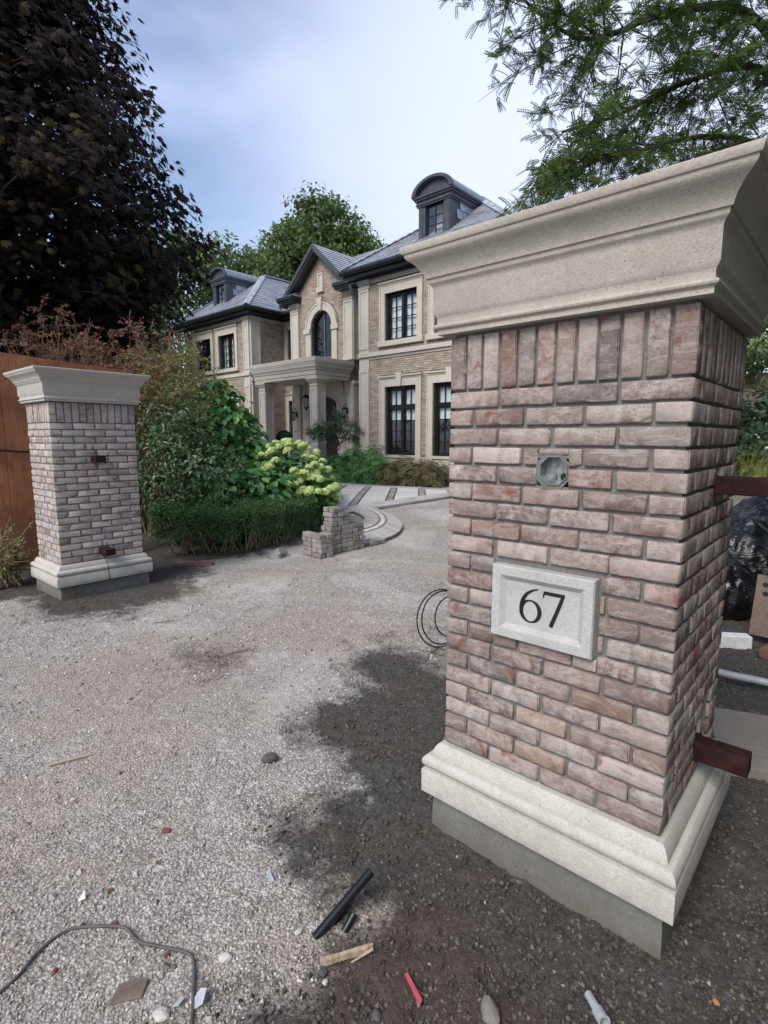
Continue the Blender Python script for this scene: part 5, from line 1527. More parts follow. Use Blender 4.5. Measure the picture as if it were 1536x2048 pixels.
ordn = ['leftmost', 'second from left', 'third from left', 'fourth from left', 'fifth from left', 'sixth from left', 'seventh from left', 'eighth from left', 'ninth from left']
for stk, levels in (('low', 5), ('tall', 10)):
    for lvl in range(levels):
        here = [q for q in stack_list if q[0] == stk and q[1] == lvl]
        nm = 'top' if lvl == levels-1 else rowname[lvl]
        rows = sorted({round(q[2]/0.107) for q in here})
        for ri_, rv in enumerate(rows):
            inrow = sorted([q for q in here if round(q[2]/0.107) == rv], key=lambda q: q[3])
            rw = '' if len(rows) == 1 else (', front row' if ri_ == 0 else (', back row' if ri_ == len(rows)-1 else ', middle row' if len(rows) == 3 else f', {["", "second", "third", "fourth"][min(3, ri_)]} row'))
            for k_, q in enumerate(inrow):
                pos_ = 'only paver' if len(inrow) == 1 else ordn[k_]
                tag(q[4], f'grey paver, {pos_}{rw}, in the {nm} course of the {stk} stack', 'paver', 'grey pavers stacked at the end of the walk')

# ------------------------------------------------------------------ foliage tools
def T_leaf(l=1.0, w=0.45, fold=0.08):
    v = [(0,0,0),(-w*.5,l*.38,fold*l),(-w*.32,l*.72,fold*.6*l),(0,l,-0.05*l),(w*.32,l*.72,fold*.6*l),(w*.5,l*.38,fold*l),(0,l*.45,0)]
    return v, [(0,6,1),(1,6,3,2),(6,0,5),(6,5,4,3)]
def T_maple():
    pts = [(0,0),(-.12,.10),(-.38,.02),(-.30,.22),(-.55,.42),(-.30,.46),(-.34,.78),(-.12,.66),(0,1.0),(.12,.66),(.34,.78),(.30,.46),(.55,.42),(.30,.22),(.38,.02),(.12,.10)]
    v = [(x, y, -0.12*abs(x)-0.10*y*y) for x, y in pts]+[(0, .38, 0.04)]
    n = len(pts); return v, [(n, i, (i+1) % n) for i in range(n)]
def T_quad(l=1.0, w=0.35): return [(0,0,0),(-w/2,l*.45,0.04*l),(0,l,0),(w/2,l*.45,0.04*l)], [(0,3,2,1)]
def T_frond(n=8, l=1.0, lw=0.16, ll=0.05, droop=0.25):
    v = []; f = []
    for i in range(n):
        t = (i+0.8)/n; y = t*l; z = -droop*t*t*l
        for sg in (-1, 1):
            b = len(v); d = lw*(1-0.35*abs(t-0.45))
            v += [(0, y, z), (sg*d*.5, y+ll*.55+0.02, z-0.012), (sg*d, y+ll*.5, z-0.03), (sg*d*.5, y-ll*.25, z-0.012)]
            f.append((b, b+1, b+2, b+3) if sg < 0 else (b, b+3, b+2, b+1))
    return v, f
def leaves(name, pos, nrm, size, tmpl, mat, parent, seed, along=None, tint=None, svar=0.35):
    r = np.random.default_rng(seed); n = len(pos)
    sc = size*(1+svar*(r.random(n)*2-1))
    Mx = frames(nrm, r, sc, along)
    tn = np.clip(r.beta(2, 2, n), 0, 1) if tint is None else tint
    me = instance_mesh(name, tmpl[0], tmpl[1], Mx, pos, tn)
    return link(name, me, parent, mat)
def ell_points(r, c, rad, n, shell=0.55):
    d = r.normal(size=(n, 3)); d /= np.linalg.norm(d, axis=1, keepdims=True)
    q = (shell+(1-shell)*r.random(n)**0.7)[:, None]
    return np.asarray(c)+d*q*np.asarray(rad), d
def clumped(r, cents, cr, per, flat=0.75):
    """leaf positions scattered round clump centres, normals leaning outward and up"""
    n = len(cents)
    p = np.repeat(cents, per, 0); d = np.clip(r.normal(size=(n*per, 3)), -1.5, 1.5); d[:, 2] *= flat
    return p+d*np.repeat(np.asarray(cr).reshape(-1) if np.ndim(cr) else np.full(n, cr), per)[:, None]*0.5, d
def limbs(name, base, tips, parent, mat, r0, r1, trunk_top, seed, n=6, bend=0.35, trunk_pts=None, extra=None):
    """tapered trunk with limbs that leave it and reach towards the tips"""
    rn = random.Random(seed); mb = MB()
    b = Vector(base); t = Vector(trunk_top)
    pts = trunk_pts or [b.lerp(t, i/6)+Vector((rn.uniform(-.1, .1), rn.uniform(-.1, .1), 0))*(0 if i == 0 else 1) for i in range(7)]
    pts = [Vector(p) for p in pts]
    mb.tube(pts, [r0+(r1-r0)*i/(len(pts)-1) for i in range(len(pts))], 10)
    for tip in tips:
        tip = Vector(tip)
        k = min(len(pts)-1.01, max(1.0, (len(pts)-1)*(0.25+0.7*rn.random())))
        a = pts[int(k)].lerp(pts[int(k)+1], k-int(k)) if int(k)+1 < len(pts) else pts[-1]
        if a.z > tip.z+1.2: a = pts[max(1, int(k)//2)]
        L = (tip-a).length; ln = []
        mid = a.lerp(tip, 0.5)+Vector((rn.uniform(-1, 1), rn.uniform(-1, 1), rn.uniform(0, 1)))*L*bend*0.3
        for i in range(n+1):
            s_ = i/n; ln.append(a*(1-s_)**2+mid*2*s_*(1-s_)+tip*s_*s_)
        rr = min(r1*1.4, 0.012*L+0.006)
        mb.tube(ln, [rr*(1-0.88*i/n) for i in range(n+1)], 5, False)
    for p_, rr in (extra or []): mb.tube(p_, rr, 8)
    return mb.build(name, mat, parent, 50)

# ------------------------------------------------------------------ copper maple on the left
r = np.random.default_rng(101)
MBX, MBY = -9.0, 11.5
maple = empty('copper_maple_tree', (MBX, MBY, 0)); tag(maple, 'tall dark copper leaved maple overhanging the plywood at left', 'tree')
hk = np.array([3.3, 3.8, 4.3, 5.5, 7.0, 8.1, 9.9, 12.0, 14.5, 15.5]); rk_ = np.array([2.7, 3.25, 3.9, 4.65, 4.05, 3.85, 3.1, 2.2, 0.8, 0.3])
N1 = 2700
hh_ = 3.5+(14.8-3.5)*r.random(N1)**1.3
an = r.uniform(-math.pi, math.pi, N1)
keep = (np.cos(an+0.75) > -0.35) | (r.random(N1) < 0.35)
hh_, an = hh_[keep], an[keep]
rr_ = np.interp(hh_, hk, rk_)*(0.52+0.48*r.random(len(hh_))**0.6)
cents = np.stack([rr_*np.cos(an), rr_*np.sin(an), hh_], 1)
extra = np.array([(-4.95,11.5,8.2),(-4.8,11.4,8.0),(-5.05,11.5,8.4),(-3.6,11.5,5.45),(-3.75,11.4,5.4),(-3.9,11.5,5.6),(-4.05,11.5,6.1),(-4.2,11.4,6.3),(-4.45,11.5,6.9),(-4.0,11.3,5.1),(-5.5,11.3,9.6)])-np.array([MBX, MBY, 0])
se_a = r.uniform(-1.35, 0.25, 70); se_h = 4.2+8.5*r.random(70); se_r = np.interp(se_h, hk, rk_)+0.25+0.55*r.random(70)
extra = np.concatenate([extra, np.stack([se_r*np.cos(se_a), se_r*np.sin(se_a), se_h-0.15], 1)])
inn_h = 3.6+9*r.random(520); inn_a = r.uniform(-math.pi, math.pi, 520); inn_r = np.interp(inn_h, hk, rk_)*0.55*r.random(520)**0.5
cents = np.concatenate([cents, np.stack([inn_r*np.cos(inn_a), inn_r*np.sin(inn_a), inn_h], 1), extra])
crv_ = np.concatenate([np.full(len(cents)-len(extra), 0.85), np.full(len(extra), 0.42)])
pos, d = clumped(r, cents, crv_, 30, 0.5)
out_ = np.concatenate([(pos[:, :2]), np.full((len(pos), 1), 0.9)], 1); out_[:, :2] /= 3.0
nr = out_*0.6+r.normal(size=pos.shape)*0.55+np.array([0.1, -0.25, 0.35])
al = np.stack([pos[:, 0]*0.25, pos[:, 1]*0.25, np.full(len(pos), -0.7)], 1)+r.normal(size=pos.shape)*0.5
tn = np.clip(r.beta(2, 2.4, len(pos))*0.9+0.35*(np.repeat(r.random(len(cents)), 30) > 0.9), 0, 1)
leaves('crown', pos, nr, 0.152, T_maple(), M['lf_maple'], maple, 1, al, tn)
limbs('trunk', (0, 0, 0), [tuple(c) for c in cents[::9]]+[tuple(c) for c in extra], maple, M['bark'], 0.26, 0.05, (0.2, 0, 13), 5)

# ------------------------------------------------------------------ honey locust behind the near pillar
r = np.random.default_rng(202)
LB = Vector((8.3, 10.6, 0))
loc = empty('honey_locust_tree', tuple(LB)); tag(loc, 'feathery green honey locust arching over the numbered pillar', 'tree')
W2 = lambda pts: [Vector(p)-LB for p in pts]
trunk_l = W2([(8.3,10.6,0),(8.0,10.4,3),(7.4,10.2,6),(6.95,10.1,7.9),(6.3,10.0,9.2),(5.7,9.9,9.75)])
L1 = W2([(6.5,10.0,8.9),(5.6,9.8,9.8),(4.4,9.6,9.95),(3.1,9.5,9.75),(1.9,9.35,9.65),(1.0,9.2,9.3)])
L2 = W2([(6.95,10.1,7.9),(5.6,9.5,8.3),(4.2,9.2,8.0),(3.0,9.1,7.6),(1.8,9.0,8.3)])
L3 = W2([(7.2,10.1,7.0),(5.9,9.4,7.4),(4.6,9.1,7.0),(3.6,9.0,6.5),(2.7,8.9,6.2)])
L4 = W2([(7.5,10.2,5.6),(6.2,9.3,6.1),(5.0,9.0,6.2),(3.7,8.9,5.9),(2.9,8.85,5.75),(2.25,8.8,5.55)])
L5 = W2([(6.3,10.0,9.2),(6.6,9.4,10.6),(7.2,8.8,11.8),(8,8.2,12.5)])
L6 = W2([(7.4,10.2,6),(8.6,9.2,7.6),(9.6,8.2,8.6),(10.4,7.2,9.2)])
L7 = W2([(6.3,10.0,9.2),(5.0,9.2,11.0),(3.9,8.6,12.0),(3.0,8,12.4)])
L8 = W2([(6.95,10.1,7.9),(6.3,8.8,8.7),(5.6,7.9,9.0),(4.8,7.2,9.1)])
L9 = W2([(7.3,10.2,6.4),(6.9,9.2,7.0),(6.5,8.4,7.0),(5.9,7.8,6.9)])
ltr = MB()
ltr.tube(crv(trunk_l, 16), list(np.linspace(0.27, 0.12, 16)), 12)
paths = []
for Lp, r0, w in ((L1,.12,1.2),(L2,.085,1.1),(L3,.07,1.0),(L4,.06,1.0),(L5,.09,.7),(L6,.09,.7),(L7,.08,.7),(L8,.08,.8),(L9,.06,.8)):
    c = crv(Lp, 18); ltr.tube(c, list(np.linspace(r0, 0.012, 18)), 8, False); paths.append((c, w))
fp = []; fdir = []
rn = random.Random(9)
for c, w in paths:
    vis = w >= 0.8
    for b in range(int((64 if vis else 18)*w)):
        f = 0.18+0.82*rn.random(); i = min(len(c)-2, int(f*(len(c)-1))); a = c[i].lerp(c[i+1], rn.random())
        d0 = (c[i+1]-c[i]).normalized()
        d = (d0*rn.uniform(0.2, 1.0)+Vector((rn.gauss(0, .8), rn.gauss(0, .8), rn.gauss(-.10, .55)))).normalized()
        ln = rn.uniform(0.5, 1.7)*(0.75 if f > 0.85 else 1.0)
        tw = [a+d*ln*s_+Vector((0, 0, -0.22*ln*s_*s_)) for s_ in (0, .35, .7, 1.0)]
        ltr.tube(tw, [0.013, 0.009, 0.006, 0.003], 4, False)
        for k in range(int(7*ln/0.8)):
            s_ = 0.15+0.85*rn.random(); q = a+d*ln*s_+Vector((0, 0, -0.22*ln*s_*s_))
            d2 = (d*0.5+Vector((rn.gauss(0, .8), rn.gauss(0, .8), rn.gauss(-.1, .4)))).normalized(); l2 = rn.uniform(0.10, 0.34)
            ltr.tube([q, q+d2*l2], [0.004, 0.002], 3, False)
            for m_ in range(5):
                s2 = rn.random(); p = q+d2*l2*s2
                e = (d2*0.6+Vector((rn.gauss(0, .7), rn.gauss(0, .7), rn.gauss(-.25, .35)))).normalized()
                fp.append(p); fdir.append(e)
fp = np.array([tuple(p) for p in fp]); fdir = np.array([tuple(p) for p in fdir])
nr = np.array([0.0, 0.0, 1.0])+r.normal(size=fp.shape)*0.55
leaves('crown', fp, nr, 0.18, T_frond(9, 1.0, 0.18, 0.115), M['lf_locust'], loc, 2, fdir, np.clip(r.beta(2, 2.2, len(fp))*0.85+0.4*(r.random(len(fp)) > 0.92), 0, 1))
ltr.build('trunk', M['bark'], loc, 60)

# ------------------------------------------------------------------ other trees
def tree(base, lobes, n, size, per, seed, label, mat='lf_tree', tmpl=None, name='maple_tree', group='green trees round the house', trunk=0.25, shell=0.45, cr=1.0, top=None, cup=0.35):
    r = np.random.default_rng(seed)
    root = empty(name, base); tag(root, label, 'tree', group)
    tot = sum(l[1][0]*l[1][1]*l[1][2] for l in lobes); cs = []
    for c, rad in lobes:
        k = max(4, int(n*rad[0]*rad[1]*rad[2]/tot))
        p, d = ell_points(r, c, rad, k, shell); cs.append(p)
    cs = np.concatenate(cs)-np.array(base)
    pos, d = clumped(r, cs, cr, per, 0.5)
    nr = r.normal(size=pos.shape)*0.6+np.array([0, 0, 0.7])+d*0.3
    al = r.normal(size=pos.shape)*0.6+np.array([0, 0, -0.5])
    tn = np.clip(r.beta(2, 2, len(pos))*0.6+np.repeat(r.random(len(cs)), per)*0.4, 0, 1)
    leaves('crown', pos, nr, size, tmpl or T_leaf(1, .62), M[mat], root, seed+1, al, tn)
    tz = max(c[2] for c, _ in lobes)-base[2] if top is None else top
    limbs('trunk', (0, 0, 0), [tuple(c) for c in cs[::max(1, len(cs)//60)]], root, M['bark'], trunk, trunk*0.2, (lobes[0][0][0]-base[0], lobes[0][0][1]-base[1], tz), seed)
    return root
tree((-4.2, 38, 0), [((-4.2,38,12.6),(4.1,3.8,3.1)), ((-4.3,38,15.0),(2.9,2.7,2.2)), ((-4.1,38,17.0),(1.3,1.2,1.2)), ((-7.3,38,12.0),(1.9,1.9,1.6)), ((-1.2,38,12.9),(1.9,1.9,1.7)), ((-7.4,38.5,9.9),(1.8,2,1.6)), ((-4.3,38,8.5),(4.0,3.5,2.6)), ((-0.2,38,11.2),(1.7,1.9,1.6)), ((-2.0,38,14.9),(1.3,1.3,1.2)), ((-6.4,38,14.2),(1.3,1.3,1.1))], 720, 0.28, 50, 31, 'large round green maple rising behind the roof ridge', group=None, trunk=0.4, cr=0.9)
tree((-12.6, 25.6, 0), [((-12.6,25.6,6.6),(2.9,2.9,2.9)), ((-11.2,24.6,3.6),(2.2,2.2,2.2)), ((-10.3,24.4,4.9),(1.6,1.5,1.5)), ((-10.9,24.6,7.0),(1.6,1.5,1.5)), ((-12.8,25,9.2),(2.0,2.0,1.8))], 300, 0.22, 42, 41, 'leafy green tree growing against the far left windows of the house', group=None, cr=0.8)
tree((-15.5, 42, 0), [((-15.5,42,13.6),(4.6,4,3.0)), ((-12.0,41,14.0),(2.6,2.4,2.0)), ((-18.5,42,12),(3.5,3.5,3.5))], 240, 0.36, 40, 51, 'green treetop showing above the far left dormer', group=None, cr=1.3)
tree((-9.2, 44, 0), [((-9.2,44,14.0),(3.0,3.0,2.2)), ((-11.2,44,12.6),(2.6,2.6,2.0))], 120, 0.36, 40, 55, 'green treetop between the far dormer and the big round maple', group=None, cr=1.2)
tree((11.5, 13.5, 0), [((10.6,13.3,5.2),(1.3,1.3,1.5)), ((11.8,13.5,6.6),(2.0,2.0,2.0)), ((10.3,12.8,4.0),(0.9,0.9,0.7))], 150, 0.13, 44, 61, 'dark leafy tree branch hanging beside the shaded edge of the cap', 'lf_dark', group=None, cr=0.55, trunk=0.18)
tree((5.6, -2.2, 0), [((5.0,-1.6,3.0),(2.9,3.2,2.9)), ((5.4,-2.2,7.0),(3.2,3.2,3.6)), ((4.0,-0.6,1.3),(1.8,2.0,1.3)), ((4.6,-5.2,4.0),(2.6,2.4,4.0))], 1300, 0.27, 38, 69, 'street tree beside the gate, standing right of the viewpoint', group=None, cr=0.9)  # out of view, added to darken the right face of the near pillar
tree((8.0, 3.4, 0), [((8.0,3.4,3.4),(2.5,2.5,3.3)), ((8.0,3.2,7.4),(2.3,2.4,2.6))], 650, 0.27, 38, 67, 'tall bushy tree right of the gate beyond the maroon rail', group=None, cr=0.9)  # also unseen, added to block more sky from that pillar face
tree((9.5, 38, 0), [((9.5,38,6.5),(4.5,4,4.5)), ((13.5,37,5.5),(3.5,3.5,4.0))], 260, 0.34, 40, 64, 'broad green tree beyond the near end of the house', group=None, cr=1.2)
tree((18, 33, 0), [((18,33,6),(4,4,4.5)), ((22,31,5),(3.5,3.5,4))], 240, 0.34, 40, 66, 'green tree in the garden far to the right of the house', group=None, cr=1.2)
tree((-15, 14, 0), [((-15,14,6),(4,4,4)), ((-13,12.5,9.5),(3,3,3.5))], 150, 0.24, 36, 63, 'green tree behind the copper maple', group=None, cr=1.0)

# ------------------------------------------------------------------ shrubs
def cedar(x, y, h, w, seed, label):  # unseen columns of foliage, put in to shade the near pillar's right face
    r = np.random.default_rng(seed); root = empty('cedar_shrub', (x, y, 0)); tag(root, label, 'shrub', 'columnar cedars along the frontage right of the gate')
    n = 15000; zz = r.random(n)*h; rad = w*np.clip(1.15-(zz/h)**2.2, 0.05, 1)*(0.80+0.2*r.random(n)); a = r.uniform(0, 2*math.pi, n)
    p = np.stack([rad*np.cos(a), rad*np.sin(a), zz+0.05], 1); d = np.stack([np.cos(a), np.sin(a), np.full(n, .2)], 1)
    leaves('foliage', p, d+r.normal(size=p.shape)*.4, 0.11, T_leaf(1, .55), M['lf_yew'], root, seed+1, r.normal(size=p.shape)*.4+np.array([0, 0, 1]))
    MB().tube([(0, 0, 0), (0.02, 0, h*.5), (0, 0.01, h*.95)], [0.06, 0.04, 0.01], 8).build('stems', M['bark'], root)
for i, (k, hh0, bk) in enumerate(((1.95, 5.6, 0.25), (3.05, 5.8, 0.2), (2.3, 5.4, 1.15))):
    q = Vector((0.8584, 1.5241))+Vector((0.7457, -0.6663))*k+Vector((0.6663, 0.7457))*bk
    cedar(q.x, q.y, hh0, 0.72, 171+i, ['columnar cedar nearest the right side of the numbered pillar', 'columnar cedar further out along the frontage, right of the gate', 'columnar cedar set back from the frontage, right of the gate'][i])
def shrub(name, base, lobes, n, per, size, tmpl, mat, seed, label, group=None, cr=0.22, up=0.5, shell=0.5, stems=24, stem_mat='bark', svar=0.35, hang=-0.3, cat='shrub'):
    r = np.random.default_rng(seed); root = empty(name, base); tag(root, label, cat, group)
    tot = sum(l[1][0]*l[1][1]*l[1][2] for l in lobes); cs = []; ds = []
    for c, rad in lobes:
        k = max(4, int(n*rad[0]*rad[1]*rad[2]/tot)); p, d = ell_points(r, c, rad, k, shell); cs.append(p); ds.append(d)
    cs = np.concatenate(cs); ds = np.concatenate(ds); ok = cs[:, 2] > 0.05
    cs, ds = cs[ok]-np.array(base), ds[ok]
    pos, d = clumped(r, cs, cr, per, 0.8)
    nr = np.repeat(ds, per, 0)*0.9+r.normal(size=pos.shape)*0.45+np.array([0, 0, up])
    al = np.repeat(ds, per, 0)*0.5+r.normal(size=pos.shape)*0.5+np.array([0, 0, hang])
    tn = np.clip(r.beta(2, 2, len(pos))*0.65+np.repeat(r.random(len(cs)), per)*0.35, 0, 1)
    leaves('foliage', pos, nr, size, tmpl, M[mat], root, seed+1, al, tn, svar)
    if stems:
        mb = MB(); rn = random.Random(seed)
        for i in range(stems):
            c = Vector(cs[rn.randrange(len(cs))]); b = Vector((rn.uniform(-.25, .25), rn.uniform(-.25, .25), 0)); mb_ = b.lerp(c, 0.5)+Vector((rn.uniform(-.1, .1), rn.uniform(-.1, .1), 0.12))
            mb.tube([b, mb_, c], [0.014, 0.009, 0.004], 5, False)
        mb.build('stems', M[stem_mat], root)
    return root
def twiggy(name, base, c, rad, nst, seed, label, leafmat, nleaf, lsize, up=0.35, group=None):
    """arching bush of bare twigs with small leaves along them"""
    rn = random.Random(seed); r = np.random.default_rng(seed); root = empty(name, base); tag(root, label, 'shrub', group)
    mb = MB(); lp = []; ld = []
    for i in range(nst):
        b = Vector((rn.gauss(0, rad[0]*0.35), rn.gauss(0, rad[1]*0.35), 0.0))
        a = rn.uniform(0, 2*math.pi); q = math.sqrt(rn.random())
        tip = Vector((c[0]-base[0]+rad[0]*q*math.cos(a), c[1]-base[1]+rad[1]*q*math.sin(a), c[2]+rad[2]*math.sqrt(max(0, 1-q*q))*rn.uniform(0.5, 1.08)))
        mid = b.lerp(tip, 0.55)+Vector((0, 0, 0.3*rad[2])); n = 7; ln = []
        for k in range(n+1):
            s_ = k/n; ln.append(b*(1-s_)**2+mid*2*s_*(1-s_)+tip*s_*s_+Vector((rn.gauss(0, .02), rn.gauss(0, .02), 0)))
        mb.tube(ln, [0.011*(1-0.8*k/n) for k in range(n+1)], 4, False)
        for k in range(10):
            j = rn.randrange(2, n+1); p = ln[j]; d = Vector((rn.gauss(0, 1), rn.gauss(0, 1), rn.gauss(up, .6))).normalized(); L = rn.uniform(0.1, 0.38)
            e = p+d*L+Vector((0, 0, -0.08*L)); mb.tube([p, p.lerp(e, .5)+Vector((0, 0, .02)), e], [0.004, 0.003, 0.0018], 3, False)
            for m_ in range(nleaf):
                f = rn.random(); lp.append(tuple(p.lerp(e, f)+Vector((rn.gauss(0, .012),)*3))); ld.append(tuple(d+Vector((rn.gauss(0, .8), rn.gauss(0, .8), rn.gauss(0, .8)))))
    mb.build('twigs', M['twig'], root)
    lp = np.array(lp); ld = np.array(ld)
    leaves('foliage', lp, r.normal(size=lp.shape)+np.array([0, 0, .6]), lsize, T_leaf(1, .5), M[leafmat], root, seed+3, ld)
    return root
twiggy('barberry_bush', (-5.1, 8.9, 0), (-5.1, 8.9, 1.9), (1.45, 0.9, 1.60), 150, 71, 'red brown twiggy bush behind the plywood and far pillar', 'lf_barb', 17, 0.047)
twiggy('barberry_bush', (-4.0, 9.1, 0), (-4.0, 9.1, 1.8), (1.0, 0.9, 1.58), 130, 72, 'dry brown twiggy bush behind the cap of the far pillar', 'lf_barb', 9, 0.047)
twiggy('spirea_bush', (-3.35, 8.9, 0), (-3.3, 8.9, 1.85), (0.80, 0.8, 1.35), 120, 73, 'yellow green wispy bush between the far pillar and the house windows', 'lf_olive', 9, 0.05)
shrub('privet_bush', (-2.95, 7.9, 0), [((-3.0,7.95,1.15),(0.72,0.65,0.90)), ((-2.55,7.9,0.95),(0.6,0.5,0.65)), ((-3.1,8.0,1.75),(0.5,0.5,0.5))], 420, 12, 0.075, T_leaf(1, .42), 'lf_dark', 81, 'dark green small leaved shrub beside the far pillar', cr=0.20)
shrub('vine_mound', (-2.45, 9.2, 0), [((-2.85,9.2,1.5),(0.62,0.6,1.0)), ((-2.4,9.25,1.0),(0.52,0.5,0.78)), ((-2.95,9.3,1.85),(0.45,0.5,0.55))], 520, 9, 0.115, T_leaf(1, .8, .05), 'lf_vine', 83, 'mound of heart shaped green vine leaves beside the white hydrangea', cr=0.20, up=0.15, hang=-0.9, shell=0.75)
shrub('hydrangea_shrub', (-2.2, 8.25, 0), [((-2.45,8.2,0.72),(0.5,0.42,0.42)), ((-1.95,8.5,0.72),(0.42,0.4,0.42))], 190, 7, 0.17, T_leaf(1, .62, .07), 'lf_hyd', 85, 'broad leaved hydrangea without flowers behind the clipped hedge', cr=0.22, up=0.7)
# lime-green fresh leaves at its front
rr2 = np.random.default_rng(4)
# flowering hydrangea
HC = ((-1.62, 9.1, 0.85), (0.60, 0.50, 0.60)); HC2 = ((-1.2, 8.95, 0.62), (0.34, 0.34, 0.36))
hyd = shrub('hydrangea_shrub', (-1.5, 9.1, 0), [HC, HC2], 230, 7, 0.125, T_leaf(1, .65, .07), 'lf_hyd', 87, 'hydrangea covered in pale lime green flower heads', cr=0.16, up=0.6)
def bloom_mesh(seed):
    r = np.random.default_rng(seed); n = 150
    d = r.normal(size=(n, 3)); d /= np.linalg.norm(d, axis=1, keepdims=True); d[:, 2] = np.abs(d[:, 2])*1.0-0.25*(r.random(n))
    pos = d*np.array([0.092, 0.092, 0.072])
    v = []; f = []
    for k in range(4):
        a = k*math.pi/2; ca, sa = math.cos(a), math.sin(a)
        b = len(v); q = [(0,0,0),(.45,-.28,.10),(.75,0,.05),(.45,.28,.10)]
        v += [(x*ca-y*sa, x*sa+y*ca, z) for x, y, z in q]; f.append((b, b+1, b+2, b+3))
    Mx = frames(d+r.normal(size=d.shape)*0.25, r, np.full(n, 0.034))
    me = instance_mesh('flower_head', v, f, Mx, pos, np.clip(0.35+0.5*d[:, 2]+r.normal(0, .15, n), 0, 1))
    me.materials.append(M['lf_bloom']); return me
BM = [bloom_mesh(s_) for s_ in range(4)]
rn = random.Random(33); placed = []
tries = 0
while len(placed) < 74 and tries < 4000:
    tries += 1
    a = rn.uniform(-math.pi, math.pi); e = math.asin(rn.uniform(0.02, 1.0))
    big = rn.random() < 0.72
    c, rad = (HC if big else HC2); rad = [q_+0.09 for q_ in rad]
    p = Vector((c[0]+rad[0]*math.cos(e)*math.cos(a), c[1]+rad[1]*math.cos(e)*math.sin(a), c[2]+rad[2]*math.sin(e)))
    if p.x < -1.75 and p.z < 1.0: continue
    if p.y > 9.45: continue
    if any((p-q).length < 0.115 for q in placed): continue
    placed.append(p)
    o = bpy.data.objects.new('flower_head', BM[rn.randrange(4)]); COL.objects.link(o); o.parent = hyd
    o.location = p-Vector((-1.5, 9.1, 0)); s_ = rn.uniform(0.7, 1.05); o.scale = (s_, s_, s_)
    o.rotation_euler = (rn.uniform(-.5, .5), rn.uniform(-.5, .5), rn.uniform(0, 6))
# clipped hedge
hpath = crv([(-3.05, 7.42), (-2.5, 7.40), (-2.0, 7.52), (-1.62, 8.0), (-1.36, 8.9), (-1.27, 9.9), (-1.32, 11.2), (-1.5, 12.6)], 90)
r = np.random.default_rng(91)
hedge = empty('yew_hedge', (-2.0, 7.6, 0)); tag(hedge, 'low clipped yew hedge edging the bed beside the gravel', 'hedge')
NH = 7000
ti = r.random(NH)**1.25*(len(hpath)-1.01); ii_ = ti.astype(int); fr_ = ti-ii_
P0 = np.array([tuple(p) for p in hpath]); bp = P0[ii_]*(1-fr_)[:, None]+P0[ii_+1]*fr_[:, None]
tg = P0[ii_+1]-P0[ii_]; tg /= np.linalg.norm(tg, axis=1, keepdims=True); nm_ = np.stack([-tg[:, 1], tg[:, 0]], 1)
u_ = r.uniform(-1, 1, NH); v_ = r.random(NH)
face = r.random(NH)
wdt = 0.31; top_ = 0.60+0.04*np.sin(ti*0.9)+0.03*np.sin(ti*0.37+1)
off = np.where(face < 0.45, u_, np.sign(u_)*(0.86+0.14*r.random(NH)))*wdt
zz_ = np.where(face < 0.45, top_*(0.93+0.07*r.random(NH)), top_*(0.22+0.78*v_**0.8))
thin = (zz_ < 0.24) & (r.random(NH) < 0.5)
off = off*(1+0.10*np.sin(ti*1.7))
cs = np.stack([bp[:, 0]+nm_[:, 0]*off+2.0, bp[:, 1]+nm_[:, 1]*off-7.6, zz_+gz(0, bp[:, 1])], 1)[~thin]
pos, d = clumped(r, cs, 0.11, 11, 0.9)
st_ = (r.random(len(pos)) < 0.035) & (pos[:, 2] > 0.46); pos[st_, 2] += 0.10*r.random(st_.sum())
leaves('foliage', pos, r.normal(size=pos.shape)+np.array([0, 0, .5]), 0.036, T_quad(1, .34), M['lf_yew'], hedge, 92, r.normal(size=pos.shape)*.8+np.array([0, 0, .5]), np.clip(r.beta(2, 2, len(pos))*.6+.45*(pos[:, 2] > 0.52)*r.random(len(pos)), 0, 1))
mb = MB(); rn = random.Random(8)
for i in range(200):
    k = rn.randrange(len(hpath)-1); p = hpath[k].lerp(hpath[k+1], rn.random()); b = Vector((p.x+2.0+rn.uniform(-.1, .1), p.y-7.6+rn.uniform(-.1, .1), gzs(0, p.y)))
    e = b+Vector((rn.gauss(0, .14), rn.gauss(0, .14), rn.uniform(.3, .62))); mb.tube([b, b.lerp(e, .5)+Vector((rn.gauss(0, .03), rn.gauss(0, .03), 0)), e], [0.011, 0.007, 0.003], 4, False)
mb.build('stems', M['twig'], hedge)
# small plant left of the far pillar
twiggy('box_bush', (-4.15, 5.75, 0), (-4.15, 5.75, 0.22), (0.30, 0.28, 0.34), 26, 97, 'small pale green bush on the ground left of the far pillar', 'lf_olive', 7, 0.035)
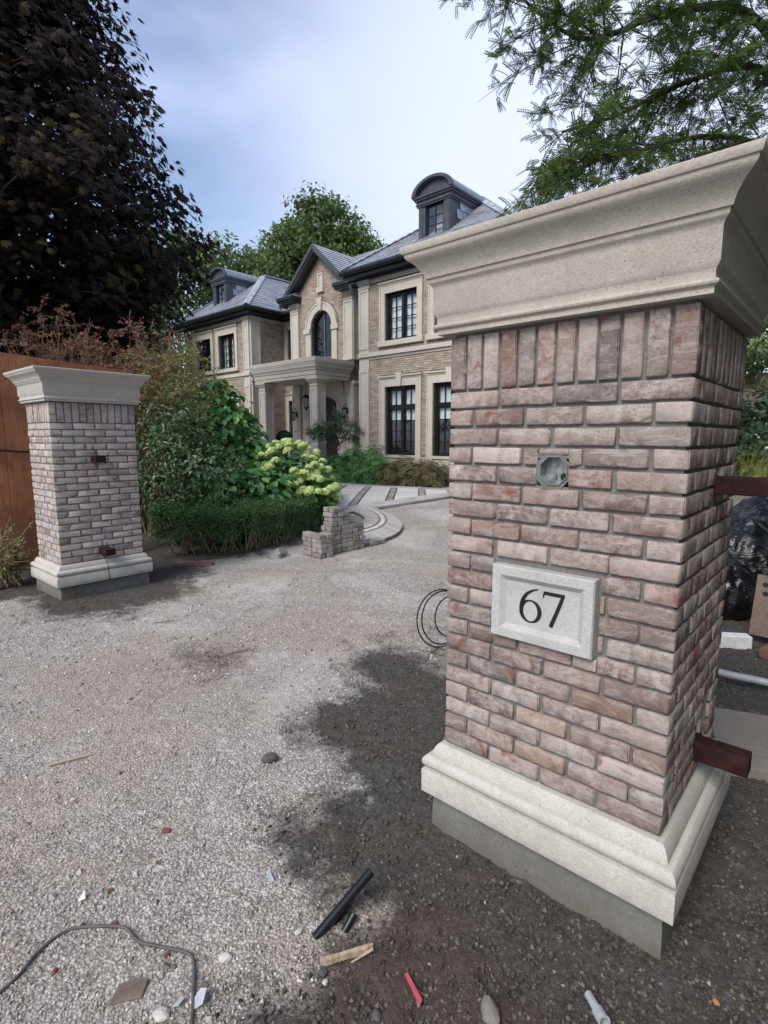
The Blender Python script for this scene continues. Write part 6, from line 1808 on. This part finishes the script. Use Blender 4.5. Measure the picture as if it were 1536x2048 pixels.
# bed under the near wing windows (house frame)
hu = Vector((math.cos(HY), math.sin(HY))); hn = Vector((math.sin(HY), -math.cos(HY)))
def hw(s_, t): p = Vector(HO[:2])+hu*s_+hn*t; return p.x, p.y
beds = [(-0.35, 1.15, 0.75, 0.80, 'lf_fern', 'ferny green perennial next to the black urn'), (0.75, 1.0, 0.95, 0.95, 'lf_fern', 'tallest ferny green perennial below the first ground floor window'), (1.75, 1.05, 0.75, 0.85, 'lf_fern', 'bright green ferny perennial below the middle of the first window'), (2.65, 1.0, 0.65, 0.8, 'lf_brown', 'brownish ferny perennial below the gap between the windows'), (3.55, 0.95, 0.65, 0.85, 'lf_brown', 'brown green perennial beside the near pillar edge, below the second window')]
for i, (s_, t, hgt, rad, mt, lab) in enumerate(beds):
    x, y = hw(s_, t)
    shrub('perennial_plant', (x, y, 0.15), [((x, y, 0.2+hgt*0.45), (rad*0.75, rad*0.75, hgt*0.62))], 170, 7, 0.24, T_frond(6, 1.0, 0.34, 0.13, 0.35), mt, 120+i, lab, 'perennials in the bed below the windows', cr=0.30, up=0.9, stems=10, shell=0.3, cat='plant')
for i, (s_, t) in enumerate(((0.25, 0.45), (0.95, 0.40))):
    x, y = hw(s_, t)
    shrub('perennial_plant', (x, y, 0.15), [((x, y, 0.85), (0.22, 0.22, 0.62))], 26, 6, 0.20, T_leaf(1, .25), 'lf_fern', 130+i, ['slender tall stem of leaves against the corner pilaster', 'slender tall stem of leaves in front of the first window jamb'][i], cr=0.15, stems=8, cat='plant')
# urn with a windswept pine
ux_, uy_ = hw(-0.66, 0.55)
urn = empty('black_urn', (ux_, uy_, 0.36)); tag(urn, 'large black urn in front of the porch holding a pine', 'planter')
MB().lathe([(0.24, 0.0), (0.25, 0.05), (0.19, 0.10), (0.22, 0.16), (0.40, 0.28), (0.44, 0.36), (0.43, 0.40), (0.40, 0.46), (0.41, 0.58), (0.50, 0.66), (0.54, 0.70), (0.54, 0.73), (0.46, 0.73), (0.42, 0.66)], (0, 0, -0.14), 28).build('bowl', M['black_plastic'], urn, 40)
for sg in (-1, 1): MB().tube([(sg*0.40, 0, 0.22), (sg*0.54, 0, 0.26), (sg*0.56, 0, 0.38), (sg*0.44, 0, 0.44)], 0.03, 8).build('handle', M['black_plastic'], urn)
pine = empty('pine_tree', (ux_, uy_, 0.88)); tag(pine, 'windswept little pine growing in the black urn', 'tree')
r = np.random.default_rng(141)
pads = [(-0.95,.0,.92,.30),(-0.62,.1,.78,.34),(-0.70,-.1,1.05,.22),(-0.25,0,1.18,.34),(0.05,0,1.52,.20),(0.30,.1,1.30,.36),(0.62,0,1.12,.36),(0.88,-.1,.92,.34),(0.55,.1,.70,.40),(0.15,-.2,.95,.34),(0.95,.1,.62,.26),(-0.3,.2,.85,.3)]
cs = np.concatenate([np.array([p[0]*0.86, p[1], p[2]])+r.normal(size=(26, 3))*np.array([p[3], p[3], 0.14])*0.52 for p in pads])
pos, d = clumped(r, cs, 0.10, 14, 0.8)
leaves('crown', pos, r.normal(size=pos.shape)+np.array([0, 0, .5]), 0.10, T_quad(1, .22), M['lf_pine'], pine, 142, r.normal(size=pos.shape)+np.array([0, 0, .7]))
limbs('trunk', (0, 0, -0.2), [(p[0]*0.86, p[1], p[2]-.05) for p in pads]*2+[(-1.2, 0, 0.48), (-1.05, 0, .5), (1.0, 0, .4)], pine, M['bark'], 0.06, 0.015, (0.03, 0, 1.35), 14)
tx, ty = hw(-4.90, -0.45)
tu = empty('topiary_urn', (tx, ty, 0.555)); tag(tu, 'narrow black urn on the porch with a clipped ball', 'planter')
MB().lathe([(0.17, 0.0), (0.18, 0.04), (0.10, 0.10), (0.10, 0.30), (0.16, 0.46), (0.22, 0.62), (0.27, 0.74), (0.28, 0.78), (0.24, 0.78)], (0, 0, 0), 24).build('bowl', M['black_plastic'], tu, 40)
bx = empty('box_topiary', (tx, ty, 1.28)); tag(bx, 'dark clipped boxwood ball in the narrow porch urn', 'plant')
r = np.random.default_rng(151); d = r.normal(size=(5200, 3)); d /= np.linalg.norm(d, axis=1, keepdims=True)
leaves('foliage', d*0.325*(0.93+0.07*r.random(5200))[:, None]+np.array([0, 0, .30]), d+r.normal(size=d.shape)*.5, 0.05, T_leaf(1, .6), M['lf_box'], bx, 152)
# right-hand background
shrub('laurel_hedge', (11.0, 14.5, 0), [((10.4,14.6,1.4),(1.5,1.0,1.5)), ((12.4,14.4,1.7),(1.5,1.0,1.6)), ((11.2,14.9,2.3),(0.8,0.8,0.9))], 800, 14, 0.17, T_leaf(1, .6), 'lf_dark', 161, 'dark green hedge in the garden right of the numbered pillar', cr=0.35)
shrub('laceleaf_maple', (4.95, 6.6, 0), [((4.9,6.5,1.15),(0.75,0.6,0.40)), ((5.4,6.7,1.2),(0.8,0.7,0.5)), ((4.75,6.45,0.85),(0.5,0.45,0.35))], 420, 9, 0.13, T_frond(6, 1.0, 0.12, 0.05, 0.6), 'lf_yellow', 163, 'yellow green laceleaf shrub behind the maroon rail', cr=0.24, up=0.9, hang=-0.9, stems=18)
nb = empty('neighbour_house', (20.5, 27.5, 0), -0.6); tag(nb, 'neighbouring house with a dull red shingled roof', 'house')
MB().box(-5, 5, 0, 8, 0, 3.1).build('wall', M['hbrick'], nb)
MB().add([(-5.5,-.5,3.1),(5.5,-.5,3.1),(5.5,4,5.3),(-5.5,4,5.3),(-5.5,8.5,3.1),(5.5,8.5,3.1)], [(0,1,2,3),(3,2,5,4),(0,3,4),(1,5,2)]).build('roof', M['roofred'], nb)
MB().box(-3, -1.6, -0.03, 0.0, 1.2, 2.8).build('window', M['black'], nb)
rl = MB(); rl.tube([(5.9, 8.4, 1.45), (8.4, 8.1, 1.43)], 0.02, 8); o = rl.build('pale_rail', M['white'], None); tag(o, 'thin pale rail just above the yellow shrub', 'rail')
rl = MB(); rl.tube([(5.95, 8.4, 0), (5.95, 8.4, 1.46)], 0.018, 8); rl.tube([(8.2, 8.12, 0), (8.2, 8.12, 1.44)], 0.018, 8); q = rl.build('post', M['black'], o)

# ------------------------------------------------------------------ plywood hoarding behind the far pillar
A3, B3 = Vector((-5.3, 5.5)), Vector((-3.42, 7.38)); dB = (B3-A3).normalized(); hoard = empty('plywood_hoarding', (A3.x, A3.y, 0), math.atan2(dB.y, dB.x)); tag(hoard, 'orange stained plywood hoarding behind the far pillar', 'hoarding')
Lh = (B3-A3).length
for i, (a, b) in enumerate(((0.0, 1.22), (1.224, Lh))):
    vs = []
    for y in (0, 0.018): vs += [(a, y, 0.02), (b, y, 0.02), (b, y, 2.66-0.065*b), (a, y, 2.66-0.065*a)]
    MB().add(vs, [(0,1,2,3),(4,7,6,5),(0,4,5,1),(1,5,6,2),(2,6,7,3),(3,7,4,0)]).build('plywood_sheet', M['ply'], hoard)
mb = MB()
for x in (0.1, 1.2, 2.4): mb.box(x, x+0.09, 0.02, 0.06, 0.0, 2.4)
mb.build('batten', M['timber'], hoard)
mb = MB(); mb.tube([(1.05, -0.035, 1.47), (1.35, -0.045, 1.44), (1.9, -0.03, 1.42), (2.2, -0.03, 1.40)], 0.012, 6); mb.tube([(1.0, -0.03, 1.42), (1.08, -0.05, 1.50), (1.16, -0.04, 1.46), (1.10, -0.05, 1.40), (1.02, -0.04, 1.43)], 0.02, 6); o = mb.build('strap', M['black_plastic'], hoard)

# ------------------------------------------------------------------ loose things
def rock(name, loc, dims, rz, mat, label, cat, seed, group=None, flat=False, tilt=(0, 0)):
    bm = bmesh.new(); bmesh.ops.create_icosphere(bm, subdivisions=2, radius=0.5); rn = random.Random(seed); off = Vector((rn.random()*50,)*3)
    for v in bm.verts:
        n_ = noise.noise(v.co*2.6+off)*0.28+noise.noise(v.co*7+off)*0.1
        p = v.co*(1+n_)
        if flat: p.z = max(-.36, min(.36, p.z*1.6))
        v.co = Vector((p.x*dims[0], p.y*dims[1], p.z*dims[2]))
    me = bpy.data.meshes.new(name); bm.to_mesh(me); bm.free(); me.materials.append(mat)
    o = bpy.data.objects.new(name, me); COL.objects.link(o); o.location = (loc[0], loc[1], ground_h(loc[0], loc[1])+dims[2]*0.30); o.rotation_euler = (tilt[0], tilt[1], rz); tag(o, label, cat, group); return o
def slab(name, poly, z0, z1, mat, label, cat, loc=(0, 0), rz=0, tilt=(0, 0), group=None):
    mb = MB(); prism(mb, ccw(poly), lambda y: z0, lambda y: z1); o = mb.build(name, mat); o.location = (loc[0], loc[1], ground_h(loc[0], loc[1])); o.rotation_euler = (tilt[0], tilt[1], rz)
    b = o.modifiers.new('bevel', 'BEVEL'); b.width = 0.003; b.segments = 1
    tag(o, label, cat, group); return o
def groundline(pts, rad, name, mat, label, cat, lift=0.0, n=60, sides=7):
    c = crv([Vector((p[0], p[1], (p[2] if len(p) > 2 else 0))) for p in pts], n)
    o = MB().tube([(p.x, p.y, ground_h(p.x, p.y)+p.z+rad+lift) for p in c], rad, sides).build(name, mat, None, 60); tag(o, label, cat); return o
# loose block, board
o = bpy.data.objects.new('loose_paver', paver_mesh(PVD, 3)); COL.objects.link(o); o.location = (-1.42, 7.18, ground_h(-1.42, 7.18)+0.055); o.rotation_euler = (R(50), R(6), R(72)); tag(o, 'single pale paver tipped up on the gravel by the hedge', 'paver')
slab('red_board', [(-.24,-.06),(.24,-.06),(.24,.06),(-.24,.06)], 0, 0.035, M['redboard'], 'flat weathered red board lying beside the far pillar', 'board', (-2.42, 6.72), R(6))
# cable coil hanging beside the near pillar
mb = MB(); c0 = Vector((0.345, 3.2, 0.50)); px_ = Vector((0.80, 0.2, 0)).normalized()
for k, (rr0, dx) in enumerate(((0.175, 0.0), (0.162, 0.02), (0.125, 0.075))):
    pts = [c0+px_*(rr0*0.85*math.cos(a)+dx)+Vector((0.0, 0.01*k, rr0*1.05*math.sin(a))) for a in np.linspace(0, 2*math.pi, 40)]
    mb.tube(pts, 0.0045, 6)
# stake-like free end down to the soil
mb.tube([c0+Vector((0.07, 0, -0.16)), c0+Vector((0.06, 0.01, -0.36)), (c0.x+0.05, c0.y, ground_h(c0.x, c0.y)-0.01)], 0.0045, 6)
o = mb.build('cable_coil', M['black_plastic'], None, 60); tag(o, 'coil of black cable standing at the left edge of the numbered pillar', 'cable')
# black pipes poking from the gravel
pp = [((-0.225, 1.545), (-0.045, 1.70), 0.10, 0.016, 'longest black plastic pipe poking from the gravel'), ((-0.17, 1.60), (-0.085, 1.70), 0.055, 0.013, 'shorter black plastic pipe end behind the long one'), ((-0.13, 1.575), (-0.10, 1.605), 0.03, 0.013, 'short black pipe stub in front of the long one')]
for a, b, h, rad, lab in pp:
    mb = MB(); z0 = ground_h(*a); A = Vector((a[0], a[1], z0-0.005)); B = Vector((b[0], b[1], z0+h)); d = (B-A).normalized()
    n = 14; u = d.cross(Vector((0, 0, 1))).normalized(); w = u.cross(d); vs = []; fs = []
    for p, q in ((A, rad), (B, rad), (B, rad*0.78), (B-d*0.06, rad*0.78)): vs += [p+(u*math.cos(2*math.pi*k/n)+w*math.sin(2*math.pi*k/n))*q for k in range(n)]
    for l in range(3):
        for k in range(n): fs.append((l*n+k, l*n+(k+1) % n, (l+1)*n+(k+1) % n, (l+1)*n+k))
    fs.append(tuple(3*n+k for k in range(n))); fs.append(tuple(range(n))[::-1])
    mb.add(vs, fs); o = mb.build('black_pipe', M['black_plastic'], None, 50); tag(o, lab, 'pipe', 'black pipes in the gravel')
# split stick of timber
mb = MB(); rn = random.Random(2)
A, B = Vector((-0.195, 1.452)), Vector((-0.035, 1.502)); d = (B-A); n = 26; vs = []; fs = []
for i in range(n+1):
    p = A+d*i/n; w = (0.0105+0.0015*math.sin(i*0.4)+rn.uniform(-.0006, .0006))*(1 if i < n-3 else 1-0.16*(i-n+3)); q = Vector((-d.y, d.x)).normalized(); z = ground_h(p.x, p.y)
    vs += [(p.x-q.x*w, p.y-q.y*w, z+0.004), (p.x-q.x*w*.7, p.y-q.y*w*.7, z+0.020+rn.uniform(-.001, .001)), (p.x, p.y, z+0.026+rn.uniform(-.001, .001)), (p.x+q.x*w*.8, p.y+q.y*w*.8, z+0.018), (p.x+q.x*w, p.y+q.y*w, z+0.004)]
for i in range(n):
    for k in range(4): fs.append((i*5+k, i*5+k+1, i*5+k+6, i*5+k+5))
fs += [(0,1,2,3,4)[::-1], tuple(n*5+k for k in range(5))]
mb.add(vs, fs); mb.tube([(-0.10, 1.452, ground_h(-.1, 1.452)+0.008), (-0.035, 1.485, ground_h(-.03, 1.48)+0.02)], [0.003, 0.006], 5)
o = mb.build('split_stick', M['timber'], None); tag(o, 'pale split stick of timber lying on dark soil', 'stick')
# flat cable lying over the gravel
cp = [(-1.3, 1.2), (-1.12, 1.37), (-1.09, 1.50), (-1.045, 1.575), (-0.95, 1.59), (-0.86, 1.585), (-0.79, 1.53), (-0.72, 1.515), (-0.62, 1.495), (-0.585, 1.455), (-0.56, 1.38), (-0.53, 1.28), (-0.50, 1.1)]
groundline(cp, 0.0052, 'grey_cable', m_plain('weathered_grey_cable', (0.10, 0.095, 0.09), 0.6), 'weathered grey cable snaking over the gravel in the foreground', 'cable', 0.002, 90)
# scraps of metal
M['scrap'] = m_plain('dull_silver_sheet', (0.55, 0.57, 0.58), 0.4, 0.35, 30, 0.2)
def scrap(name, loc, pts, mat, label, rz, seed, thick=0.002):
    rn = random.Random(seed); vs = []; n = len(pts)
    for q in (0, thick): vs += [(x, y, z+q) for x, y, z in pts]
    fs = [tuple(range(n))[::-1], tuple(range(n, 2*n))]+[(i, (i+1) % n, n+(i+1) % n, n+i) for i in range(n)]
    o = MB().add(vs, fs).build(name, mat); o.location = (loc[0], loc[1], ground_h(*loc)+0.006); o.rotation_euler = (0, 0, rz); tag(o, label, 'scrap'); return o
scrap('metal_scrap', (-0.53, 1.335), [(-.016,-.02,.0),(.013,-.023,.016),(.024,.013,.024),(.006,.03,.01),(-.013,.013,.0)], M['scrap'], 'bent silver metal scrap lying on the end of the grey cable', 0.3, 1)
scrap('metal_scrap', (-0.585, 1.33), [(-.011,-.016,.0),(.010,-.010,.009),(.013,.013,.013),(-.006,.017,.003)], M['scrap'], 'smaller silver metal scrap left of the bent one', -0.4, 2)
scrap('steel_clip', (-0.42, 1.785), [(-.008,-.026,.004),(.008,-.026,.004),(.008,.026,.010),(-.008,.026,.010)], M['scrap'], 'pale galvanised clip with a hole on the gravel', 0.55, 3)
scrap('white_flake', (-1.065, 1.70), [(-.011,-.014,.0),(.014,-.009,.003),(.003,.02,.012)], M['white'], 'white triangular flake on the gravel at left', 0.2, 4)
scrap('white_flake', (-0.405, 1.245), [(-.02,-.012,.0),(.02,-.006,.004),(.012,.02,.012),(-.014,.018,.004)], M['palestone'], 'pale flake at the bottom edge near the dark soil', 0.6, 5)
scrap('red_strip', (0.085, 1.37), [(-.006,-.05,.002),(.008,-.04,.006),(.006,.045,.01),(-.003,.05,.004)], m_plain('red_plastic', (0.38, 0.06, 0.075), 0.5), 'thin pinkish red strip lying on dark soil', 0.45, 6)
slab('flagstone', [(-.05,-.028),(.038,-.03),(.05,.022),(.012,.036),(-.035,.028)], 0, 0.010, M['flatstone'], 'flat brown flagstone piece lying in the gravel, bottom left', 'stone', (-0.745, 1.375), R(15))
rock('grey_stone', (-0.575, 2.52), (0.085, 0.065, 0.05), 0.4, M['greystone'], 'dark grey cobble alone on the gravel', 'stone', 3)
for i, (x, y, s_, lab) in enumerate([(-0.90, 2.03, .034, 'bright red brick chip in the middle of the gravel'), (-0.865, 1.865, .022, 'red brick chip below the bright one'), (-0.985, 1.735, .022, 'small red brick chip near the white flake'), (-0.905, 1.60, .026, 'dull red brick chip beside the grey cable'), (-0.685, 1.49, .022, 'small red chip under the bend of the grey cable'), (-1.005, 1.44, .02, 'dull red brick chip left of the flagstone')]):
    slab('brick_chip', [(-.5*s_,-.35*s_),(.5*s_,-.3*s_),(.45*s_,.35*s_),(-.4*s_,.4*s_)], 0.0, s_*0.35, M['redchip'], lab, 'brick chip', (x, y), 0.3*i, (0.1, 0.1), 'red brick chips in the gravel')
for i, (x, y, s_, lab) in enumerate([(-0.495, 1.475, .045, 'pale stone right of the grey cable'), (-0.175, 1.395, .022, 'white pebble below the split stick'), (-0.185, 1.425, .035, 'grey flat stone touching the split stick'), (-0.62, 1.30, .05, 'pale stone at the bottom edge by the silver scraps'), (-0.28, 1.56, .03, 'pale pebble left of the black pipes'), (-0.02, 1.30, .035, 'grey stone at the bottom of the dark soil')]):
    rock('stone', (x, y), (s_, s_*.7, s_*.5), i, M['palestone'] if i in (0, 1, 3, 4) else M['greystone'], lab, 'stone', 40+i)
rock('pointed_stone', (0.295, 1.295), (0.05, 0.10, 0.045), 0.1, m_plain('speckled_stone', (0.22, 0.20, 0.18), 0.9), 'pointed speckled stone at the bottom edge', 'stone', 60)
rock('orange_pebble', (0.955, 1.345), (0.018, 0.022, 0.014), 0.1, m_plain('orange_stone', (0.45, 0.20, 0.05), 0.8), 'tiny orange pebble on the dark soil at right', 'stone', 61)
for i, (x, y, lab) in enumerate([(-1.93, 4.55, 'thin stick on the gravel below the far pillar'), (-1.57, 2.50, 'pale wood splinter on the gravel at left'), (-1.10, 3.92, 'dark twig on the gravel beside the brown patch')]):
    a = 0.35+i*0.15; L = 0.09
    mb = MB(); mb.tube([(x-L*math.cos(a), y-L*math.sin(a), ground_h(x, y)+.012), (x+L*math.cos(a), y+L*math.sin(a), ground_h(x, y)+.014)], 0.005, 5); o = mb.build('splinter', M['timber'] if i == 1 else M['twig']); tag(o, lab, 'stick')
# grey pipe socket at the bottom
mb = MB(); P = Vector((0.60, 1.29, ground_h(.6, 1.29)+0.02)); d = Vector((-0.06, 0.55, -0.10)).normalized()
n = 16; u = d.cross(Vector((0, 0, 1))).normalized(); w = u.cross(d); vs = []; fs = []
for p, q in ((P+d*0.07, .012), (P+d*0.02, .013), (P+d*0.018, .017), (P-d*0.02, .0175), (P-d*0.02, .0125), (P+d*0.01, .012)): vs += [p+(u*math.cos(2*math.pi*k/n)+w*math.sin(2*math.pi*k/n))*q for k in range(n)]
for l in range(5):
    for k in range(n): fs.append((l*n+k, l*n+(k+1) % n, (l+1)*n+(k+1) % n, (l+1)*n+k))
fs.append(tuple(5*n+k for k in range(n)))
o = mb.add(vs, fs).build('pipe_socket', M['pvc'], None, 40); tag(o, 'grey blue pipe socket at the bottom edge', 'pipe')
# right-hand clutter
groundline([(2.22, 3.40, 0.05), (2.43, 3.23, 0.05), (2.9, 2.85, 0.05)], 0.024, 'grey_conduit', M['pvc'], 'pale grey plastic conduit on the ground right of the pillar', 'pipe', 0, 30, 12)
slab('white_block', [(-.11,-.05),(.11,-.05),(.11,.05),(-.11,.05)], 0, 0.10, M['white'], 'white rectangular block lying right of the pillar', 'block', (2.74, 4.05), R(-10))
def bag(loc, dims, seed, lab):
    bm = bmesh.new(); bmesh.ops.create_icosphere(bm, subdivisions=5, radius=1); rn = random.Random(seed); off = Vector((rn.random()*40,)*3)
    for v in bm.verts:
        p = v.co.copy(); n_ = noise.noise(p*1.3+off)*0.20+(1-abs(noise.noise(Vector((p.x*2.6, p.y*2.6, p.z*0.8))+off)))**5*0.10-(1-abs(noise.noise(Vector((p.x*4.5+p.z, p.y*4.5, p.z*1.1))+off)))**7*0.05
        p *= 1+n_
        if p.z > 0.65: p.x *= 1-(p.z-.65)*.9; p.y *= 1-(p.z-.65)*.9
        p.z = max(p.z, -0.75); v.co = Vector((p.x*dims[0], p.y*dims[1], (p.z+.75)*dims[2]))
    me = bpy.data.meshes.new('rubbish_bag'); bm.to_mesh(me); bm.free(); me.shade_smooth(); me.materials.append(M['bag'])
    o = bpy.data.objects.new('rubbish_bag', me); COL.objects.link(o); o.location = (loc[0], loc[1], gzs(*loc)-0.02); tag(o, lab, 'rubbish bag', 'black rubbish bags'); return o
bag((3.55, 5.15), (0.42, 0.36, 0.46), 1, 'bulging black rubbish bag behind the drilled board'); bag((3.95, 5.45), (0.50, 0.45, 0.58), 2, 'taller black rubbish bag furthest back below the yellow shrub'); bag((3.12, 4.82), (0.24, 0.24, 0.30), 3, 'small black rubbish bag close to the pillar')
# drilled board leaning on the bags
bd = MB(); Wb, Hb = 0.62, 0.50; holes = [(0.06, 0.42), (0.125, 0.42), (0.19, 0.42), (0.07, 0.345), (0.27, 0.40)]
me = bpy.data.meshes.new('drilled_board'); bm = bmesh.new()
v = [bm.verts.new(p) for p in ((0,0,0),(Wb,0,0),(Wb,0,Hb),(0,0,Hb))]; f = bm.faces.new(v)
bmesh.ops.solidify(bm, geom=[f], thickness=0.018); bm.to_mesh(me); bm.free(); me.materials.append(M['board'])
o = bpy.data.objects.new('drilled_board', me); COL.objects.link(o); o.location = (2.90, 4.12, 0.06); o.rotation_euler = (R(-28), R(5), R(-32)); tag(o, 'weathered board with drilled holes leaning on black bags', 'board')
for x, z in holes: MB().tube([(x, -0.0022, z), (x, 0.002, z)], 0.021, 14).build('hole', M['inside'], o)
slab('timber_offcut', [(-.13,-.05),(.13,-.05),(.13,.05),(-.13,.05)], 0, 0.07, M['redboard'], 'reddish timber offcut below the drilled board', 'offcut', (2.92, 3.86), R(35))
slab('concrete_slab', [(-.34,-.28),(.30,-.34),(.42,.22),(-.22,.34)], -0.02, 0.05, M['slabconc'], 'broken concrete slab lying right of the pillar base', 'slab', (2.02, 2.60), R(-12))
for i, (x, y, s_, lab) in enumerate([(1.62, 2.62, .11, 'broken limestone chunk just behind the low bracket'), (1.72, 2.48, .08, 'smaller limestone chunk right of the low bracket')]):
    rock('limestone_chunk', (x, y), (s_, s_*.8, s_*.8), i*1.3, M['cap_pale'], lab, 'stone', 70+i)
groundline([(1.75, 3.35, .0), (2.1, 3.5, .02), (2.6, 3.25, .01), (3.0, 3.1, 0)], 0.006, 'black_wire', M['black_plastic'], 'thin black wire on the soil beside the grey conduit', 'cable', 0.004, 40, 6)
rn = random.Random(77); mb = MB()
for i in range(60):
    x, y = rn.uniform(1.6, 3.4), rn.uniform(2.4, 4.6); a = rn.uniform(0, 6.28); L = rn.uniform(.03, .12); z = ground_h(x, y)+.008
    mb.tube([(x, y, z), (x+L*math.cos(a)*.5, y+L*math.sin(a)*.5, z+.01), (x+L*math.cos(a), y+L*math.sin(a), z)], 0.0025, 4)
o = mb.build('twig_litter', M['twig']); tag(o, 'scattered twigs littering the soil at right', 'twigs', kind='stuff')
